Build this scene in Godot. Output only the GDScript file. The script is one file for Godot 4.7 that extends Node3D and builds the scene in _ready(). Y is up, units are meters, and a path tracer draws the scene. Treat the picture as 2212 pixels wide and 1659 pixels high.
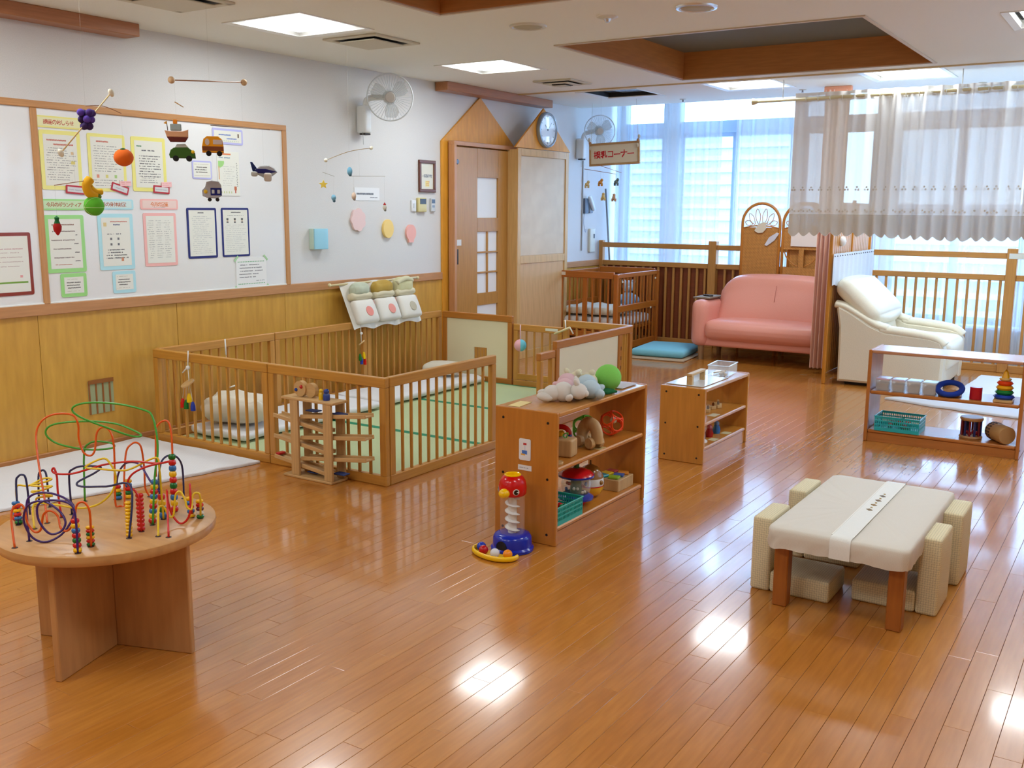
extends Node3D

var rng := RandomNumberGenerator.new()
var taken := {}
var cache := {}
var tex := {}
const WALL := PI / 2.0        # turn of a thing that hangs on the whiteboard wall: its own +z looks into the room

# ------------------------------------------------------------------ scene tree helpers
func numbered(called: String) -> String:
	if not taken.has(called):
		taken[called] = 0
		return called
	taken[called] += 1
	return "%s_%03d" % [called, taken[called]]

func tag(o: Node3D, label: String, category: String, group := "") -> void:
	o.set_meta("label", label)
	o.set_meta("category", category)
	if group != "":
		o.set_meta("group", group)

func thing(called: String, label: String, category: String, at := Vector3.ZERO, turn := 0.0, group := "") -> Node3D:
	var o := Node3D.new()
	o.name = numbered(called)
	add_child(o)
	o.position = at
	o.rotation.y = turn
	tag(o, label, category, group)
	return o

func part(parent: Node3D, called: String, mesh: Mesh, m: Material, at := Vector3.ZERO, rot := Vector3.ZERO, label := "") -> MeshInstance3D:
	var o := MeshInstance3D.new()
	o.name = called
	o.mesh = mesh
	if m:
		o.material_override = m
	parent.add_child(o, true)
	o.position = at
	o.rotation = rot
	if label != "":
		o.set_meta("label", label)
	return o

func solo(called: String, label: String, category: String, mesh: Mesh, m: Material, at := Vector3.ZERO, rot := Vector3.ZERO, group := "") -> MeshInstance3D:
	var o := part(self, numbered(called), mesh, m, at, rot)
	tag(o, label, category, group)
	return o

func struct(called: String, mesh: Mesh, m: Material, at := Vector3.ZERO, rot := Vector3.ZERO) -> MeshInstance3D:
	var o := part(self, numbered(called), mesh, m, at, rot)
	o.set_meta("kind", "structure")
	return o

func between(parent: Node3D, called: String, a: Vector3, b: Vector3, r: float, m: Material, seg := 8) -> MeshInstance3D:
	return part(parent, called, tube([a, b], r, seg), m)

# ------------------------------------------------------------------ mesh helpers
func tri(st: SurfaceTool, a: Vector3, b: Vector3, c: Vector3, out: Vector3) -> void:
	if (c - a).cross(b - a).dot(out) < 0.0:
		var t := b
		b = c
		c = t
	st.add_vertex(a)
	st.add_vertex(b)
	st.add_vertex(c)

func quad(st: SurfaceTool, a: Vector3, b: Vector3, c: Vector3, d: Vector3, out: Vector3) -> void:
	tri(st, a, b, c, out)
	tri(st, a, c, d, out)

func begin(smooth := true) -> SurfaceTool:
	var st := SurfaceTool.new()
	st.begin(Mesh.PRIMITIVE_TRIANGLES)
	st.set_smooth_group(0 if smooth else -1)
	return st

func finish(st: SurfaceTool) -> ArrayMesh:
	st.generate_normals()
	st.index()
	return st.commit()

func add_box(st: SurfaceTool, at: Vector3, size: Vector3, b := 0.0, basis := Basis.IDENTITY) -> void:
	var h := size * 0.5
	b = minf(b, minf(h.x, minf(h.y, h.z)) * 0.8)
	for ax in 3:
		var u := (ax + 1) % 3
		var v := (ax + 2) % 3
		for s in [-1.0, 1.0]:
			var c := []
			for k in [[-1, -1], [1, -1], [1, 1], [-1, 1]]:
				var p := Vector3.ZERO
				p[ax] = s * h[ax]
				p[u] = k[0] * (h[u] - b)
				p[v] = k[1] * (h[v] - b)
				c.append(at + basis * p)
			var n := Vector3.ZERO
			n[ax] = s
			quad(st, c[0], c[1], c[2], c[3], basis * n)
		if b <= 0.0:
			continue
		for su in [-1.0, 1.0]:
			for sv in [-1.0, 1.0]:
				var c := []
				for k in [[-1, 0], [1, 0], [1, 1], [-1, 1]]:
					var p := Vector3.ZERO
					p[ax] = k[0] * (h[ax] - b)
					p[u] = su * (h[u] - (b if k[1] else 0.0))
					p[v] = sv * (h[v] - (0.0 if k[1] else b))
					c.append(at + basis * p)
				var n := Vector3.ZERO
				n[u] = su
				n[v] = sv
				quad(st, c[0], c[1], c[2], c[3], basis * n)
	if b > 0.0:
		for sx in [-1.0, 1.0]:
			for sy in [-1.0, 1.0]:
				for sz in [-1.0, 1.0]:
					var s := Vector3(sx, sy, sz)
					tri(st, at + basis * (s * (h - Vector3(0, b, b))), at + basis * (s * (h - Vector3(b, 0, b))), at + basis * (s * (h - Vector3(b, b, 0))), basis * s)

func box(sx: float, sy: float, sz: float, b := 0.002) -> ArrayMesh:
	var key := "box %.4f %.4f %.4f %.4f" % [sx, sy, sz, b]
	if not cache.has(key):
		var st := begin(false)
		add_box(st, Vector3.ZERO, Vector3(sx, sy, sz), b)
		cache[key] = finish(st)
	return cache[key]

# box from corner to corner as a part
func slab(parent: Node3D, called: String, lo: Vector3, hi: Vector3, m: Material, b := 0.002, label := "") -> MeshInstance3D:
	var s := (hi - lo).abs()
	return part(parent, called, box(s.x, s.y, s.z, b), m, (lo + hi) * 0.5, Vector3.ZERO, label)

func steps(h: float, r: float, n: int) -> Array:
	var o := []
	for k in 4:
		o.append(-h + r * (1.0 - cos(k * PI / 6.0)))
	for k in range(1, n):
		o.append(lerpf(-h + r, h - r, float(k) / n))
	for k in range(3, -1, -1):
		o.append(h - r * (1.0 - cos(k * PI / 6.0)))
	return o

# rounded and puffed block: cushions, blankets, upholstery
func cushion(sx: float, sy: float, sz: float, r: float, puff := Vector3.ZERO, n := 4, wave := 0.0, seed_ := 1) -> ArrayMesh:
	var key := "cu %.4f %.4f %.4f %.4f %s %d %.4f %d" % [sx, sy, sz, r, puff, n, wave, seed_]
	if cache.has(key):
		return cache[key]
	var h := Vector3(sx, sy, sz) * 0.5
	r = minf(r, minf(h.x, minf(h.y, h.z)) * 0.98)
	var noise := FastNoiseLite.new()
	noise.seed = seed_
	noise.frequency = 5.0
	var st := begin(true)
	for ax in 3:
		var u := (ax + 1) % 3
		var v := (ax + 2) % 3
		var us := steps(h[u], r, n)
		var vs := steps(h[v], r, n)
		for s in [-1.0, 1.0]:
			var grid := []
			for a in us:
				var row := []
				for b in vs:
					var p := Vector3.ZERO
					p[ax] = s * h[ax]
					p[u] = a
					p[v] = b
					var q := p.clamp(-h + Vector3.ONE * r, h - Vector3.ONE * r)
					var w := q + (p - q).normalized() * r
					var f := Vector3(1.0 - pow(p.x / h.x, 2), 1.0 - pow(p.y / h.y, 2), 1.0 - pow(p.z / h.z, 2))
					w.x += signf(p.x) * puff.x * f.y * f.z
					w.y += signf(p.y) * puff.y * f.x * f.z
					w.z += signf(p.z) * puff.z * f.x * f.y
					if wave > 0.0:
						w.y += wave * noise.get_noise_2d(p.x, p.z) * (0.5 + p.y / sy)
						w.x += wave * 1.5 * noise.get_noise_2d(p.z + 7.0, 3.0)
						w.z += wave * 1.5 * noise.get_noise_2d(p.x - 5.0, 9.0)
					row.append(w)
				grid.append(row)
			var n3 := Vector3.ZERO
			n3[ax] = s
			for i in us.size() - 1:
				for j in vs.size() - 1:
					quad(st, grid[i][j], grid[i + 1][j], grid[i + 1][j + 1], grid[i][j + 1], n3 + (grid[i][j] / h) * 0.4)
	cache[key] = finish(st)
	return cache[key]

# profile of [radius, height] pairs turned round y
func lathe(profile: Array, seg := 24, smooth := true) -> ArrayMesh:
	var key := "la %s %d %s" % [profile, seg, smooth]
	if cache.has(key):
		return cache[key]
	var st := begin(smooth)
	add_lathe(st, profile, seg, Transform3D.IDENTITY)
	cache[key] = finish(st)
	return cache[key]

func add_lathe(st: SurfaceTool, profile: Array, seg: int, t: Transform3D) -> void:
	var group := 0
	for i in profile.size() - 1:
		if i > 0:
			var d0 := Vector2(profile[i][0] - profile[i - 1][0], profile[i][1] - profile[i - 1][1])
			var d1 := Vector2(profile[i + 1][0] - profile[i][0], profile[i + 1][1] - profile[i][1])
			if absf(d0.angle_to(d1)) > 0.75:
				group += 1
		st.set_smooth_group(group)
		var r0: float = profile[i][0]
		var y0: float = profile[i][1]
		var r1: float = profile[i + 1][0]
		var y1: float = profile[i + 1][1]
		for k in seg:
			var a := TAU * k / seg
			var b := TAU * (k + 1) / seg
			var ca := Vector3(cos(a), 0, sin(a))
			var cb := Vector3(cos(b), 0, sin(b))
			# profiles run from bottom to top with the solid inside
			var mid := (ca + cb).normalized()
			var out := mid * (y1 - y0) + Vector3.UP * (r0 - r1)
			var p0 := t * (ca * r0 + Vector3.UP * y0)
			var p1 := t * (cb * r0 + Vector3.UP * y0)
			var p2 := t * (cb * r1 + Vector3.UP * y1)
			var p3 := t * (ca * r1 + Vector3.UP * y1)
			if r0 > 1e-6:
				tri(st, p0, p1, p2, t.basis * out)
			if r1 > 1e-6:
				tri(st, p0, p2, p3, t.basis * out)

func ball(r: float, seg := 20, squash := 1.0) -> ArrayMesh:
	var p := []
	var n := maxi(6, seg / 2)
	for k in n + 1:
		var a := -PI / 2 + PI * k / n
		p.append([maxf(0.0, r * cos(a)) if k > 0 and k < n else 0.0, r * squash * sin(a)])
	return lathe(p, seg)

func curve(pts: Array, sub := 5, closed := false) -> Array:
	var o := []
	var n := pts.size()
	for i in (n if closed else n - 1):
		var p0: Vector3 = pts[(i - 1 + n) % n] if closed or i > 0 else pts[0]
		var p1: Vector3 = pts[i]
		var p2: Vector3 = pts[(i + 1) % n]
		var p3: Vector3 = pts[(i + 2) % n] if closed or i < n - 2 else pts[n - 1]
		for k in sub:
			o.append(p1.cubic_interpolate(p2, p0, p3, float(k) / sub))
	if not closed:
		o.append(pts[n - 1])
	return o

func tube(pts: Array, r: float, seg := 6, closed := false, flat := 1.0) -> ArrayMesh:
	var st := begin(true)
	add_tube(st, pts, r, seg, closed, flat)
	return finish(st)

func add_tube(st: SurfaceTool, pts: Array, r: float, seg := 6, closed := false, flat := 1.0) -> void:
	var n := pts.size()
	var rings := []
	var side := Vector3.ZERO
	for i in n:
		var a: Vector3 = pts[(i - 1 + n) % n] if closed or i > 0 else pts[i]
		var b: Vector3 = pts[(i + 1) % n] if closed or i < n - 1 else pts[i]
		var d := (b - a).normalized()
		if side == Vector3.ZERO:
			side = d.cross(Vector3.UP if absf(d.y) < 0.9 else Vector3.RIGHT).normalized()
		else:
			side = (side - d * side.dot(d)).normalized()
		var up := d.cross(side)
		var ring := []
		for k in seg:
			var t := TAU * k / seg
			ring.append(pts[i] + (side * cos(t) + up * sin(t) * flat) * r)
		rings.append(ring)
	for i in (n if closed else n - 1):
		var j := (i + 1) % n
		var shift := 0
		if closed and j == 0:
			var best := 1e9
			for s in seg:
				var dd: float = rings[i][0].distance_to(rings[0][s])
				if dd < best:
					best = dd
					shift = s
		for k in seg:
			var l := (k + 1) % seg
			var mid: Vector3 = (rings[i][k] + rings[i][l]) * 0.5 - pts[i]
			quad(st, rings[i][k], rings[i][l], rings[j][(l + shift) % seg], rings[j][(k + shift) % seg], mid)
	if not closed:
		for e in [0, n - 1]:
			var d: Vector3 = (pts[0] - pts[1]) if e == 0 else (pts[n - 1] - pts[n - 2])
			for k in seg:
				tri(st, pts[e], rings[e][k], rings[e][(k + 1) % seg], d)

# flat outline [Vector2] given thickness along z, front face at +depth/2
func prism(outline: Array, depth: float, chamfer := 0.0) -> ArrayMesh:
	var st := begin(false)
	add_prism(st, outline, depth, chamfer)
	return finish(st)

func add_prism(st: SurfaceTool, outline: Array, depth: float, chamfer := 0.0, t := Transform3D.IDENTITY) -> void:
	var poly := PackedVector2Array(outline)
	if Geometry2D.is_polygon_clockwise(poly):
		poly.reverse()
	var inner := poly
	if chamfer > 0.0:
		var off := Geometry2D.offset_polygon(poly, -chamfer, Geometry2D.JOIN_MITER)
		if off.size() == 1 and off[0].size() == poly.size():
			# match the start of the inset ring to the outline
			var best := 0
			var bd := 1e9
			for k in off[0].size():
				var dd: float = off[0][k].distance_to(poly[0])
				if dd < bd:
					bd = dd
					best = k
			inner = PackedVector2Array()
			for k in poly.size():
				inner.append(off[0][(best + k) % poly.size()])
		else:
			chamfer = 0.0
	var idx := Geometry2D.triangulate_polygon(inner)
	var h := depth * 0.5
	for s in [-1.0, 1.0]:
		for k in range(0, idx.size(), 3):
			tri(st, t * Vector3(inner[idx[k]].x, inner[idx[k]].y, s * h), t * Vector3(inner[idx[k + 1]].x, inner[idx[k + 1]].y, s * h), t * Vector3(inner[idx[k + 2]].x, inner[idx[k + 2]].y, s * h), t.basis * Vector3(0, 0, s))
	for k in poly.size():
		var a := poly[k]
		var b := poly[(k + 1) % poly.size()]
		var n := Vector3(b.y - a.y, a.x - b.x, 0)
		var hh := h - chamfer
		quad(st, t * Vector3(a.x, a.y, -hh), t * Vector3(b.x, b.y, -hh), t * Vector3(b.x, b.y, hh), t * Vector3(a.x, a.y, hh), t.basis * n)
		if chamfer > 0.0:
			var c := inner[k]
			var d := inner[(k + 1) % poly.size()]
			for s in [-1.0, 1.0]:
				quad(st, t * Vector3(a.x, a.y, s * hh), t * Vector3(b.x, b.y, s * hh), t * Vector3(d.x, d.y, s * h), t * Vector3(c.x, c.y, s * h), t.basis * (n.normalized() + Vector3(0, 0, s)))

func disc2(rx: float, ry: float, n := 24, at := Vector2.ZERO) -> Array:
	var o := []
	for k in n:
		o.append(at + Vector2(cos(TAU * k / n) * rx, sin(TAU * k / n) * ry))
	return o

func round_rect(w: float, h: float, r: float, n := 4) -> Array:
	var o := []
	for c in [[1, 1, 0], [-1, 1, 1], [-1, -1, 2], [1, -1, 3]]:
		for k in n + 1:
			var a: float = PI / 2 * (c[2] + float(k) / n)
			o.append(Vector2(c[0] * (w / 2 - r) + cos(a) * r, c[1] * (h / 2 - r) + sin(a) * r))
	return o

# front sheet that carries a printed picture: faces +z, uv 0..1
func sheet(w: float, h: float, t := 0.001) -> ArrayMesh:
	var key := "sh %.4f %.4f %.4f" % [w, h, t]
	if cache.has(key):
		return cache[key]
	var st := begin(false)
	var c := [Vector3(-w / 2, h / 2, t), Vector3(w / 2, h / 2, t), Vector3(w / 2, -h / 2, t), Vector3(-w / 2, -h / 2, t)]
	var uv := [Vector2(0, 0), Vector2(1, 0), Vector2(1, 1), Vector2(0, 1)]
	for k in [0, 1, 2, 0, 2, 3]:
		st.set_uv(uv[k])
		st.add_vertex(c[k])
	st.set_uv(Vector2(0.01, 0.01))
	for e in 4:
		var a: Vector3 = c[e]
		var b: Vector3 = c[(e + 1) % 4]
		quad(st, a, b, b * Vector3(1, 1, 0), a * Vector3(1, 1, 0), (a + b) * Vector3(1, 1, 0))
	quad(st, c[0] * Vector3(1, 1, 0), c[1] * Vector3(1, 1, 0), c[2] * Vector3(1, 1, 0), c[3] * Vector3(1, 1, 0), Vector3(0, 0, -1))
	cache[key] = finish(st)
	return cache[key]

# hanging cloth: outline in plan (list of Vector2 x,z), from y1 down to y0; hem = list of [amplitude, frequency, 1 for scallops]
func drape(path: Array, y1: float, y0: float, rows: int, hem := [], flare := 0.0) -> ArrayMesh:
	var st := begin(true)
	var n := path.size()
	var c := Vector2.ZERO
	for p in path:
		c += p / n
	var grid := []
	for i in n:
		var u := float(i) / (n - 1)
		var low := y0
		for e in hem:
			low += e[0] * (absf(sin(u * e[1])) if e[2] == 1 else sin(u * e[1]))
		var col := []
		for r in rows + 1:
			var f := float(r) / rows
			var p: Vector2 = path[i]
			p = Vector2(p.x, c.y).lerp(p, lerpf(1.0 - flare, 1.0, f))
			col.append(Vector3(p.x, lerpf(y1, low, f), p.y))
		grid.append(col)
	for i in n - 1:
		for r in rows:
			quad(st, grid[i][r], grid[i + 1][r], grid[i + 1][r + 1], grid[i][r + 1], Vector3(0, 0, 1))
	return finish(st)

# ------------------------------------------------------------------ materials
func mat(color: Color, rough := 0.6, o := {}) -> StandardMaterial3D:
	var key := "m %s %.3f %s" % [color.to_html(), rough, o]
	if cache.has(key):
		return cache[key]
	var m := StandardMaterial3D.new()
	m.albedo_color = color
	m.roughness = rough
	m.metallic_specular = o.get("spec", 0.5)
	m.metallic = o.get("metal", 0.0)
	if o.has("tex"):
		m.albedo_texture = tex[o.tex]
		m.uv1_triplanar = true
		m.uv1_world_triplanar = o.get("world", false)
		m.uv1_triplanar_sharpness = 8.0
		m.uv1_scale = o.get("scale", Vector3.ONE)
		m.uv1_offset = o.get("offset", Vector3.ZERO)
	if o.has("bump"):
		m.heightmap_enabled = true
		m.heightmap_texture = tex[o.get("bumptex", o.get("tex", "fine"))]
		m.heightmap_scale = o.bump
		if not o.has("tex"):
			m.uv1_triplanar = true
			m.uv1_world_triplanar = o.get("world", false)
			m.uv1_scale = o.get("scale", Vector3.ONE)
	if o.has("rimmed"):
		m.rim_enabled = true
		m.rim = o.rimmed
		m.rim_tint = 0.6
	if o.has("coat"):
		m.clearcoat_enabled = true
		m.clearcoat = o.coat
		m.clearcoat_roughness = o.get("coat_rough", 0.05)
	if o.has("back"):
		m.backlight_enabled = true
		m.backlight = o.back
	if o.has("alpha"):
		m.transparency = BaseMaterial3D.TRANSPARENCY_ALPHA
		m.albedo_color.a = o.alpha
		m.cull_mode = BaseMaterial3D.CULL_DISABLED
	if o.has("emit"):
		m.emission_enabled = true
		m.emission = o.get("emit_color", Color.WHITE)
		m.emission_energy_multiplier = o.emit
	cache[key] = m
	return m

func wood(color: Color, along := 1, rough := 0.35, o := {}) -> StandardMaterial3D:
	var s := Vector3(9, 9, 9)
	s[along] = 0.55
	var d := {"tex": "grain", "scale": o.get("scale", s), "spec": 0.5}
	d.merge(o, true)
	return mat(color, rough, d)

func plastic(color: Color, rough := 0.18) -> StandardMaterial3D:
	return mat(color, rough, {"spec": 0.5})

func felt(color: Color) -> StandardMaterial3D:
	return mat(color, 0.95, {"tex": "fine", "scale": Vector3.ONE * 18, "bump": 0.2})

func fabric(color: Color, scale := 30.0, bump := 0.15) -> StandardMaterial3D:
	return mat(color, 0.9, {"tex": "cloth", "scale": Vector3.ONE * scale, "bump": bump, "rimmed": 0.3})

func noise_tex(called: String, freq: float, lo: Color, hi: Color, size := 256, octaves := 4, kind := FastNoiseLite.TYPE_SIMPLEX_SMOOTH, seed_ := 3) -> void:
	var n := FastNoiseLite.new()
	n.seed = seed_
	n.noise_type = kind
	n.frequency = freq
	n.fractal_octaves = octaves
	var g := Gradient.new()
	g.colors = PackedColorArray([lo, hi])
	g.offsets = PackedFloat32Array([0.0, 1.0])
	var t := NoiseTexture2D.new()
	t.width = size
	t.height = size
	t.seamless = true
	t.noise = n
	t.color_ramp = g
	tex[called] = t

func weave_tex(called: String, cells: int, lo: float, hi: float) -> void:
	var n := 128
	var im := Image.create(n, n, false, Image.FORMAT_RGB8)
	var c := n / cells
	for y in n:
		for x in n:
			var ix := x / c
			var iy := y / c
			var fx := float(x % c) / c
			var fy := float(y % c) / c
			var over := (ix + iy) % 2 == 0
			var v := sin(PI * (fy if over else fx))
			var e := lerpf(lo, hi, pow(maxf(v, 0.0), 0.6))
			im.set_pixel(x, y, Color(e, e, e))
	tex[called] = ImageTexture.create_from_image(im)

func textures() -> void:
	noise_tex("grain", 0.02, Color(0.90, 0.885, 0.86), Color(1, 1, 1), 256, 5)
	noise_tex("tone", 0.006, Color(0.95, 0.94, 0.93), Color(1, 1, 1), 256, 3, FastNoiseLite.TYPE_SIMPLEX_SMOOTH, 8)
	noise_tex("fine", 0.12, Color(0.93, 0.93, 0.93), Color(1, 1, 1), 256, 3, FastNoiseLite.TYPE_SIMPLEX_SMOOTH, 5)
	noise_tex("scuff", 0.03, Color(0.55, 0.55, 0.55), Color(1, 1, 1), 512, 5, FastNoiseLite.TYPE_SIMPLEX_SMOOTH, 11)
	weave_tex("cloth", 16, 0.86, 1.0)
	weave_tex("wicker", 8, 0.55, 1.0)
	weave_tex("rush", 8, 0.78, 1.0)

# ------------------------------------------------------------------ flat print: strokes and lines drawn into a picture
const STROKES := {
	"今": "5005|5095|3464|267659", "月": "202609|20808969|2383|2686", "の": "51462806134171948769",
	"ボ": "0383|4049|2508|6588|7081|8091", "ラ": "1171|04847739", "ン": "1133|195893", "テ": "2171|0494|544729",
	"ィ": "734627|5559", "ア": "018164|434619", "身": "4031|2126|21717869|2373|2575|0676|8519",
	"体": "2004|1319|3292|6069|6237|6297|5777", "測": "0112|0415|0926|3137575131|3353|3555|3829|5869|7276|909988",
	"定": "4041|03019193|2474|5459|5686|2619|184999", "講": "0131|0333|0535|0609393606|4191|5054|7074|4393|4494|5559|558589|4797",
	"座": "5051|1191|1109|3326|3446|7366|7486|5259|2787|1999", "お": "0262|303817165485886 9|7193", "し": "202749788 6",
	"ら": "4061|222654858749", "せ": "0493|707556|313888", "授": "1019|08|0232|0635|8041|4253|6263|9183|45449495|468649|5699",
	"乳": "5011|1223|3233|5143|145435|353928|0756|70789896", "コ": "118188|1888", "ー": "0595", "ナ": "0393|505529", "一": "0595",
	"時": "0103|011808|3138|0131|0434|0838|4191|6064|4494|4696|767988|5758", "保": "2004|1319|33393383|305080|4585|6569|6548|6588|3195", "育": "4041|0191|4224|2474|7275|34398|35758|3575|3777",
	"室": "4041|03019193|2272|422565|5556|2676|5659|1999",
}

func stroke_text(im: Image, text: String, x: float, y: float, size: float, w: float, color: Color, gap := 1.12) -> void:
	for ch in text:
		if STROKES.has(ch):
			for s in (STROKES[ch] as String).replace(" ", "").split("|"):
				for k in range(0, s.length() - 3, 2):
					var a := Vector2(x + s[k].to_int() * size / 9.0, y + s[k + 1].to_int() * size / 9.0)
					var b := Vector2(x + s[k + 2].to_int() * size / 9.0, y + s[k + 3].to_int() * size / 9.0)
					ink(im, a, b, w, color)
		x += size * gap

func ink(im: Image, a: Vector2, b: Vector2, w: float, color: Color) -> void:
	var n := int(a.distance_to(b)) + 1
	for k in n + 1:
		var p := a.lerp(b, float(k) / n)
		im.fill_rect(Rect2i(int(p.x - w / 2), int(p.y - w / 2), maxi(1, int(w)), maxi(1, int(w))), color)

# rows of print too small to read: short dark dashes
func print_rows(im: Image, x0: int, x1: int, y0: int, y1: int, pitch: int, color: Color, fill := 0.75, weight := 3) -> void:
	var y := y0
	while y < y1:
		var x := x0 + (rng.randi() % 14)
		var end := x1 - (rng.randi() % int(maxf(2.0, (x1 - x0) * 0.35)))
		while x < end:
			var w := 2 + rng.randi() % 4
			if rng.randf() < fill:
				im.fill_rect(Rect2i(x, y + rng.randi() % 2, w, weight), color)
				if rng.randf() < 0.5:
					im.fill_rect(Rect2i(x + w / 2, y - 1, 1, weight + 2), color)
			x += w + 1
		y += pitch

func page(w: int, h: int, c: Color) -> Image:
	var im := Image.create(w, h, false, Image.FORMAT_RGB8)
	im.fill(c)
	return im

func printed(im: Image, rough := 0.35) -> StandardMaterial3D:
	var m := StandardMaterial3D.new()
	m.albedo_texture = ImageTexture.create_from_image(im)
	m.roughness = rough
	return m

# ------------------------------------------------------------------ the scene
const CEIL := 2.6
const ROOM_X := 5.95
const FRONT_Z := 0.9
const EDGE_Z := -9.87      # where the ceiling stops before the curtain box
const WIN_Z := -10.9
const LAMP_E := 1.6

func _ready() -> void:
	rng.seed = 20240611
	var cam := Camera3D.new()
	cam.name = "camera"
	cam.position = Vector3(5.535, 1.5, 0.0)
	cam.rotation = Vector3(-0.175187613, 0.57659059, 0.007247703)
	cam.fov = rad_to_deg(2.0 * atan(829.5 / 2136.0))
	cam.near = 0.05
	cam.far = 300.0
	add_child(cam)
	cam.current = true

	var sky_m := ProceduralSkyMaterial.new()
	sky_m.sky_top_color = Color(0.58, 0.78, 1.0)
	sky_m.sky_horizon_color = Color(0.70, 0.86, 1.0)
	sky_m.ground_bottom_color = Color(0.42, 0.45, 0.48)
	sky_m.ground_horizon_color = Color(0.62, 0.68, 0.74)
	sky_m.sun_angle_max = 1.0
	var sky := Sky.new()
	sky.sky_material = sky_m
	var env := Environment.new()
	env.background_mode = Environment.BG_SKY
	env.sky = sky
	env.background_energy_multiplier = 18.0
	env.tonemap_mode = Environment.TONE_MAPPER_LINEAR
	env.tonemap_exposure = 1.0
	env.sdfgi_enabled = true
	env.ssao_enabled = true
	env.ssil_enabled = true
	var we := WorldEnvironment.new()
	we.name = "surroundings"
	we.environment = env
	add_child(we)

	textures()
	build_floor()
	build_walls()
	build_ceiling()
	build_window_side()
	build_outside()
	build_whiteboard()
	build_doors()
	build_playpen()
	build_sofas()
	build_crib()
	build_screens()
	build_shelves()
	build_low_table()
	build_bead_table()
	build_wall_things()
	build_mobiles()
	build_floor_toys()

# ------------------------------------------------------------------ floor
func plank_mesh(l: float, w: float) -> ArrayMesh:
	var key := "plank %.3f %.3f" % [l, w]
	if not cache.has(key):
		var st := begin(false)
		add_plank(st, Vector3.ZERO, l, w)
		cache[key] = finish(st)
	return cache[key]

func add_plank(st: SurfaceTool, at: Vector3, l: float, w: float) -> void:
	var x := w / 2 - 0.0005
	var z := l / 2 - 0.0005
	var b := 0.0007
	var t := [Vector3(-x + b, 0, -z + b), Vector3(x - b, 0, -z + b), Vector3(x - b, 0, z - b), Vector3(-x + b, 0, z - b)]
	var m := [Vector3(-x, -b, -z), Vector3(x, -b, -z), Vector3(x, -b, z), Vector3(-x, -b, z)]
	quad(st, at + t[0], at + t[1], at + t[2], at + t[3], Vector3.UP)
	for k in 4:
		var j := (k + 1) % 4
		var o: Vector3 = (m[k] + m[j]) * 0.5
		o.y = 0.0
		quad(st, at + t[k], at + t[j], at + m[j], at + m[k], o.normalized() + Vector3.UP)
		var d := Vector3(0, -0.012, 0)
		quad(st, at + m[k], at + m[j], at + m[j] + d, at + m[k] + d, o)

func build_floor() -> void:
	var base := struct("floor", box(ROOM_X, 0.1, FRONT_Z + 11.0, 0.0), mat(Color(0.20, 0.11, 0.05), 0.8), Vector3(ROOM_X / 2, -0.06, (FRONT_Z - 11.0) / 2))
	var tones := [Color(0.765, 0.495, 0.195), Color(0.755, 0.48, 0.185), Color(0.775, 0.505, 0.205), Color(0.745, 0.47, 0.175), Color(0.76, 0.49, 0.19), Color(0.77, 0.50, 0.20)]
	var kinds := []
	for k in tones.size():
		var m := wood(tones[k], 2, 0.16, {"world": true, "scale": Vector3(7, 7, 0.7), "offset": Vector3(k * 0.37, 0, k * 0.21), "spec": 0.5, "coat": 0.65, "coat_rough": 0.09})
		m.roughness = 0.24
		kinds.append(m)
	var w := 0.0744
	var list := []
	var cam := Vector3(5.535, 1.5, 0)
	var fwd := -Basis.from_euler(Vector3(-0.175187613, 0.57659059, 0.007247703)).z
	var rows := int(ROOM_X / w)
	for i in rows:
		var x := (i + 0.5) * w
		var z := FRONT_Z - rng.randf() * 0.9
		var z0 := FRONT_Z
		while z0 > -10.95:
			var l: float = z0 - z if z0 == FRONT_Z else [0.9, 0.9, 0.6, 0.75][rng.randi() % 4]
			if l < 0.12:
				l = 0.3
			l = minf(l, z0 + 11.0)
			var p := Vector3(x, 0, z0 - l / 2)
			var d := p - cam
			var f := d.dot(fwd)
			var score := 0.0
			if f > 0.8:
				var rt := d.dot(Basis.from_euler(Vector3(-0.175187613, 0.57659059, 0.007247703)).x) / f * 2136.0
				var up := d.dot(Basis.from_euler(Vector3(-0.175187613, 0.57659059, 0.007247703)).y) / f * 2136.0
				var covered := (p.x < 2.15 and p.z < -4.0 and p.z > -7.1) or (p.x < 1.1 and p.z > -4.0 and p.z < -2.3)
				if absf(rt) < 1130 and absf(up) < 850 and not covered:
					score = l / pow(d.length(), 3.0)
			list.append([score, p, l, rng.randi() % kinds.size()])
			z0 -= l
	list.sort_custom(func(a, b): return a[0] > b[0])
	var rest := []
	for k in kinds:
		rest.append(begin(false))
	for k in list.size():
		var e: Array = list[k]
		if k < 300:
			part(base, "plank", plank_mesh(e[2], w), kinds[e[3]], e[1] - base.position)
		else:
			add_plank(rest[e[3]], e[1] - base.position, e[2], w)
	var am := ArrayMesh.new()
	for k in kinds.size():
		rest[k].generate_normals()
		am = rest[k].commit(am)
		am.surface_set_material(k, kinds[k])
	var o := part(base, "plank_field", am, null)
	o.set_meta("kind", "stuff")
	o.set_meta("label", "more of the same narrow orange brown floor planks")

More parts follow.
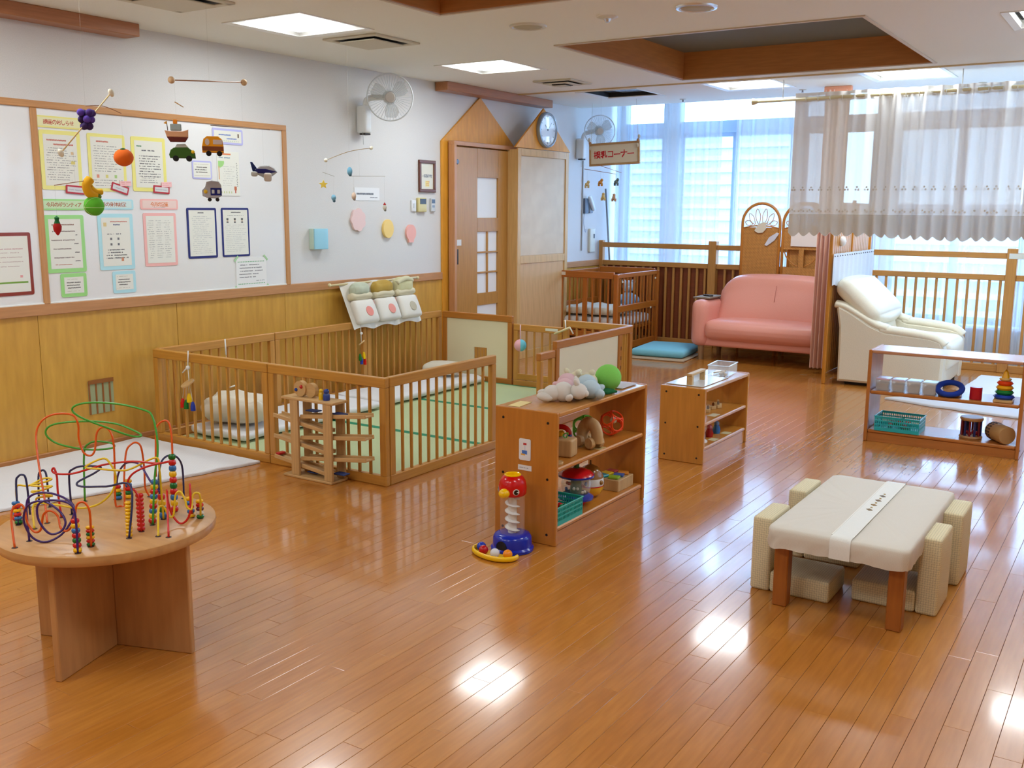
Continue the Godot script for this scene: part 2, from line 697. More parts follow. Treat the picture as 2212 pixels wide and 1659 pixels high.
# ------------------------------------------------------------------ walls
func build_walls() -> void:
	var paper := mat(Color(0.885, 0.88, 0.875), 0.75, {"tex": "fine", "scale": Vector3.ONE * 6.0, "bump": 0.05})
	var ply := [wood(Color(0.85, 0.655, 0.29), 1, 0.3, {"world": true, "scale": Vector3(3, 0.5, 3)}), wood(Color(0.84, 0.64, 0.275), 1, 0.3, {"world": true, "scale": Vector3(3, 0.5, 3), "offset": Vector3(0, 0.3, 0.4)})]
	var rail := wood(Color(0.78, 0.56, 0.36), 2, 0.4)
	var left := struct("wall_left", box(0.16, 3.0, FRONT_Z + 11.1, 0.0), paper, Vector3(-0.08, 1.5, (FRONT_Z - 11.1) / 2))
	var z := 0.62
	var k := 0
	while z > -7.2:
		slab(left, "panel", Vector3(0.082, -1.5, z - 0.0015) - Vector3(0, 0, left.position.z), Vector3(0.092, -0.64, z - 0.9905) - Vector3(0, 0, left.position.z), ply[k % 2], 0.001)
		z -= 0.992
		k += 1
	slab(left, "panel", Vector3(0.082, -1.5, -9.31 - left.position.z), Vector3(0.092, -0.64, -10.35 - left.position.z), ply[0], 0.001)
	for s in [[0.62, -7.29], [-9.31, -10.35]]:
		slab(left, "dado_rail", Vector3(0.08, -0.64, s[0] - left.position.z), Vector3(0.108, -0.575, s[1] - left.position.z), rail, 0.003)
	slab(left, "dark_backing", Vector3(0.0805, -1.5, 0.62 - left.position.z), Vector3(0.0815, -0.6, -7.3 - left.position.z), mat(Color(0.35, 0.22, 0.1), 0.8), 0.0)
	var bb := struct("baseboard_left", box(0.022, 0.03, 7.9, 0.002), rail, Vector3(0.023, 0.015, -3.35))
	bb.name = "baseboard_left"
	var wl := struct("wall_back", box(ROOM_X + 0.3, 3.0, 0.16, 0.0), paper, Vector3(ROOM_X / 2, 1.5, FRONT_Z + 0.08))
	slab(wl, "panel", Vector3(-2.97, -1.5, -0.095), Vector3(2.97, -0.6, -0.08), ply[0], 0.001)
	# wall opposite the whiteboard, with the window that the board mirrors
	var wr := Node3D.new()
	wr.name = "wall_right"
	wr.set_meta("kind", "structure")
	add_child(wr)
	wr.position = Vector3(ROOM_X, 0, 0)
	for r in [[0.0, 0.9, FRONT_Z, -11.1], [2.3, 3.0, FRONT_Z, -11.1], [0.9, 2.3, FRONT_Z, -5.4], [0.9, 2.3, -8.3, -11.1]]:
		slab(wr, "section", Vector3(0, r[0], r[2]), Vector3(0.16, r[1], r[3]), paper, 0.0)
	slab(wr, "panel", Vector3(-0.012, 0, 0.8), Vector3(0.0, 0.86, -10.3), ply[0], 0.001)
	slab(wr, "dado_rail", Vector3(-0.026, 0.86, 0.8), Vector3(0.0, 0.92, -10.3), rail, 0.003)
	var alu := mat(Color(0.62, 0.66, 0.72), 0.4)
	for mz in [-5.42, -6.13, -6.85, -7.57, -8.28]:
		slab(wr, "mullion", Vector3(0.05, 0.9, mz + 0.025), Vector3(0.11, 2.3, mz - 0.025), alu, 0.002)
	for y in [0.92, 2.28]:
		slab(wr, "window_bar", Vector3(0.05, y - 0.025, -5.45), Vector3(0.11, y + 0.025, -8.25), alu, 0.002)
	var cpath := []
	for i in 201:
		var u := i / 200.0
		cpath.append(Vector2(-1.5 + 3.0 * u, 0.02 * sin(u * TAU * 24.0) + 0.012 * sin(u * 31.0)))
	solo("sheer_curtain", "sheer white curtain over the side window opposite the whiteboard", "curtain", drape(cpath, 2.4, 0.8, 4, [], 0.3), mat(Color(0.88, 0.90, 0.92), 0.8, {"alpha": 0.86, "back": Color(0.3, 0.31, 0.33)}), Vector3(ROOM_X - 0.09, 0, -6.85), Vector3(0, WALL, 0))
	slab(wr, "pane", Vector3(0.078, 0.94, -5.45), Vector3(0.084, 2.26, -8.25), mat(Color(0.9, 0.96, 1.0), 0.02, {"alpha": 0.06, "spec": 0.4}), 0.0)

# ------------------------------------------------------------------ ceiling with coffers, lamps and vents
func build_ceiling() -> void:
	var white := mat(Color(0.96, 0.955, 0.92), 0.85, {"tex": "fine", "scale": Vector3.ONE * 9.0, "bump": 0.08, "world": true})
	var coffers := [[Vector2(1.95, -6.05), Vector2(3.97, -8.15)], [Vector2(1.92, -2.66), Vector2(3.97, -4.77)]]
	var lamps := [[0.95, -4.62], [0.95, -6.72], [2.31, -8.79], [3.66, -8.77], [4.97, -6.66], [0.95, -2.55], [4.97, -4.6], [4.97, -2.5], [4.97, -8.77], [2.31, -0.55], [3.66, -0.55], [0.95, -0.5]]
	var dead := [1.02, -8.83]
	var c := CSGCombiner3D.new()
	c.name = "ceiling"
	c.set_meta("kind", "structure")
	add_child(c)
	var b := CSGBox3D.new()
	b.name = "slab"
	b.size = Vector3(ROOM_X + 0.3, 0.4, FRONT_Z - EDGE_Z + 0.15)
	b.position = Vector3(ROOM_X / 2, CEIL + 0.2, (FRONT_Z + EDGE_Z + 0.15) / 2)
	b.material = white
	c.add_child(b)
	var holes := []
	for f in coffers:
		holes.append([Vector3((f[0].x + f[1].x) / 2, CEIL, (f[0].y + f[1].y) / 2), Vector3(absf(f[1].x - f[0].x), 0.46, absf(f[1].y - f[0].y))])
	for l in lamps + [dead]:
		holes.append([Vector3(l[0], CEIL, l[1]), Vector3(0.60, 0.18, 0.60)])
	for h in holes:
		var s := CSGBox3D.new()
		s.name = "opening"
		s.operation = CSGShape3D.OPERATION_SUBTRACTION
		s.size = h[1]
		s.position = h[0]
		s.material = white
		c.add_child(s, true)
	# coffer linings
	var lining := wood(Color(0.76, 0.50, 0.26), 0, 0.4, {"scale": Vector3(0.6, 7, 0.6)})
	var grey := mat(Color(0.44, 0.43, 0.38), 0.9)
	var edge := mat(Color(0.80, 0.74, 0.66), 0.5)
	var n := 0
	for f in coffers:
		n += 1
		var x0: float = f[0].x
		var x1: float = f[1].x
		var z0: float = f[0].y
		var z1: float = f[1].y
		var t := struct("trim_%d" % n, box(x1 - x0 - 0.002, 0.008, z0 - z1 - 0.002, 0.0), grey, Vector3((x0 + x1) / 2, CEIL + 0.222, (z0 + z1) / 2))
		var hx := (x1 - x0) / 2
		var hz := (z0 - z1) / 2
		for s in [-1.0, 1.0]:
			slab(t, "lining_board", Vector3(-hx, -0.222, s * hz), Vector3(hx, 0.0, s * (hz - 0.016)), lining, 0.001)
			slab(t, "lining_board", Vector3(s * hx, -0.222, -hz + 0.016), Vector3(s * (hx - 0.016), 0.0, hz - 0.016), lining, 0.001)
			slab(t, "edge_strip", Vector3(-hx - 0.02, -0.230, s * (hz + 0.02)), Vector3(hx + 0.02, -0.222, s * (hz - 0.004)), edge, 0.001)
			slab(t, "edge_strip", Vector3(s * (hx + 0.02), -0.230, -hz + 0.004), Vector3(s * (hx - 0.004), -0.222, hz - 0.004), edge, 0.001)
	# seam strip before the window bay and the two hanging rails on the wall
	struct("trim_3", box(ROOM_X, 0.012, 0.035, 0.002), mat(Color(0.80, 0.70, 0.52), 0.6), Vector3(ROOM_X / 2, CEIL - 0.004, -8.38))
	var rose := wood(Color(0.71, 0.47, 0.30), 2, 0.4)
	struct("trim_4", box(0.14, 0.075, 1.80, 0.004), rose, Vector3(0.075, CEIL - 0.0375, -8.12))
	struct("trim_5", box(0.14, 0.075, 3.2, 0.004), rose, Vector3(0.075, CEIL - 0.0375, -2.47))
	# lamps
	for l in lamps:
		ceiling_lamp(l[0], l[1], true)
	ceiling_lamp(dead[0], dead[1], false)
	# vents, speakers, sprinkler heads
	var cream := mat(Color(0.80, 0.77, 0.69), 0.6)
	var dark := mat(Color(0.12, 0.11, 0.10), 0.8)
	for v in [[0.97, -5.27, 0.46, "large square cream ceiling vent beside the lit panel over the whiteboard", 2], [0.98, -7.78, 0.38, "small square cream ceiling vent near the unlit panel", 1], [0.93, -3.70, 0.46, "square cream ceiling vent over the hanging fruit mobile", 2]]:
		var t := thing("ceiling_vent", v[3], "vent", Vector3(v[0], CEIL, v[1]))
		var s: float = v[2]
		part(t, "backing", box(s * 0.8, 0.004, s * 0.8, 0.0), dark, Vector3(0, -0.003, 0))
		for k in 4:
			var a := k * PI / 2
			part(t, "frame_bar", box(s, 0.012, 0.045, 0.003), cream, Vector3(sin(a), 0, cos(a)) * (s / 2 - 0.022) + Vector3(0, -0.006, 0), Vector3(0, a, 0))
		part(t, "plate", box(s * 0.66, 0.008, s * 0.66, 0.003), cream, Vector3(0.0, -0.02, 0.0))
		if v[4] == 1:
			part(t, "centre_plate", box(s * 0.3, 0.006, s * 0.3, 0.002), cream, Vector3(0, -0.034, 0))
			part(t, "slot", box(s * 0.36, 0.006, s * 0.36, 0.001), dark, Vector3(0, -0.027, 0))
	for v in [[2.16, -5.34, "round cream ceiling speaker between two sprinklers"], [3.26, -5.33, "round cream ceiling speaker with a bright metal ring"]]:
		var t := thing("ceiling_speaker", v[2], "speaker", Vector3(v[0], CEIL, v[1]))
		part(t, "grille", lathe([[0.0, -0.008], [0.085, -0.008], [0.095, 0.0]], 28), mat(Color(0.72, 0.68, 0.58), 0.7))
		part(t, "ring", lathe([[0.092, -0.003], [0.098, -0.012], [0.112, -0.01], [0.116, 0.0]], 32), mat(Color(0.82, 0.80, 0.74), 0.3) if v[0] < 3 else mat(Color(0.85, 0.86, 0.88), 0.25, {"metal": 0.6}))
	var spr := thing("smoke_sensor", "small round white sensor on the ceiling between the speakers", "sensor", Vector3(2.71, CEIL, -5.33))
	part(spr, "base", lathe([[0.0, -0.012], [0.04, -0.012], [0.062, -0.004], [0.064, 0.0]], 24), mat(Color(0.85, 0.83, 0.78), 0.4))
	part(spr, "head", lathe([[0.0, -0.032], [0.014, -0.03], [0.022, -0.012], [0.022, 0.0]], 16), mat(Color(0.8, 0.81, 0.84), 0.25, {"metal": 0.5}))
	for v in [[2.62, -9.35], [1.35, -9.55], [4.1, -9.6]]:
		var t := thing("sprinkler_head", "tiny metal sprinkler head on the ceiling near the curtains", "sprinkler", Vector3(v[0], CEIL, v[1]), 0.0, "sprinkler heads by the window")
		part(t, "plate", lathe([[0.0, -0.006], [0.03, -0.005], [0.036, 0.0]], 16), cream)
		part(t, "nozzle", lathe([[0.0, -0.028], [0.01, -0.026], [0.006, -0.006], [0.006, 0.0]], 10), mat(Color(0.6, 0.6, 0.62), 0.3, {"metal": 0.8}))

func ceiling_lamp(x: float, z: float, lit: bool) -> void:
	var names := {"0.95,-4.62": "lit square ceiling lamp beside the large cream vent", "0.95,-6.72": "lit square ceiling lamp over the back of the playpen", "2.31,-8.79": "lit square ceiling lamp next to the unlit one by the window", "3.66,-8.77": "lit square ceiling lamp above the lace curtain rod", "4.97,-6.66": "lit square ceiling lamp out over the open shelf"}
	var key := "%.2f,%.2f" % [x, z]
	var label: String = names.get(key, "lit square ceiling lamp over the front half of the room") if lit else "unlit square ceiling lamp with a black recess near the window"
	var t := thing("ceiling_lamp", label, "ceiling lamp", Vector3(x, CEIL, z), 0.0, "square ceiling lamps")
	var white := mat(Color(0.9, 0.9, 0.88), 0.4)
	var black := mat(Color(0.10, 0.10, 0.11), 0.6)
	for k in 4:
		var a := k * PI / 2
		var st := begin(false)
		var o := Basis(Vector3.UP, a)
		var p := [Vector3(-0.325, -0.006, 0.325), Vector3(0.325, -0.006, 0.325), Vector3(0.285, 0.0, 0.285), Vector3(-0.285, 0.0, 0.285), Vector3(-0.285, 0.03, 0.281), Vector3(0.285, 0.03, 0.281)]
		quad(st, o * p[0], o * p[1], o * p[2], o * p[3], Vector3.DOWN)
		quad(st, o * p[3], o * p[2], o * p[5], o * p[4], o * Vector3(0, -0.2, -1))
		quad(st, o * p[0], o * p[1], o * (p[1] + Vector3(0, 0.006, 0)), o * (p[0] + Vector3(0, 0.006, 0)), o * Vector3.BACK)
		part(t, "rim", finish(st), white)
	part(t, "backing", box(0.57, 0.01, 0.57, 0.0), black, Vector3(0, 0.055, 0))
	if lit:
		part(t, "diffuser", box(0.50, 0.03, 0.50, 0.006), mat(Color(1, 1, 1), 0.5, {"emit": 3.2, "emit_color": Color(0.97, 0.99, 1.0)}), Vector3(0, 0.033, 0))
		var l := AreaLight3D.new()
		l.name = "light"
		l.area_size = Vector2(0.48, 0.48)
		l.light_color = Color(0.94, 0.975, 0.985)
		l.light_energy = LAMP_E
		l.area_range = 20.0
		l.area_attenuation = 2.0
		l.shadow_enabled = true
		t.add_child(l)
		l.position = Vector3(0, 0.008, 0)
		l.rotation = Vector3(-PI / 2, 0, 0)
	else:
		part(t, "reflector", box(0.30, 0.012, 0.46, 0.002), mat(Color(0.6, 0.63, 0.66), 0.25, {"metal": 0.5}), Vector3(0.04, 0.046, -0.02))
		for k in 4:
			var a := k * PI / 2
			part(t, "recess_side", box(0.56, 0.045, 0.012, 0.0), black, Basis(Vector3.UP, a) * Vector3(0, 0.03, 0.276), Vector3(0, a, 0))

# ------------------------------------------------------------------ window side: wall, windows, sheer curtains, wooden rail
func build_window_side() -> void:
	var paper := mat(Color(0.84, 0.84, 0.84), 0.75)
	# curtain box above the ceiling edge
	struct("ceiling_bay", box(ROOM_X + 0.3, 0.08, 1.3, 0.0), paper, Vector3(ROOM_X / 2, 3.0, -10.45))
	var sill_y := 0.36
	struct("wall_window", box(ROOM_X + 0.3, sill_y, 0.16, 0.0), paper, Vector3(ROOM_X / 2, sill_y / 2, WIN_Z - 0.02))
	struct("wall_window_head", box(ROOM_X + 0.3, 0.08, 0.16, 0.0), paper, Vector3(ROOM_X / 2, 2.94, WIN_Z - 0.02))
	struct("trim_6", box(ROOM_X, 0.03, 0.24, 0.004), mat(Color(0.9, 0.92, 0.95), 0.35), Vector3(ROOM_X / 2, sill_y + 0.015, WIN_Z + 0.07))
	var alu := mat(Color(0.62, 0.66, 0.72), 0.4)
	var pillar := mat(Color(0.66, 0.65, 0.64), 0.6)
	var glass := mat(Color(0.9, 0.96, 1.0), 0.02, {"alpha": 0.06, "spec": 0.4})
	var posts := [0.02, 0.66, 2.14, 3.05, 4.45, 5.92]
	for k in posts.size():
		var wd := 0.2 if k in [1, 3] else 0.1
		struct("trim_%d" % (7 + k), box(wd, 2.56, 0.14, 0.003), pillar, Vector3(posts[k], 1.64, WIN_Z))
	for k in posts.size() - 1:
		var x0: float = posts[k] + (0.1 if k in [1, 3] else 0.05)
		var x1: float = posts[k + 1] - (0.1 if k + 1 in [1, 3] else 0.05)
		var w := x1 - x0
		var f := Node3D.new()
		f.name = "window_%d" % (k + 1)
		f.set_meta("kind", "structure")
		add_child(f)
		f.position = Vector3((x0 + x1) / 2, sill_y, WIN_Z)
		part(f, "header_bar", box(w, 0.13, 0.09, 0.003), alu, Vector3(0, 2.07, 0))
		part(f, "top_bar", box(w, 0.05, 0.09, 0.003), alu, Vector3(0, 2.52, 0))
		part(f, "bottom_bar", box(w, 0.05, 0.09, 0.003), alu, Vector3(0, 0.025, 0))
		part(f, "transom_pane", box(w, 0.37, 0.006, 0.0), glass, Vector3(0, 2.32, 0))
		var halves := 2 if w > 0.9 else 1
		for s in halves:
			var cx := 0.0 if halves == 1 else (-0.25 + 0.5 * s) * w
			var sw := w / halves
			var sash := part(f, "sash", box(sw - 0.06, 1.9, 0.006, 0.0), glass, Vector3(cx, 1.03, -0.015 + 0.03 * s))
			for e in [-1.0, 1.0]:
				part(sash, "stile", box(0.05, 1.96, 0.03, 0.003), alu, Vector3(e * (sw / 2 - 0.02), 0, 0))
				part(sash, "rail", box(sw - 0.08, 0.05, 0.03, 0.003), alu, Vector3(0, e * 0.955, 0))
	# sheer curtains
	var sheer := mat(Color(0.93, 0.95, 0.98), 0.8, {"alpha": 0.70, "back": Color(0.45, 0.47, 0.5)})
	var cz := -10.66
	var panels := [[0.03, 1.36, "sheer white floor curtain in the corner behind the cot", 17], [1.50, 2.62, "sheer white floor curtain behind the rattan screen", 15], [3.02, 4.35, "sheer white floor curtain behind the white armchair", 16], [4.38, 5.9, "sheer white floor curtain at the far end of the rail", 19]]
	for p in panels:
		var path := []
		var n: int = p[3] * 10
		for i in n + 1:
			var u := float(i) / n
			var ph: float = u * p[3] * TAU
			var amp := 0.022 + 0.012 * sin(u * 9.0 + p[0] * 5.0)
			path.append(Vector2(lerpf(p[0], p[1], u) + 0.012 * sin(ph * 0.5 + 1.0), cz + amp * sin(ph) + 0.012 * sin(ph * 0.37)))
		var o := solo("sheer_curtain", p[2], "curtain", drape(path, 2.88, 0.03, 6, [], 0.35), sheer, Vector3.ZERO, Vector3.ZERO, "sheer curtains along the window")
		var hd := begin(false)
		add_box(hd, Vector3((p[0] + p[1]) / 2, 2.885, cz), Vector3(p[1] - p[0], 0.05, 0.012), 0.002)
		part(o, "heading_tape", finish(hd), mat(Color(0.9, 0.9, 0.92), 0.8))
	var track := solo("curtain_track", "long white curtain track in the box over the window", "curtain track", box(ROOM_X - 0.1, 0.025, 0.03, 0.003), mat(Color(0.9, 0.9, 0.9), 0.4), Vector3(ROOM_X / 2, 2.925, cz))
	track.set_meta("group", "")
	# wooden guard rail in front of the window
	var oak := wood(Color(0.76, 0.54, 0.28), 0, 0.4)
	var oakv := wood(Color(0.76, 0.54, 0.28), 1, 0.4)
	var fz := -10.35
	for run in [[0.02, 1.47, "wooden guard rail with brown backing panel behind the cot and sofa"], [1.47, 4.42, "wooden guard rail with open slats behind the white armchair"], [4.42, 5.9, "wooden guard rail with open slats past the thick post"]]:
		var x0: float = run[0]
		var x1: float = run[1]
		var t := thing("guard_rail", run[2], "railing", Vector3((x0 + x1) / 2, 0, fz))
		var hw := (x1 - x0) / 2
		part(t, "post", box(0.09, 1.17, 0.09, 0.004), oakv, Vector3(hw - 0.045 if x0 < 4.0 else hw - 0.05, 0.585, 0))
		if x0 < 0.1:
			part(t, "post", box(0.05, 1.15, 0.06, 0.004), oakv, Vector3(-hw + 0.025, 0.575, 0))
		var w := x1 - x0 - 0.09
		part(t, "top_rail", box(w, 0.055, 0.045, 0.004), oak, Vector3(-0.045, 1.10, 0))
		part(t, "middle_rail", box(w, 0.055, 0.045, 0.004), oak, Vector3(-0.045, 0.895, 0))
		part(t, "bottom_rail", box(w, 0.07, 0.045, 0.004), oak, Vector3(-0.045, 0.035, 0))
		var x := x0 + 0.095
		while x < x1 - 0.12:
			part(t, "slat", box(0.024, 0.80, 0.024, 0.003), oakv, Vector3(x - t.position.x, 0.469, 0))
			x += 0.094
		if x0 < 2.0:
			var bx := hw if x0 < 0.1 else hw
			if x0 < 0.1:
				part(t, "backing_panel", box(x1 - x0 - 0.05, 0.86, 0.012, 0.001), wood(Color(0.55, 0.27, 0.13), 0, 0.5), Vector3(0, 0.44, -0.04))
			else:
				part(t, "backing_panel", box(1.6, 0.86, 0.012, 0.001), wood(Color(0.55, 0.27, 0.13), 0, 0.5), Vector3(-hw + 0.8, 0.44, -0.04))
	solo("rail_sticker", "pale notice strip stuck on the guard rail near the thick post", "sticker", box(0.26, 0.05, 0.003, 0.0), mat(Color(0.82, 0.82, 0.78), 0.5), Vector3(4.48, 1.10, fz + 0.026 + 0.022))

# ------------------------------------------------------------------ what is seen through the window
func build_outside() -> void:
	struct("ground", box(700, 0.5, 420, 0.0), mat(Color(0.62, 0.64, 0.64), 0.9), Vector3(-60, -40.2, -230.0))
	var wallm := mat(Color(0.61, 0.63, 0.66), 0.8)
	var slabm := mat(Color(0.65, 0.67, 0.70), 0.8)
	var glassm := mat(Color(0.56, 0.59, 0.63), 0.4)
	for b in [[-101.0, -250.0, 56.0, 20, "tall pale apartment block with many balconies seen through the sheer curtains"], [-34.0, -190.0, 40.0, 14, "lower pale apartment block seen past the armchair and guard rail"]]:
		var t := thing("apartment_building", b[4], "building", Vector3(b[0], -40.0, b[1]))
		var fl: int = b[3]
		var w: float = b[2]
		part(t, "wall", box(w, fl * 3.0, 12.0, 0.02), wallm, Vector3(0, fl * 1.5, 0))
		part(t, "roof", box(w + 1.0, 0.8, 13.0, 0.02), slabm, Vector3(0, fl * 3.0 + 0.4, 0))
		var n := int(w / 6.2)
		for f in range(6, fl):
			part(t, "balcony", box(w, 1.1, 1.4, 0.02), slabm, Vector3(0, f * 3.0 + 0.55, 6.7))
			for k in n:
				var win := part(t, "window", box(4.2, 1.7, 0.1, 0.01), glassm, Vector3((k - (n - 1) / 2.0) * 6.2, f * 3.0 + 1.95, 6.03))
				part(win, "mullion", box(0.12, 1.7, 0.08, 0.005), slabm, Vector3(0, 0, 0.06))

# ------------------------------------------------------------------ whiteboard and the papers on it
func build_whiteboard() -> void:
	var fr := wood(Color(0.80, 0.58, 0.36), 2, 0.4)
	var frv := wood(Color(0.80, 0.58, 0.36), 1, 0.4)
	var t := thing("whiteboard", "long white magnetic board with a tan wooden frame along the wall", "whiteboard", Vector3(0, 0.925, -3.4))
	var face := mat(Color(0.90, 0.90, 0.90), 0.10, {"spec": 0.5})
	slab(t, "board", Vector3(0.004, 0.0, 1.55), Vector3(0.018, 1.135, 0.0), face, 0.001)
	slab(t, "board", Vector3(0.004, 0.0, 0.0), Vector3(0.018, 1.135, -1.95), face, 0.001)
	slab(t, "top_frame", Vector3(0.0, 1.13, 1.6), Vector3(0.03, 1.17, -1.985), fr, 0.003)
	slab(t, "side_frame", Vector3(0.0, 0.0, -1.945), Vector3(0.03, 1.13, -1.985), frv, 0.003)
	slab(t, "side_frame", Vector3(0.0, 0.0, 1.55), Vector3(0.03, 1.13, 1.6), frv, 0.003)
	slab(t, "divider", Vector3(0.0, 0.0, 0.012), Vector3(0.028, 1.13, -0.028), frv, 0.003)
	slab(t, "tray_lip", Vector3(0.0, 0.0, 1.55), Vector3(0.026, 0.008, -1.945), mat(Color(0.92, 0.92, 0.90), 0.3), 0.001)

	var yellow := Color(0.93, 0.90, 0.52)
	var green := Color(0.62, 0.86, 0.52)
	var blue := Color(0.70, 0.88, 0.92)
	var pink := Color(0.95, 0.72, 0.70)
	var violet := Color(0.73, 0.73, 0.93)
	var navy := Color(0.13, 0.17, 0.45)
	var sheetc := Color(0.90, 0.90, 0.86)
	var grey := Color(0.42, 0.42, 0.44)
	var darkc := Color(0.22, 0.22, 0.24)
	var red := Color(0.72, 0.28, 0.20)
	var im: Image
	# headings: y, z, w, h, colour, text, ink, label
	for h in [[1.982, -3.565, 0.298, 0.067, yellow, "講座のおしらせ", red, "yellow heading card at the top above the yellow bordered notices", "yellow"],
			[1.506, -3.564, 0.297, 0.065, green, "今月のボランティア", Color(0.66, 0.36, 0.22), "green heading card above the green bordered notice", "green"],
			[1.510, -3.886, 0.312, 0.063, blue, "今月の身体測定", Color(0.66, 0.36, 0.22), "pale blue heading card behind the hanging green ball", "blue"],
			[1.513, -4.240, 0.292, 0.067, pink, "今月の定座", Color(0.85, 0.45, 0.15), "pink heading card with orange lettering", "pink"]]:
		var o := thing("heading_card", h[7], "card", Vector3(0.0185, h[0], h[1]), WALL)
		part(o, "card", prism(round_rect(h[2], h[3], 0.012), 0.003), mat(h[4], 0.3), Vector3(0, 0, 0.0015))
		im = page(512, 96, h[4].lerp(sheetc, 0.55))
		var cnt: int = h[5].length()
		var size := minf(50.0, 440.0 / (cnt * 1.06))
		var x0 := (512 - cnt * size * 1.06) / 2
		stroke_text(im, h[5], x0, 48 - size / 2, size, 6.0, h[6], 1.06)
		if h[8] == "pink":
			print_rows(im, 150, 380, 82, 84, 8, darkc, 0.8, 3)
		part(o, "print", sheet(h[2] - 0.03, h[3] - 0.018), printed(im), Vector3(0, 0, 0.003))
	# notices: y, z, w, h, border, border width, style, label
	for n in [[1.764, -3.564, 0.262, 0.343, yellow, 0.024, 1, "yellow bordered notice with two red title lines"],
			[1.762, -3.874, 0.261, 0.347, yellow, 0.02, 2, "yellow bordered notice behind the hanging orange"],
			[1.765, -4.178, 0.258, 0.341, yellow, 0.024, 3, "yellow bordered notice with a small green title"],
			[1.275, -3.556, 0.256, 0.342, green, 0.024, 4, "green bordered notice behind the hanging red pepper"],
			[1.279, -3.904, 0.251, 0.348, blue, 0.024, 5, "pale blue bordered notice with two rows of boxes"],
			[1.286, -4.236, 0.255, 0.344, pink, 0.02, 6, "pink bordered notice filled with a fine table"],
			[1.026, -3.592, 0.172, 0.142, green, 0.022, 7, "small green bordered card under the green notice"],
			[1.025, -3.944, 0.167, 0.138, blue, 0.02, 7, "small pale blue bordered card under the blue notice"],
			[1.322, -4.578, 0.251, 0.341, navy, 0.016, 8, "navy framed document full of grey text"],
			[1.323, -4.872, 0.250, 0.341, navy, 0.014, 9, "navy framed document with three small pictures"],
			[1.030, -5.003, 0.289, 0.222, Color(0.92, 0.92, 0.91), 0.004, 10, "white note with green dashed lines taped at its corners"],
			[1.980, -4.835, 0.269, 0.106, violet, 0.014, 11, "violet bordered card partly behind the hanging yellow bus"],
			[1.746, -4.599, 0.164, 0.121, violet, 0.01, 7, "small violet bordered card above the hanging train"],
			[1.728, -4.828, 0.198, 0.305, Color(0.91, 0.91, 0.90), 0.003, 12, "white illustrated leaflet with a green tree and a fox"],
			[1.167, -3.20, 0.27, 0.36, Color(0.55, 0.20, 0.14), 0.02, 13, "dark red bordered poster beside the board divider"]]:
		var o := thing("notice", n[7], "notice", Vector3(0.0185, n[0], n[1]), WALL)
		var w: float = n[2]
		var h: float = n[3]
		part(o, "card", prism(round_rect(w, h, 0.012 if n[5] > 0.005 else 0.002), 0.003), mat(n[4], 0.25), Vector3(0, 0, 0.0015))
		var pw := int((w - 2 * n[5]) * 1000)
		var ph := int((h - 2 * n[5]) * 1000)
		im = page(pw, ph, sheetc)
		match n[6]:
			1:
				print_rows(im, 20, pw - 40, 28, 40, 20, red, 1.0, 8)
				print_rows(im, 60, pw - 25, 52, 60, 20, red, 1.0, 8)
				print_rows(im, 12, pw - 10, 76, ph - 24, 14, grey, 0.7, 3)
				im.fill_rect(Rect2i(pw - 42, 96, 18, 16), Color(0.85, 0.72, 0.55))
				im.fill_rect(Rect2i(pw - 44, 150, 26, 18), Color(0.86, 0.80, 0.45))
			2:
				print_rows(im, 30, pw - 80, 22, 26, 20, red, 1.0, 8)
				print_rows(im, 10, pw - 10, 52, ph - 90, 15, grey, 0.65, 3)
				print_rows(im, 6, pw - 6, ph - 50, ph - 10, 16, grey, 0.7, 3)
				for k in 3:
					im.fill_rect(Rect2i(30 + k * 62, ph - 82, 18, 20), [Color(0.85, 0.55, 0.45), Color(0.85, 0.82, 0.5), Color(0.66, 0.8, 0.5)][k])
			3:
				print_rows(im, 14, 60, 30, 34, 20, Color(0.2, 0.45, 0.25), 1.0, 8)
				print_rows(im, 40, pw - 20, 56, 60, 20, darkc, 0.9, 7)
				print_rows(im, 20, pw - 10, 92, ph - 70, 16, darkc, 0.75, 5)
				print_rows(im, 20, pw - 10, ph - 62, ph - 20, 14, grey, 0.7, 3)
			4:
				print_rows(im, 14, pw - 30, 30, 34, 20, Color(0.5, 0.33, 0.25), 0.95, 7)
				for k in 4:
					print_rows(im, 10, pw - 40, 70 + k * 52, 74 + k * 52, 20, Color(0.40, 0.33, 0.3), 0.95, 5)
					print_rows(im, pw - 50, pw - 14, 92 + k * 52, 96 + k * 52, 20, darkc, 0.9, 5)
				print_rows(im, 20, pw - 10, ph - 26, ph - 22, 20, Color(0.7, 0.4, 0.3), 0.9, 4)
			5:
				print_rows(im, 60, pw - 10, 22, 26, 20, red, 0.95, 5)
				print_rows(im, 70, pw - 60, 40, 44, 20, Color(0.3, 0.32, 0.5), 1.0, 7)
				im.fill_rect(Rect2i(14, 30, 22, 24), Color(0.86, 0.78, 0.55))
				print_rows(im, 30, pw - 20, 98, 102, 20, grey, 0.7, 6)
				for k in 4:
					im.fill_rect(Rect2i(56 + (k % 2) * 52, 124 + (k / 2) * 34, 14, 14), grey)
				print_rows(im, 24, pw - 12, 196, 250, 17, darkc, 0.85, 6)
				im.fill_rect(Rect2i(pw - 74, ph - 50, 18, 22), Color(0.80, 0.55, 0.42))
			6:
				for k in 18:
					for c in 3:
						print_rows(im, 8 + c * 62, 60 + c * 66, 28 + k * 14, 30 + k * 14, 20, Color(0.62, 0.63, 0.62), 0.8, 3)
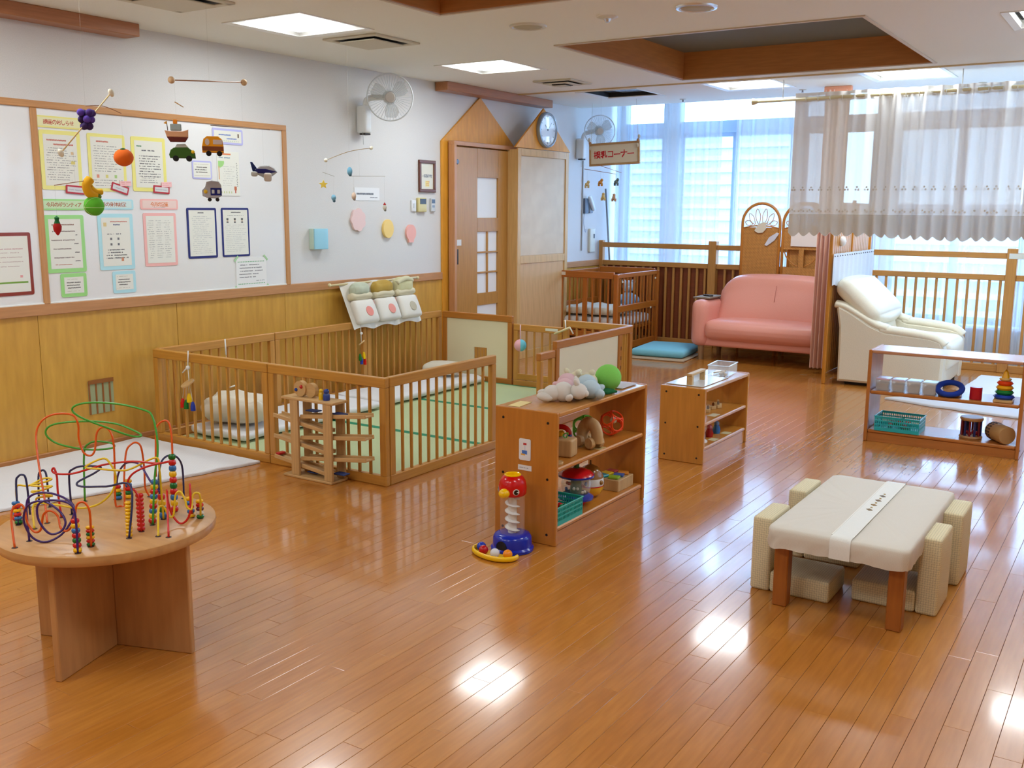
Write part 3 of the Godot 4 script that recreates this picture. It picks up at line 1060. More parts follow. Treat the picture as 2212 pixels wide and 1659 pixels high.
			7:
				print_rows(im, 6, pw - 6, 12, 14, 20, Color(0.66, 0.62, 0.56), 0.9, 2)
				print_rows(im, 12, pw - 8, 30, ph - 26, 16, Color(0.2, 0.18, 0.16), 0.95, 5)
				print_rows(im, 6, pw - 6, ph - 14, ph - 12, 20, Color(0.66, 0.62, 0.56), 0.9, 2)
			8:
				print_rows(im, 70, 150, 14, 18, 20, darkc, 0.95, 6)
				print_rows(im, 24, pw - 20, 40, ph - 16, 13, Color(0.70, 0.71, 0.71), 0.75, 3)
			9:
				print_rows(im, 60, 160, 14, 18, 20, darkc, 0.95, 6)
				print_rows(im, 40, 190, 38, 40, 20, grey, 0.8, 3)
				for k in 3:
					im.fill_rect(Rect2i(30 + k * 66, 58, 18, 12), Color(0.25, 0.27, 0.26))
					im.fill_rect(Rect2i(32 + k * 66, 70, 14, 12), Color(0.75, 0.68, 0.6))
					im.fill_rect(Rect2i(30 + k * 66, 82, 18, 8), Color(0.35, 0.36, 0.38))
				print_rows(im, 14, pw - 14, 104, ph - 14, 13, Color(0.70, 0.71, 0.71), 0.75, 3)
			10:
				im = page(pw, ph, Color(0.92, 0.92, 0.91))
				for k in 16:
					im.fill_rect(Rect2i(14 + k * 16, 22, 10, 6), Color(0.40, 0.66, 0.45))
					im.fill_rect(Rect2i(14 + k * 16, ph - 34, 10, 6), Color(0.40, 0.66, 0.45))
				print_rows(im, 24, pw - 24, 44, ph - 74, 22, grey, 0.85, 6)
				print_rows(im, 170, pw - 20, ph - 52, ph - 50, 20, grey, 0.8, 3)
			11:
				print_rows(im, 34, pw - 70, 24, 28, 20, Color(0.3, 0.42, 0.72), 1.0, 8)
				print_rows(im, 100, pw - 30, 48, 52, 20, Color(0.4, 0.5, 0.75), 1.0, 8)
				im.fill_rect(Rect2i(pw - 34, 16, 12, 26), Color(0.35, 0.26, 0.18))
				for k in 12:
					im.fill_rect(Rect2i(10 + k * 18, ph - 12, 6, 5), Color(0.6, 0.72, 0.5))
			12:
				im.fill_rect(Rect2i(30, 12, 90, 10), Color(0.88, 0.5, 0.3))
				print_rows(im, 6, pw - 30, 38, 42, 20, Color(0.35, 0.5, 0.6), 0.95, 6)
				for k in 46:
					var a := k * 1.0
					im.fill_rect(Rect2i(6, 64 + int(a), int(54 * sqrt(maxf(0.0, 1.0 - pow((a - 6) / 42.0, 2)))), 1), Color(0.62, 0.82, 0.50))
				im.fill_rect(Rect2i(8, 100, 8, 90), Color(0.82, 0.62, 0.44))
				print_rows(im, 40, pw - 40, 100, 230, 16, Color(0.72, 0.72, 0.70), 0.7, 3)
				for k in 14:
					im.fill_rect(Rect2i(pw - 26 + (k % 2) * 3, 74 + k * 12, 7, 5), Color(0.42, 0.44, 0.42))
				im.fill_rect(Rect2i(pw - 50, 236, 22, 26), Color(0.75, 0.42, 0.26))
				im.fill_rect(Rect2i(pw - 44, 262, 10, 20), Color(0.72, 0.30, 0.22))
				for k in 5:
					im.fill_rect(Rect2i(26 + k * 22, 270, 6, 14), Color(0.72, 0.76, 0.45))
			13:
				print_rows(im, 40, pw - 30, 70, 76, 20, Color(0.78, 0.62, 0.62), 0.95, 6)
				print_rows(im, 30, pw - 20, 92, 180, 26, Color(0.74, 0.66, 0.64), 0.9, 4)
				im.fill_rect(Rect2i(0, ph - 60, pw - 14, 10), Color(0.45, 0.62, 0.22))
				im.fill_rect(Rect2i(pw - 60, ph - 96, 16, 14), Color(0.88, 0.62, 0.62))
		part(o, "print", sheet(w - 2 * n[5], h - 2 * n[5]), printed(im, 0.45), Vector3(0, 0, 0.003))
		if n[6] == 10:
			for c in [[-1, 1], [1, 1], [-1, -1], [1, -1]]:
				part(o, "tape", box(0.05, 0.015, 0.001, 0.0), mat(Color(0.66, 0.82, 0.62), 0.5), Vector3(c[0] * w * 0.48, c[1] * h * 0.48, 0.0048), Vector3(0, 0, -c[0] * c[1] * 0.8))
	# small red and pink tags
	for g in [[1.595, -3.643, 0.127, 0.05, -0.07, "red edged tag across the foot of the notice with red title lines"], [1.608, -3.95, 0.125, 0.05, -0.28, "tilted red edged tag between two yellow notices"], [1.608, -4.26, 0.125, 0.05, -0.05, "red edged tag across the notice with a green title"]]:
		var o := thing("red_tag", g[5], "tag", Vector3(0.0225, g[0], g[1]), WALL)
		o.rotation.z = g[4]
		part(o, "card", prism(round_rect(g[2], g[3], 0.004), 0.003, 0.0005), mat(Color(0.72, 0.12, 0.20), 0.3), Vector3(0, 0, 0.0015))
		im = page(106, 32, Color(0.84, 0.84, 0.85))
		print_rows(im, 8, 104, 14, 16, 20, Color(0.68, 0.68, 0.72), 0.9, 6)
		part(o, "print", sheet(g[2] - 0.02, g[3] - 0.02), printed(im), Vector3(0, 0, 0.003))
	for g in [[1.640, -3.99, "pale pink slip over the tilted red tag"], [1.641, -4.30, "pale pink slip over the straight red tag"]]:
		var o := thing("pink_slip", g[2], "slip", Vector3(0.0265, g[0], g[1]), WALL)
		o.rotation.z = 0.05
		im = page(80, 32, Color(0.95, 0.76, 0.76))
		print_rows(im, 6, 78, 8, 24, 10, Color(0.86, 0.56, 0.56), 0.8, 3)
		part(o, "print", sheet(0.08, 0.032, 0.001), printed(im), Vector3(0, 0, 0.0))

# ------------------------------------------------------------------ doors with the orange gables
func build_doors() -> void:
	var orange := wood(Color(0.92, 0.64, 0.20), 1, 0.5, {"scale": Vector3(3, 0.6, 3)})
	var beech := wood(Color(0.76, 0.55, 0.27), 1, 0.35)
	var pale := wood(Color(0.86, 0.70, 0.46), 1, 0.35)
	var inset := mat(Color(0.86, 0.78, 0.66), 0.5, {"tex": "tone", "scale": Vector3.ONE * 2.0})
	# gable 1 lies on the wall; outline in (along -z from 0, height)
	var g := struct("trim_20", prism([Vector2(-0.605, 0.0), Vector2(0.61, 0.0), Vector2(0.61, 2.10), Vector2(0.0, 2.53), Vector2(-0.605, 2.10)], 0.02, 0.002), orange, Vector3(0.011, 0, -7.9), Vector3(0, WALL, 0))
	g.name = "trim_20"
	var g2 := struct("trim_21", prism([Vector2(-0.53, 2.09), Vector2(0.54, 2.09), Vector2(0.0, 2.495)], 0.02, 0.002), orange, Vector3(0.19, 0, -8.76), Vector3(0, WALL, 0))
	g2.name = "trim_21"
	# sliding door leaf
	var d := Node3D.new()
	d.name = "door_1"
	d.set_meta("kind", "structure")
	add_child(d)
	d.position = Vector3(0.05, 0, -7.92)
	d.rotation.y = WALL
	var paper := mat(Color(0.93, 0.93, 0.92), 0.5)
	part(d, "lintel", box(1.10, 0.04, 0.07, 0.004), wood(Color(0.80, 0.58, 0.40), 0, 0.4), Vector3(0, 2.085, 0.02))
	part(d, "jamb", box(0.04, 2.07, 0.07, 0.004), wood(Color(0.80, 0.58, 0.40), 1, 0.4), Vector3(-0.53, 1.035, 0.02))
	# leaf columns: solid, glazed, solid
	part(d, "panel", box(0.355, 2.05, 0.035, 0.002), beech, Vector3(-0.333, 1.03, 0.015))
	part(d, "panel", box(0.36, 2.05, 0.035, 0.002), beech, Vector3(0.375, 1.03, 0.015))
	for r in [[1.79, 2.055], [1.285, 1.415], [0.585, 0.70], [0.005, 0.30]]:
		part(d, "panel", box(0.349, r[1] - r[0], 0.035, 0.001), beech, Vector3(0.02, (r[0] + r[1]) / 2, 0.015))
	for r in [[1.415, 1.79], [0.70, 1.285], [0.30, 0.585]]:
		part(d, "pane", box(0.347, r[1] - r[0], 0.006, 0.0), paper, Vector3(0.02, (r[0] + r[1]) / 2, 0.012))
	part(d, "muntin", box(0.014, 0.585, 0.02, 0.001), beech, Vector3(0.02, 0.9925, 0.022))
	for y in [0.898, 1.09]:
		part(d, "muntin", box(0.347, 0.014, 0.02, 0.001), beech, Vector3(0.02, y, 0.022))
	part(d, "handle", box(0.022, 0.14, 0.004, 0.001), mat(Color(0.12, 0.10, 0.09), 0.4), Vector3(-0.475, 1.06, 0.034))
	part(d, "knob", lathe([[0.0, 0.008], [0.02, 0.006], [0.024, 0.0]], 16), mat(Color(0.35, 0.38, 0.42), 0.3, {"metal": 0.6}), Vector3(-0.475, 1.92, 0.033), Vector3(PI / 2, 0, 0))
	solo("door_label", "small white label on the sliding door above its handle", "label", box(0.08, 0.055, 0.003, 0.0), mat(Color(0.88, 0.88, 0.86), 0.5), Vector3(0.085, 1.19, -7.46), Vector3(0, WALL, 0))
	# pale pocket panel standing proud of the wall
	var p := Node3D.new()
	p.name = "door_2"
	p.set_meta("kind", "structure")
	add_child(p)
	p.position = Vector3(0.12, 0, -8.775)
	p.rotation.y = WALL
	part(p, "body", box(0.985, 2.075, 0.135, 0.002), pale, Vector3(0, 1.0375, 0))
	for s in [[-0.465, 0.0, 0.06, 2.085], [0.465, 0.0, 0.06, 2.085]]:
		part(p, "stile", box(s[2], s[3], 0.016, 0.002), pale, Vector3(s[0], s[3] / 2, 0.075))
	for r in [[2.05, 0.07], [1.0, 0.075], [0.04, 0.08]]:
		part(p, "rail", box(0.87, r[1], 0.016, 0.002), pale, Vector3(0, r[0], 0.075))
	part(p, "panel", box(0.868, 0.97, 0.004, 0.0), inset, Vector3(0, 1.527, 0.0692))
	part(p, "panel", box(0.868, 0.88, 0.004, 0.0), wood(Color(0.86, 0.70, 0.50), 1, 0.4), Vector3(0, 0.522, 0.0692))
	# clock on the small gable
	var c := thing("wall_clock", "round white wall clock with a silver rim on the orange gable", "clock", Vector3(0.2, 2.285, -8.785), WALL)
	var rot := Vector3(PI / 2, 0, 0)
	part(c, "rim", lathe([[0.0, 0.0], [0.172, 0.0], [0.178, 0.02], [0.17, 0.042], [0.155, 0.045], [0.15, 0.03]], 40), mat(Color(0.62, 0.68, 0.74), 0.25, {"metal": 0.5}), Vector3.ZERO, rot)
	part(c, "face", lathe([[0.151, 0.0], [0.151, 0.028], [0.0, 0.028]], 40), mat(Color(0.88, 0.90, 0.92), 0.3), Vector3.ZERO, rot)
	for k in 12:
		var a := TAU * k / 12
		part(c, "hour_mark", box(0.006, 0.026 if k % 3 == 0 else 0.016, 0.002, 0.0), mat(Color(0.25, 0.27, 0.30), 0.5), Vector3(sin(a) * 0.128, cos(a) * 0.128, 0.0295), Vector3(0, 0, -a))
	for hnd in [[0.08, 0.008, 5.45, 0.0], [0.115, 0.006, 0.75, 0.003]]:
		var a: float = hnd[2]
		part(c, "hand", box(hnd[1], hnd[0], 0.002, 0.0), mat(Color(0.15, 0.16, 0.18), 0.4), Vector3(sin(a), cos(a), 0) * hnd[0] * 0.42 + Vector3(0, 0, 0.032 + hnd[3]), Vector3(0, 0, -a))
	part(c, "hub", lathe([[0.0, 0.006], [0.008, 0.005], [0.009, 0.0]], 12), mat(Color(0.2, 0.2, 0.22), 0.3), Vector3(0, 0, 0.03), rot)
	part(c, "glass", lathe([[0.152, 0.04], [0.1, 0.043], [0.0, 0.045]], 32), mat(Color(1, 1, 1), 0.03, {"alpha": 0.08}), Vector3.ZERO, rot)

# ------------------------------------------------------------------ playpen
func fence_panel(called: String, label: String, at: Vector3, turn: float, length: float, h: float, n: int, tint: Color, group := "") -> Node3D:
	var t := thing(called, label, "playpen fence", at, turn, group)
	var hz := wood(tint, 0, 0.35)
	var vt := wood(tint, 1, 0.35)
	part(t, "top_rail", box(length, 0.055, 0.036, 0.004), hz, Vector3(0, h - 0.0275, 0))
	part(t, "bottom_rail", box(length, 0.055, 0.036, 0.004), hz, Vector3(0, 0.0275, 0))
	for s in [-1.0, 1.0]:
		part(t, "post", box(0.045, h - 0.11, 0.034, 0.003), vt, Vector3(s * (length / 2 - 0.0225), h / 2, 0))
	if n > 0:
		var span := length - 0.09
		for k in n:
			part(t, "slat", box(0.016, h - 0.108, 0.016, 0.003), vt, Vector3(-span / 2 + span * (k + 1) / (n + 1), h / 2, 0))
	return t

func build_playpen() -> void:
	var honey := Color(0.79, 0.56, 0.23)
	var amber := Color(0.74, 0.47, 0.18)
	var h := 0.6
	fence_panel("playpen_fence", "slatted playpen panel with a rolled quilt behind it at the wall end", Vector3(0.70, 0, -4.02), 0, 1.04, h, 11, honey)
	fence_panel("playpen_fence", "slatted playpen panel behind the wooden ball run tower", Vector3(1.672, 0, -4.02), 0, 0.896, h, 9, honey)
	fence_panel("playpen_fence", "slatted playpen panel open to the floor, joined at the outer corner", Vector3(2.10, 0, -4.56), WALL, 1.03, h, 11, honey)
	fence_panel("playpen_fence", "slatted playpen panel along the wall near the rolled quilt", Vector3(0.17, 0, -4.55), WALL, 1.0, h, 11, Color(0.80, 0.57, 0.28))
	fence_panel("playpen_fence", "slatted playpen panel along the wall in the middle of the pen", Vector3(0.17, 0, -5.555), WALL, 1.0, h, 11, Color(0.79, 0.56, 0.27))
	fence_panel("playpen_fence", "slatted playpen panel along the wall under the fabric pockets", Vector3(0.17, 0, -6.56), WALL, 1.0, h, 11, Color(0.80, 0.57, 0.28))
	fence_panel("playpen_fence", "slatted playpen panel at the back beside the cot", Vector3(1.77, 0, -7.05), 0, 0.62, h, 6, Color(0.80, 0.57, 0.26))
	var cream := mat(Color(0.90, 0.86, 0.72), 0.4)
	# panel with a cream board and a small barred opening
	var c := fence_panel("playpen_fence", "playpen panel with a cream board and a small barred opening", Vector3(0.585, 0, -7.05), 0, 0.74, h, 0, amber)
	var ox := 0.02
	for r in [[-0.325, ox - 0.055, 0.055, 0.545], [ox + 0.085, 0.325, 0.055, 0.545], [ox - 0.055, ox + 0.085, 0.055, 0.20], [ox - 0.055, ox + 0.085, 0.305, 0.545]]:
		slab(c, "board", Vector3(r[0], r[2], -0.006), Vector3(r[1], r[3], 0.006), cream, 0.0)
	for k in 4:
		part(c, "bar", box(0.014, 0.105, 0.01, 0.001), wood(honey, 1, 0.4), Vector3(ox - 0.035 + k * 0.034, 0.2525, -0.002))
	var c2 := fence_panel("playpen_fence", "tall amber playpen panel with a plain cream board by the shelf", Vector3(2.08, 0, -6.44), WALL, 1.18, h, 0, amber)
	slab(c2, "board", Vector3(-0.545, 0.055, -0.006), Vector3(0.36, 0.545, 0.006), cream, 0.0)
	part(c2, "post", box(0.05, h - 0.11, 0.034, 0.003), wood(amber, 1, 0.35), Vector3(0.385, h / 2, 0))
	for k in 3:
		part(c2, "slat", box(0.016, h - 0.108, 0.016, 0.003), wood(honey, 1, 0.35), Vector3(0.44 + k * 0.04, h / 2, 0))
	for k in 5:
		part(c2, "hinge_slot", box(0.006, 0.03, 0.002, 0.0), mat(Color(0.12, 0.08, 0.05), 0.6), Vector3(0.395, 0.14 + k * 0.075, 0.018))
	var stub := thing("gate_post", "short amber gate post unit at the open entrance of the playpen", "gate post", Vector3(2.08, 0, -5.735), WALL)
	part(stub, "rail", box(0.20, 0.05, 0.036, 0.004), wood(amber, 0, 0.35), Vector3(0, 0.515, 0))
	for s in [-1.0, 1.0]:
		part(stub, "post", box(0.04, 0.49, 0.034, 0.003), wood(honey, 1, 0.35), Vector3(s * 0.075, 0.245, 0))
	# low gate
	var g := fence_panel("playpen_gate", "low slatted playpen gate with a white sticker on its top rail", Vector3(1.205, 0, -7.06), 0, 0.48, 0.535, 4, Color(0.80, 0.57, 0.26))
	g.set_meta("category", "gate")
	part(g, "kick_rail", box(0.47, 0.05, 0.02, 0.002), wood(honey, 0, 0.35), Vector3(0, 0.085, 0.006))
	part(g, "sticker", box(0.12, 0.022, 0.001, 0.0), mat(Color(0.88, 0.88, 0.82), 0.5), Vector3(0.14, 0.51, 0.0188))
	# tatami mats
	var straw := mat(Color(0.75, 0.80, 0.60), 0.7, {"tex": "rush", "scale": Vector3(10, 10, 40), "bump": 0.06})
	var hem := mat(Color(0.10, 0.52, 0.36), 0.7, {"tex": "cloth", "scale": Vector3.ONE * 20})
	var zs := [-4.05, -5.08, -6.06, -7.02]
	var tl := ["tatami mat with dark green edging just inside the front panels", "tatami mat with dark green edging in the middle of the pen", "tatami mat with dark green edging at the gate"]
	for k in 3:
		var zc: float = (zs[k] + zs[k + 1]) / 2
		var d: float = zs[k] - zs[k + 1] - 0.004
		var t := thing("tatami_mat", tl[k], "mat", Vector3(1.15, 0, zc))
		part(t, "straw", box(1.82, 0.012, d - 0.05, 0.002), straw, Vector3(0, 0.006, 0))
		for s in [-1.0, 1.0]:
			part(t, "edging", box(1.82, 0.013, 0.026, 0.002), hem, Vector3(0, 0.0065, s * (d / 2 - 0.0125)))
	# futons and quilts
	var cotton := mat(Color(0.90, 0.90, 0.91), 0.9, {"tex": "cloth", "scale": Vector3.ONE * 14, "bump": 0.1, "rimmed": 0.2})
	var print_ := mat(Color(0.88, 0.85, 0.78), 0.9, {"tex": "fine", "scale": Vector3.ONE * 9, "bump": 0.1})
	solo("futon", "white baby futon in the pen under the rolled quilt", "futon", cushion(0.52, 0.045, 1.36, 0.02, Vector3(0, 0.012, 0), 10, 0.02, 3), cotton, Vector3(0.50, 0.05, -4.88))
	solo("futon", "white baby futon in the pen below the fabric pockets", "futon", cushion(0.50, 0.045, 1.36, 0.02, Vector3(0, 0.012, 0), 10, 0.02, 4), cotton, Vector3(0.49, 0.05, -6.28))
	solo("rolled_quilt", "rolled cream patterned quilt lying on the futon", "quilt", cushion(0.42, 0.15, 0.30, 0.07, Vector3(0.02, 0.02, 0.02), 6, 0.03, 5), print_, Vector3(0.50, 0.185, -4.42), Vector3(0, 0.4, 0))
	solo("pillow", "small pale pillow at the back of the pen", "pillow", cushion(0.30, 0.08, 0.24, 0.035, Vector3(0.0, 0.02, 0.0), 5), print_, Vector3(0.45, 0.15, -6.72), Vector3(0, 0.3, 0))
	solo("floor_blanket", "large white cotton blanket spread on the floor beside the playpen", "blanket", blanket([Vector2(0.07, -2.1), Vector2(0.72, -2.15), Vector2(0.85, -2.6), Vector2(1.04, -3.3), Vector2(1.17, -3.97), Vector2(0.07, -3.97)], 0.02, 7), cotton)
	solo("floor_blanket", "white cotton blanket spread on the floor in front of the armchair", "blanket", blanket([Vector2(3.78, -8.25), Vector2(4.2, -8.12), Vector2(4.75, -8.02), Vector2(5.3, -8.0), Vector2(5.3, -9.95), Vector2(4.25, -9.95), Vector2(4.2, -8.75)], 0.02, 9), cotton)
	# things tied to the rails
	var cord := mat(Color(0.9, 0.9, 0.88), 0.8)
	var r_ := plastic(Color(0.80, 0.06, 0.06))
	var g_ := plastic(Color(0.05, 0.42, 0.14))
	var y_ := plastic(Color(0.93, 0.76, 0.05))
	var b_ := plastic(Color(0.10, 0.22, 0.62))
	var bw := wood(Color(0.85, 0.70, 0.48), 0, 0.5)
	var a := thing("bell_chime", "wooden disc chime with red, green, yellow and blue bells tied to the front rail", "toy", Vector3(0.54, 0.62, -3.994))
	between(a, "cord", Vector3(0, 0.0, 0), Vector3(0.0, -0.10, 0.008), 0.004, cord)
	part(a, "knot", ball(0.014, 10), cord, Vector3(0.0, -0.105, 0.008))
	between(a, "cord", Vector3(0, -0.1, 0.008), Vector3(0.008, -0.2, 0.01), 0.003, cord)
	between(a, "cord_tail", Vector3(0, -0.1, 0.01), Vector3(-0.045, -0.14, 0.014), 0.004, cord)
	part(a, "disc", lathe([[0.0, 0.0], [0.045, 0.0], [0.045, 0.009], [0.0, 0.009]], 20, false), bw, Vector3(0.008, -0.205, 0.02), Vector3(0.5, 0, 0.2))
	var bells := [[-0.05, r_, -0.33], [-0.018, g_, -0.335], [0.014, y_, -0.29], [0.045, b_, -0.34]]
	for e in bells:
		between(a, "string", Vector3(e[0] * 0.5, -0.21, 0.02), Vector3(e[0], e[2] + 0.03, 0.02), 0.0012, cord, 5)
		part(a, "bell", lathe([[0.0, -0.03], [0.016, -0.03], [0.015, 0.0], [0.008, 0.024], [0.0, 0.028]], 14), e[1], Vector3(e[0], e[2], 0.02))
	var bm := thing("bead_hanger", "little hanger of two sticks with coloured beads on the wall side rail", "toy", Vector3(0.222, 0.61, -4.56), WALL)
	between(bm, "cord", Vector3(0, 0, 0), Vector3(0.0, -0.11, 0.004), 0.005, cord)
	between(bm, "cord", Vector3(0, -0.11, 0.004), Vector3(0.01, -0.33, 0.004), 0.0015, cord, 5)
	for s in [[-0.04, -0.365], [0.045, -0.335]]:
		between(bm, "stick", Vector3(s[0] - 0.03, s[1] - 0.004, 0.01), Vector3(s[0] + 0.03, s[1] + 0.004, 0.01), 0.005, mat(Color(0.9, 0.87, 0.8), 0.5))
	for e in [[-0.06, y_, -0.40], [-0.02, plastic(Color(0.9, 0.45, 0.1)), -0.40], [0.02, r_, -0.38], [0.045, b_, -0.38], [0.07, g_, -0.37]]:
		part(bm, "bead", ball(0.013, 12), e[1], Vector3(e[0], e[2], 0.01))
	var cm := thing("peg_hanger", "string with a small stick and coloured wooden pegs below the fabric pockets", "toy", Vector3(0.222, 0.60, -5.94), WALL)
	between(cm, "cord", Vector3(0, 0, 0), Vector3(0.0, -0.16, 0.004), 0.003, cord)
	part(cm, "knot", ball(0.012, 8), cord, Vector3(0.0, -0.09, 0.006))
	between(cm, "stick", Vector3(-0.03, -0.18, 0.01), Vector3(0.03, -0.15, 0.01), 0.006, bw)
	for e in [[-0.025, g_, -0.28], [-0.01, b_, -0.31], [0.02, y_, -0.27], [0.03, r_, -0.32]]:
		part(cm, "peg", lathe([[0.0, -0.03], [0.012, -0.028], [0.013, 0.0], [0.008, 0.026], [0.0, 0.03]], 12), e[1], Vector3(e[0], e[2], 0.012))
	var gb := thing("cloth_ball", "pink and light blue cloth ball hanging from the playpen gate", "ball", Vector3(1.073, 0.365, -6.985))
	half_ball(gb, 0.052, mat(Color(0.92, 0.68, 0.72), 0.9), mat(Color(0.45, 0.80, 0.88), 0.9))
	between(gb, "ribbon", Vector3(0, 0.05, 0), Vector3(0, 0.175, 0.0), 0.005, mat(Color(0.9, 0.75, 0.78), 0.8))
	var gs := thing("gate_stick", "cream wooden stick tied with a cord at the back corner of the pen", "stick", Vector3(1.48, 0.52, -7.005))
	between(gs, "stick", Vector3(-0.08, -0.035, 0.01), Vector3(0.07, 0.03, 0.015), 0.009, mat(Color(0.88, 0.82, 0.64), 0.6))
	between(gs, "cord", Vector3(0.03, 0.015, 0.014), Vector3(0.01, 0.085, -0.01), 0.006, cord)
	between(gs, "cord_tail", Vector3(0.07, 0.03, 0.015), Vector3(0.10, -0.02, 0.012), 0.006, cord)

func half_ball(t: Node3D, r: float, a: Material, b: Material) -> void:
	for s in 2:
		var p := []
		for k in 9:
			var f := -PI / 2 + PI / 2 * k / 8 if s == 0 else PI / 2 * k / 8
			p.append([r * cos(f) if absf(absf(f) - PI / 2) > 0.001 else 0.0, r * sin(f)])
		part(t, "half", lathe(p, 20), a if s == 0 else b, Vector3.ZERO, Vector3(0.25, 0.6, -PI / 2))

# a thin quilted sheet on the floor with a soft irregular rim
func blanket(outline: Array, thick: float, seed_: int) -> ArrayMesh:
	var noise := FastNoiseLite.new()
	noise.seed = seed_
	noise.frequency = 2.2
	var pts := []
	var n := outline.size()
	for k in n:
		var a: Vector2 = outline[k]
		var b: Vector2 = outline[(k + 1) % n]
		var m := maxi(2, int(a.distance_to(b) / 0.06))
		for j in m:
			var p := a.lerp(b, float(j) / m)
			pts.append(p + Vector2(noise.get_noise_2d(p.x * 2, p.y * 2), noise.get_noise_2d(p.y * 2 + 9, p.x * 2)) * 0.02)
	var st := begin(true)
	var c := Vector2.ZERO
	for p in outline:
		c += p / n
	var rings := 10
	var grid := []
	for k in pts.size():
		var col := []
		for r in rings + 1:
			var p: Vector2 = pts[k]
			var f := 0.0 if r <= 3 else float(r - 3) / (rings - 3)
			p = p.move_toward(c, [0.0, 0.0, 0.004, 0.02][mini(r, 3)]).lerp(c, f)
			var y: float = [0.002, thick * 0.5, thick * 0.85, thick][mini(r, 3)]
			col.append(Vector3(p.x, y + 0.012 * noise.get_noise_2d(p.x * 1.5, p.y * 1.5) * f, p.y))
		grid.append(col)
	for k in pts.size():
		var l := (k + 1) % pts.size()
		for r in rings:
			quad(st, grid[k][r], grid[l][r], grid[l][r + 1], grid[k][r + 1], Vector3.UP + (Vector3(pts[k].x - c.x, 0, pts[k].y - c.y) if r < 2 else Vector3.ZERO))
	return finish(st)

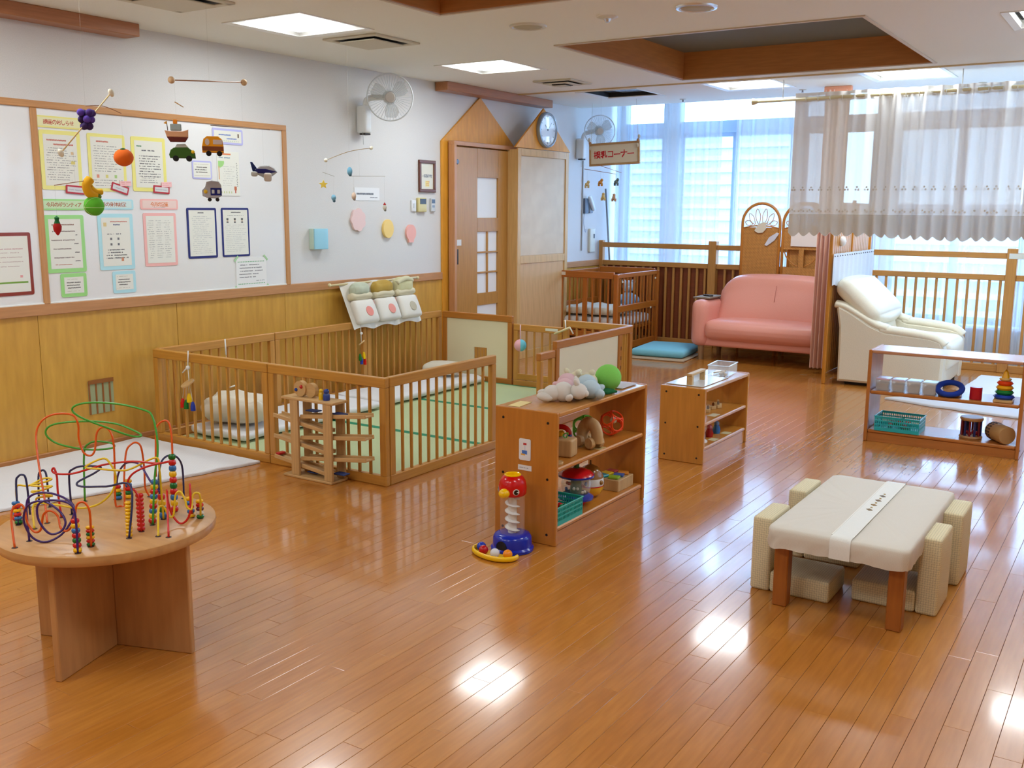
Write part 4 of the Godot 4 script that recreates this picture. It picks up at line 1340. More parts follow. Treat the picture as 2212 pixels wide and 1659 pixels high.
# ------------------------------------------------------------------ seats
func build_sofas() -> void:
	var pinkl := mat(Color(0.92, 0.62, 0.55), 0.42, {"tex": "fine", "scale": Vector3.ONE * 5.0, "bump": 0.12})
	var s := thing("sofa", "salmon pink leather two seat sofa", "sofa", Vector3(2.345, 0, -9.72))
	part(s, "base", cushion(1.46, 0.10, 0.56, 0.03), pinkl, Vector3(0, 0.195, 0.02))
	part(s, "seat", cushion(1.22, 0.20, 0.60, 0.08, Vector3(0, 0.02, 0.015), 6), pinkl, Vector3(0.0, 0.315, 0.07))
	var bk := begin(true)
	# back: arched outline swept in depth with a soft front
	var n := 24
	var prof := []
	for i in n + 1:
		var u := -1.0 + 2.0 * i / n
		prof.append([u * 0.64, 0.40 + 0.44 * pow(maxf(0.0, 1.0 - pow(absf(u), 7.0)), 0.5) + 0.03 * (1.0 - u * u)])
	var layers := [[-0.28, 0.0], [-0.25, 0.035], [-0.17, 0.05], [-0.08, 0.03], [-0.05, 0.0], [-0.045, -0.06]]
	for j in layers.size() - 1:
		for i in n:
			var q := []
			for e in [[i, j], [i + 1, j], [i + 1, j + 1], [i, j + 1]]:
				var pr: Array = prof[e[0]]
				var la: Array = layers[e[1]]
				q.append(Vector3(pr[0] * (1.0 + la[1] * 0.3), maxf(0.38, pr[1] + la[1] - 0.05), la[0]))
			quad(bk, q[0], q[1], q[2], q[3], Vector3(0, 1, 0.2))
	for e in [[0, -1.0], [layers.size() - 1, 1.0]]:
		var la: Array = layers[e[0]]
		for i in n:
			var a := Vector3(prof[i][0] * (1.0 + la[1] * 0.3), maxf(0.38, prof[i][1] + la[1] - 0.05), la[0])
			var b := Vector3(prof[i + 1][0] * (1.0 + la[1] * 0.3), maxf(0.38, prof[i + 1][1] + la[1] - 0.05), la[0])
			var rows := 6
			for r in rows:
				var f0 := float(r) / rows
				var f1 := float(r + 1) / rows
				var lean := 0.11 if e[1] > 0 else 0.0
				var p := [Vector3(a.x, lerpf(a.y, 0.36, f0), a.z + lean * sin(f0 * 1.57)), Vector3(b.x, lerpf(b.y, 0.36, f0), b.z + lean * sin(f0 * 1.57)), Vector3(b.x, lerpf(b.y, 0.36, f1), b.z + lean * sin(f1 * 1.57)), Vector3(a.x, lerpf(a.y, 0.36, f1), a.z + lean * sin(f1 * 1.57))]
				quad(bk, p[0], p[1], p[2], p[3], Vector3(0, 0, e[1]))
	part(s, "back", finish(bk), pinkl)
	between(s, "seam", Vector3(0.0, 0.60, 0.030), Vector3(0.0, 0.76, -0.026), 0.002, mat(Color(0.72, 0.36, 0.32), 0.6), 5)
	for e in [-1.0, 1.0]:
		part(s, "arm", cushion(0.18, 0.47, 0.64, 0.07, Vector3(0.012, 0.0, 0.01), 5), pinkl, Vector3(e * 0.668, 0.375, 0.02))
		for z in [-0.24, 0.26]:
			part(s, "leg", lathe([[0.0, 0.0], [0.022, 0.0], [0.034, 0.15], [0.0, 0.15]], 16), wood(Color(0.62, 0.48, 0.33), 1, 0.5), Vector3(e * 0.66, 0, z))
	var tr := thing("arm_tray", "grey brown tray cover on the sofa arm with a dark remote", "tray", Vector3(1.66, 0.612, -9.66))
	part(tr, "tray", cushion(0.19, 0.02, 0.36, 0.009), mat(Color(0.52, 0.46, 0.39), 0.7), Vector3(0, 0.011, 0))
	part(tr, "remote", cushion(0.05, 0.016, 0.13, 0.006), plastic(Color(0.20, 0.19, 0.18)), Vector3(0.02, 0.03, 0.05), Vector3(0, 0.9, 0))

	# white leather armchair, turned to face along +x
	var wl := mat(Color(0.93, 0.89, 0.79), 0.38, {"tex": "fine", "scale": Vector3.ONE * 4.0, "bump": 0.08})
	var a := thing("armchair", "cream white leather armchair with padded headrest and rolled arms", "armchair", Vector3(3.68, 0, -9.27))
	for z in [0.44, -0.44]:
		var sh := prism([Vector2(-0.43, 0.03), Vector2(0.42, 0.03), Vector2(0.43, 0.36), Vector2(0.40, 0.44), Vector2(0.30, 0.465), Vector2(-0.05, 0.49), Vector2(-0.18, 0.54), Vector2(-0.34, 0.64), Vector2(-0.46, 0.70), Vector2(-0.47, 0.66), Vector2(-0.44, 0.5)], 0.15, 0.02)
		part(a, "arm_side", sh, wl, Vector3(0, 0, z))
		part(a, "arm_pad", tube(curve([Vector3(-0.10, 0.50, z), Vector3(0.06, 0.49, z), Vector3(0.22, 0.475, z), Vector3(0.35, 0.45, z), Vector3(0.42, 0.40, z)], 5), 0.075, 14, false, 0.55), wl)
		part(a, "back_roll", tube(curve([Vector3(-0.49, 0.70, z), Vector3(-0.40, 0.68, z), Vector3(-0.27, 0.61, z), Vector3(-0.14, 0.54, z), Vector3(-0.04, 0.51, z)], 5), 0.072, 14, false, 0.5), wl)
	part(a, "seat", cushion(0.62, 0.26, 0.74, 0.07, Vector3(0.02, 0.03, 0.0), 6), wl, Vector3(0.14, 0.29, 0))
	part(a, "front_panel", cushion(0.10, 0.24, 0.74, 0.03), wl, Vector3(0.37, 0.16, 0))
	part(a, "backrest", cushion(0.20, 0.50, 0.76, 0.08, Vector3(0.03, 0.02, 0.0), 6), wl, Vector3(-0.27, 0.55, 0), Vector3(0, 0, 0.28))
	part(a, "headrest", cushion(0.15, 0.46, 0.98, 0.07, Vector3(0.025, 0.05, 0.0), 6), wl, Vector3(-0.31, 0.725, 0), Vector3(0, 0, 0.82))
	part(a, "base", box(0.76, 0.05, 0.9, 0.005), mat(Color(0.10, 0.09, 0.08), 0.7), Vector3(0, 0.025, 0))

	# pale blue floor cushion and thin mat
	solo("floor_cushion", "pale blue square floor cushion in front of the cot", "cushion", cushion(0.56, 0.07, 0.70, 0.03, Vector3(0, 0.02, 0), 6), fabric(Color(0.50, 0.78, 0.86)), Vector3(1.27, 0.055, -9.55), Vector3(0, 0.12, 0))
	solo("thin_mat", "thin beige mat sticking out under the blue cushion", "mat", box(0.62, 0.012, 0.66, 0.003), fabric(Color(0.70, 0.60, 0.48)), Vector3(1.30, 0.008, -9.42), Vector3(0, 0.1, 0))

# ------------------------------------------------------------------ cot
func build_crib() -> void:
	var c1 := Color(0.70, 0.40, 0.13)
	var vt := wood(c1, 1, 0.35)
	var hx := wood(c1, 0, 0.35)
	var hz := wood(c1, 2, 0.35)
	var t := thing("baby_cot", "brown wooden baby cot with slatted sides", "cot", Vector3(0.47, 0, -9.68))
	var w := 0.37     # half width in x
	var d := 0.49     # half depth in z
	for s in [1.0, -1.0]:
		for e in [-1.0, 1.0]:
			part(t, "post", box(0.05, 0.84, 0.045, 0.006), vt, Vector3(e * w, 0.42, s * d))
		part(t, "end_rail", box(2 * w - 0.05, 0.07, 0.035, 0.006), hx, Vector3(0, 0.825, s * d))
		part(t, "end_rail", box(2 * w - 0.05, 0.06, 0.035, 0.004), hx, Vector3(0, 0.20, s * d))
		for k in 7:
			var x := -w + 2 * w * (k + 1) / 8.0
			part(t, "slat", box(0.055 if k == 3 else 0.018, 0.57, 0.016, 0.002), vt, Vector3(x, 0.51, s * d))
	for e in [1.0, -1.0]:
		part(t, "side_rail", box(0.03, 0.045, 2 * d - 0.05, 0.004), hz, Vector3(e * w, 0.82, 0))
		part(t, "side_rail", box(0.03, 0.07, 2 * d - 0.05, 0.004), hz, Vector3(e * w, 0.475, 0))
		part(t, "side_rail", box(0.03, 0.07, 2 * d - 0.05, 0.004), hz, Vector3(e * w, 0.075, 0))
		for k in 11:
			var z := -d + 2 * d * (k + 1) / 12.0
			part(t, "slat", box(0.014, 0.31, 0.018, 0.002), vt, Vector3(e * w, 0.65, z))
			part(t, "slat", box(0.014, 0.335, 0.018, 0.002), vt, Vector3(e * w, 0.275, z))
	part(t, "base_board", box(2 * w - 0.04, 0.03, 2 * d - 0.05, 0.002), hx, Vector3(0, 0.25, 0))
	for e in [[0.395, 0.76, 0.40], [0.395, 0.76, -0.40], [0.395, 0.44, -0.30]]:
		part(t, "latch", box(0.012, 0.02, 0.02, 0.003), mat(Color(0.85, 0.83, 0.75), 0.3), Vector3(e[0], e[1], e[2]))
	part(t, "sticker", box(0.06, 0.035, 0.001, 0.0), mat(Color(0.86, 0.83, 0.78), 0.5), Vector3(-0.26, 0.83, 0.508))
	var bed := mat(Color(0.92, 0.92, 0.93), 0.9, {"tex": "cloth", "scale": Vector3.ONE * 14})
	solo("cot_mattress", "white mattress lying in the cot", "mattress", cushion(0.66, 0.10, 0.90, 0.04, Vector3(0, 0.01, 0), 6, 0.01, 2), bed, Vector3(0.47, 0.318, -9.68))
	solo("cot_quilt", "white folded quilt with a pale flower print on the cot mattress", "quilt", cushion(0.62, 0.07, 0.55, 0.03, Vector3(0, 0.015, 0), 6, 0.03, 6), mat(Color(0.88, 0.87, 0.82), 0.9, {"tex": "fine", "scale": Vector3.ONE * 8}), Vector3(0.47, 0.435, -9.52))
	var b := thing("teddy_bear", "pale blue teddy bear sitting in the cot", "teddy bear", Vector3(0.60, 0.39, -9.95), 0.5)
	var fur := mat(Color(0.58, 0.72, 0.86), 0.95, {"rimmed": 0.4})
	var furg := mat(Color(0.66, 0.72, 0.78), 0.95, {"rimmed": 0.4})
	part(b, "body", ball(0.085, 18, 1.25), fur, Vector3(0, 0.11, 0))
	part(b, "head", ball(0.068, 18), furg, Vector3(0, 0.27, 0))
	for s in [-1.0, 1.0]:
		part(b, "ear", ball(0.024, 10), furg, Vector3(s * 0.052, 0.325, 0))
		part(b, "arm", ball(0.034, 12, 1.7), fur, Vector3(s * 0.085, 0.14, 0.03), Vector3(0.5, 0, s * 0.6))
		part(b, "leg", ball(0.04, 12, 1.6), fur, Vector3(s * 0.06, 0.05, 0.085), Vector3(1.35, 0, 0))
	part(b, "muzzle", ball(0.028, 10), furg, Vector3(0, 0.255, 0.056))

# ------------------------------------------------------------------ rattan screens, nursing corner curtains and sign
func arch(w: float, h: float, n := 16) -> Array:
	var o := [Vector3(-w / 2, 0.0, 0)]
	for k in n + 1:
		var a := PI - PI * k / n
		o.append(Vector3(cos(a) * w / 2, h - w / 2 + sin(a) * w / 2, 0))
	o.append(Vector3(w / 2, 0.0, 0))
	return o

func rattan_leaf(t: Node3D, at: Vector3, turn: float, w: float, h: float, holes: bool) -> void:
	var cane := wood(Color(0.80, 0.52, 0.22), 1, 0.3)
	var weave := mat(Color(0.84, 0.58, 0.28), 0.55, {"tex": "wicker", "scale": Vector3(9, 9, 9), "bump": 0.25})
	var leaf := part(t, "leaf", tube(arch(w - 0.03, h), 0.016, 8), cane, at, Vector3(0, turn, 0))
	var top := h - w / 2 - 0.02
	part(leaf, "bar", tube([Vector3(-w / 2 + 0.02, top - 0.02, 0), Vector3(-w / 4, top, 0), Vector3(0, top + 0.012, 0), Vector3(w / 4, top, 0), Vector3(w / 2 - 0.02, top - 0.02, 0)], 0.008, 6), cane)
	if not holes:
		slab(leaf, "woven_panel", Vector3(-w / 2 + 0.02, 0.06, -0.004), Vector3(w / 2 - 0.02, top - 0.01, 0.004), weave, 0.0)
	else:
		for r in [[0.06, 0.93], [1.11, 1.17], [1.17, top - 0.01]]:
			slab(leaf, "woven_panel", Vector3(-w / 2 + 0.02, r[0], -0.004), Vector3(w / 2 - 0.02, r[1], 0.004), weave, 0.0)
		slab(leaf, "woven_panel", Vector3(-0.025, 0.93, -0.004), Vector3(0.025, 1.11, 0.004), weave, 0.0)
		for s in [-1.0, 1.0]:
			part(leaf, "scroll", tube(curve([Vector3(s * 0.03, 0.94, 0), Vector3(s * 0.09, 0.97, 0), Vector3(s * 0.15, 1.03, 0), Vector3(s * 0.18, 1.09, 0)], 5), 0.006, 6), cane)
	part(leaf, "bar", tube([Vector3(-w / 2 + 0.015, 0.06, 0), Vector3(w / 2 - 0.015, 0.06, 0)], 0.01, 6), cane)
	# loops in the arch
	for k in 6:
		var a := PI * (k + 0.5) / 6
		var dir := Vector3(cos(a), sin(a), 0)
		var o := Vector3(0, top + 0.0, 0)
		var len := w / 2 * (0.82 if k in [0, 5] else 0.86)
		var side := Vector3(-dir.y, dir.x, 0)
		var root := o + Vector3(cos(a) * w * 0.22, 0.02, 0)
		var tip := o + dir * len
		part(leaf, "loop", tube(curve([root, root.lerp(tip, 0.55) + side * 0.026, tip, root.lerp(tip, 0.55) - side * 0.026], 5, true), 0.004, 5, true), cane)

func build_screens() -> void:
	var s := thing("rattan_screen", "brown rattan folding screen with arched leaves behind the sofa", "folding screen", Vector3(2.24, 0, -10.12))
	rattan_leaf(s, Vector3(-0.215, 0, 0), 0.0, 0.43, 1.575, false)
	rattan_leaf(s, Vector3(0.22, 0, 0), 0.0, 0.43, 1.575, true)
	rattan_leaf(s, Vector3(0.27, 0, -0.05), 0.0, 0.43, 1.575, false)
	var felt := mat(Color(0.88, 0.84, 0.76), 0.9)
	solo("felt_bird", "small white felt bird pinned to the rattan screen", "ornament", prism([Vector2(-0.07, -0.03), Vector2(-0.03, -0.055), Vector2(0.02, -0.05), Vector2(0.055, -0.01), Vector2(0.05, 0.03), Vector2(0.075, 0.055), Vector2(0.02, 0.06), Vector2(-0.03, 0.035)], 0.012, 0.002), felt, Vector3(2.03, 1.325, -10.105))
	solo("felt_feather", "slender white felt feather pinned to the rattan screen", "ornament", prism([Vector2(-0.075, -0.06), Vector2(-0.05, -0.07), Vector2(0.03, -0.01), Vector2(0.075, 0.06), Vector2(0.05, 0.07), Vector2(-0.03, 0.02)], 0.01, 0.002), mat(Color(0.84, 0.84, 0.88), 0.9), Vector3(2.15, 1.21, -10.105))
	solo("paper_sheet", "white sheet with a pink edge hanging on the rattan screen", "paper", sheet(0.30, 0.16, 0.002), mat(Color(0.92, 0.88, 0.86), 0.7), Vector3(2.50, 1.225, -10.105))
	# screen beside the armchair, standing along z
	var p := thing("bamboo_screen", "golden bamboo slat screen standing beside the armchair", "folding screen", Vector3(3.145, 0, -9.38), WALL)
	var bam := wood(Color(0.80, 0.52, 0.15), 1, 0.35)
	for x in [-0.66, 0.0, 0.66]:
		part(p, "post", box(0.035, 1.6, 0.03, 0.006), bam, Vector3(x, 0.8, 0))
	for y in [0.08, 1.0, 1.56]:
		part(p, "rail", box(1.3, 0.03, 0.02, 0.003), wood(Color(0.80, 0.52, 0.15), 0, 0.35), Vector3(0, y, 0))
	for k in 20:
		var x := -0.60 + 0.06 * k + (0.03 if k > 9 else 0.0)
		if absf(x) > 0.02:
			part(p, "slat", box(0.052, 1.5, 0.008, 0.002), wood(Color(0.78, 0.52, 0.18), 1, 0.4), Vector3(x, 0.82, 0))
	var path := []
	for i in 81:
		var u := i / 80.0
		path.append(Vector2(-0.70 + 1.42 * u, 0.024 + 0.005 * sin(u * 60.0)))
	var cl := solo("cloth_banner", "white cotton banner with a ruffled top hung over the bamboo screen", "cloth", drape(path, 1.14, 0.865, 4, [[0.008, 40.0, 0]]), mat(Color(0.90, 0.92, 0.94), 0.9, {"tex": "cloth", "scale": Vector3.ONE * 12, "back": Color(0.5, 0.5, 0.5)}), Vector3(3.155, 0, -9.38), Vector3(0, WALL, 0))
	for k in 18:
		part(cl, "eyelet", ball(0.006, 8), mat(Color(0.45, 0.45, 0.48), 0.5), Vector3(-0.68 + 0.08 * k, 1.118, 0.031))
	solo("paper_flower", "white paper flower on the bamboo screen above the banner", "ornament", ball(0.035, 12, 1.3), mat(Color(0.94, 0.93, 0.92), 0.8), Vector3(3.165, 1.24, -8.98))
	# salmon curtain
	var salmon := mat(Color(0.99, 0.84, 0.77), 0.85, {"back": Color(0.5, 0.42, 0.38), "tex": "cloth", "scale": Vector3.ONE * 16})
	path = []
	for i in 121:
		var u := i / 120.0
		path.append(Vector2(2.86 + 0.22 * u, -9.26 + 0.03 * sin(u * TAU * 6.0) + 0.02 * sin(u * 7.0)))
	var pc := solo("privacy_curtain", "salmon pink floor length curtain gathered at the end of the sofa", "curtain", drape(path, 2.57, 0.05, 8), salmon)
	part(pc, "heading", box(0.24, 0.05, 0.05, 0.004), mat(Color(0.90, 0.62, 0.50), 0.8), Vector3(2.97, 2.575, -9.26))
	# lace curtain on its pole
	var pole := thing("curtain_pole", "cream curtain pole hung below the ceiling for the lace curtain", "curtain pole", Vector3(0, 2.435, -8.62))
	var ivory := mat(Color(0.86, 0.82, 0.66), 0.35)
	part(pole, "pole", tube([Vector3(2.46, 0, 0), Vector3(5.9, 0.012, 0)], 0.014, 12), ivory)
	part(pole, "finial", lathe([[0.0, 0.0], [0.03, 0.002], [0.026, 0.02], [0.016, 0.05], [0.0, 0.055]], 16), ivory, Vector3(2.41, 0, 0), Vector3(0, 0, -PI / 2))
	for x in [2.68, 4.1, 5.4]:
		part(pole, "hanger", tube([Vector3(x, 0.0, 0), Vector3(x, 0.165, 0)], 0.004, 6), mat(Color(0.8, 0.8, 0.78), 0.3))
	var lace := mat(Color(0.95, 0.94, 0.92), 0.9, {"alpha": 0.93, "back": Color(0.2, 0.2, 0.2)})
	path = []
	var n := 420
	for i in n + 1:
		var u := float(i) / n
		var folds := 27.0
		var soft := clampf((u - 0.05) * 6.0, 0.15, 1.0)
		path.append(Vector2(2.79 + 3.1 * u, -8.62 + (0.035 * sin(u * TAU * folds) + 0.02 * sin(u * TAU * folds * 0.43 + 1.0)) * soft))
	var hem := [[-0.035, PI * 34.0, 1], [0.012, 11.0, 0]]
	var lc := solo("lace_curtain", "cream lace half curtain with an embroidered scalloped hem hanging from the pole", "curtain", drape(path, 2.425, 1.315, 8, hem, 0.25), lace)
	var band := []
	for q in path:
		band.append(q + Vector2(0, 0.006))
	part(lc, "lace_border", drape(band, 1.475, 1.317, 3, hem, 0.0), mat(Color(0.84, 0.79, 0.72), 0.95, {"alpha": 0.45, "back": Color(0.4, 0.38, 0.36)}), Vector3.ZERO, Vector3.ZERO, "denser embroidered lace border")
	var ruf := []
	for q in path:
		ruf.append(Vector2(q.x, -8.62 + (q.y + 8.62) * 0.7))
	part(lc, "ruffle", drape(ruf, 2.485, 2.41, 2), lace)
	var loops := begin(true)
	for k in 30:
		var u := 0.03 + 0.0325 * k
		add_tube(loops, curve([Vector3(2.79 + 3.1 * u, 2.452, -8.62), Vector3(2.79 + 3.1 * u, 2.435, -8.602), Vector3(2.79 + 3.1 * u, 2.412, -8.62), Vector3(2.79 + 3.1 * u, 2.435, -8.638)], 3, true), 0.003, 5, true)
	part(lc, "hanging_rings", finish(loops), mat(Color(0.9, 0.9, 0.88), 0.4))
	var dots := begin(true)
	for k in 40:
		var u := 0.01 + 0.0245 * k
		var q: Vector2 = path[int(u * n)]
		for j in 3:
			add_lathe(dots, [[0.0, -0.004], [0.009, 0.0], [0.0, 0.004]], 6, Transform3D(Basis(Vector3.RIGHT, PI / 2), Vector3(q.x + 0.012 * (j - 1), 1.68 + 0.02 * (j % 2), q.y + 0.004)))
			add_lathe(dots, [[0.0, -0.004], [0.009, 0.0], [0.0, 0.004]], 6, Transform3D(Basis(Vector3.RIGHT, PI / 2), Vector3(q.x + 0.02 * (j - 1), 1.50 + 0.012 * (j % 2), q.y + 0.008)))
	var emb := part(lc, "embroidery", finish(dots), mat(Color(0.86, 0.83, 0.78), 0.8))
	emb.set_meta("kind", "stuff")
	# hanging sign
	var sg := thing("hanging_sign", "wooden framed sign with red lettering hanging from the ceiling", "sign", Vector3(0.722, 2.067, -9.3))
	sg.rotation.z = 0.035
	var fr := wood(Color(0.72, 0.58, 0.40), 0, 0.5)
	part(sg, "board", box(0.55, 0.20, 0.012, 0.001), mat(Color(0.84, 0.80, 0.72), 0.6))
	for e in [-1.0, 1.0]:
		part(sg, "frame_bar", box(0.58, 0.022, 0.022, 0.003), fr, Vector3(0, e * 0.104, 0.002))
		part(sg, "frame_bar", box(0.022, 0.186, 0.022, 0.003), fr, Vector3(e * 0.279, 0, 0.002))
		part(sg, "cord", tube([Vector3(e * 0.27, 0.11, 0), Vector3(e * 0.25, 0.53, 0)], 0.002, 5), mat(Color(0.82, 0.80, 0.74), 0.8))
		part(sg, "bow", ball(0.016, 8), mat(Color(0.66, 0.52, 0.40), 0.9), Vector3(e * 0.275, 0.12, 0.012))
		part(sg, "bow", ball(0.013, 8, 1.6), mat(Color(0.78, 0.74, 0.66), 0.9), Vector3(e * 0.285, 0.155, 0.01))
		part(sg, "bow", ball(0.012, 8, 1.8), mat(Color(0.78, 0.74, 0.66), 0.9), Vector3(e * 0.272, 0.07, 0.016))
	var im := page(1024, 360, Color(0.84, 0.80, 0.72))
	stroke_text(im, "授乳コーナー", 70, 120, 128, 20, Color(0.74, 0.05, 0.12), 1.16)
	part(sg, "lettering", sheet(0.532, 0.184, 0.001), printed(im, 0.6), Vector3(0, 0, 0.0062))

# ------------------------------------------------------------------ open shelves and what stands on them
func shelf_unit(label: String, at: Vector3, turn: float, l: float, d: float, h: float, levels: Array, tint: Color, top: Color) -> Node3D:
	var t := thing("toy_shelf", label, "shelf", at, turn)
	var vt := wood(tint, 1, 0.3, {"scale": Vector3(5, 0.5, 5)})
	var hz := wood(tint, 0, 0.28, {"scale": Vector3(0.5, 5, 5)})
	for s in [-1.0, 1.0]:
		var e := part(t, "end_panel", box(0.022, h, d, 0.004), vt, Vector3(s * (l / 2 - 0.011), h / 2, 0))
		for z in [-0.36, 0.36]:
			for y in [0.42, 0.0, -0.42]:
				part(e, "screw", lathe([[0.0, 0.002], [0.006, 0.0015], [0.0065, 0.0]], 10), mat(Color(0.10, 0.07, 0.05), 0.4), Vector3(s * 0.011, y * h, z * d), Vector3(0, 0, -s * PI / 2))
	part(t, "top_board", box(l - 0.046, 0.02, d, 0.004), wood(top, 0, 0.22, {"scale": Vector3(0.5, 5, 5)}), Vector3(0, h - 0.012, 0))
	for y in levels:
		part(t, "shelf_board", box(l - 0.046, 0.022, d - 0.01, 0.006), hz, Vector3(0, y - 0.011, 0))
	for s in [-1.0, 1.0]:
		part(t, "plinth", box(l - 0.046, levels[0] - 0.024, 0.018, 0.001), hz, Vector3(0, (levels[0] - 0.024) / 2, s * (d / 2 - 0.02)))
	return t

func build_shelves() -> void:
	var m := shelf_unit("honey wood open shelf with stuffed animals on top", Vector3(3.215, 0, -4.14), WALL, 0.92, 0.33, 0.615, [0.085, 0.36], Color(0.78, 0.50, 0.19), Color(0.80, 0.55, 0.28))
	part(m, "back_rail", box(0.874, 0.10, 0.014, 0.002), wood(Color(0.78, 0.50, 0.19), 0, 0.35), Vector3(0, 0.53, -0.14))
	shelf_unit("low honey wood shelf with a clear box on top", Vector3(3.22, 0, -5.805), WALL, 0.75, 0.29, 0.46, [0.10, 0.25], Color(0.81, 0.55, 0.22), Color(0.80, 0.57, 0.33))
	shelf_unit("reddish wood shelf with stacking rings and clear jars", Vector3(4.46, 0, -6.82), 0.0, 0.93, 0.33, 0.61, [0.08, 0.34], Color(0.74, 0.46, 0.21), Color(0.78, 0.56, 0.42))
	shelf_m_items()
	shelf_s_items()
	shelf_r_items()

func plush(label: String, at: Vector3, turn: float, size: float, c1: Material, c2: Material, ears: float) -> void:
	var t := thing("stuffed_animal", label, "stuffed animal", at, turn)
	part(t, "body", ball(0.05 * size, 16, 1.0), c1, Vector3(-0.02, 0.042, 0) * size, Vector3(0, 0, 0.3))
	part(t, "belly", ball(0.045 * size, 16, 0.9), c1, Vector3(-0.075, 0.036, 0.01) * size)
	part(t, "head", ball(0.044 * size, 16, 0.92), c2, Vector3(0.055, 0.048, 0.015) * size)
	part(t, "muzzle", ball(0.018 * size, 10), c2, Vector3(0.088, 0.04, 0.025) * size)
	for s in [-1.0, 1.0]:
		part(t, "ear", ball(0.014 * size, 10, ears), c2, Vector3(0.045, 0.088, s * 0.03) * size, Vector3(s * 0.5, 0, 0.3))
		part(t, "arm", ball(0.018 * size, 10, 1.9), c1, Vector3(0.01, 0.022, s * 0.055) * size, Vector3(PI / 2 - s * 0.4, 0.3, 0))
		part(t, "leg", ball(0.022 * size, 10, 1.9), c1, Vector3(-0.11, 0.022, s * 0.045) * size, Vector3(0.3 * s, 0, PI / 2 - 0.2))
		part(t, "eye", ball(0.004 * size, 6), plastic(Color(0.08, 0.07, 0.07)), Vector3(0.09, 0.06, 0.015 + s * 0.014) * size)

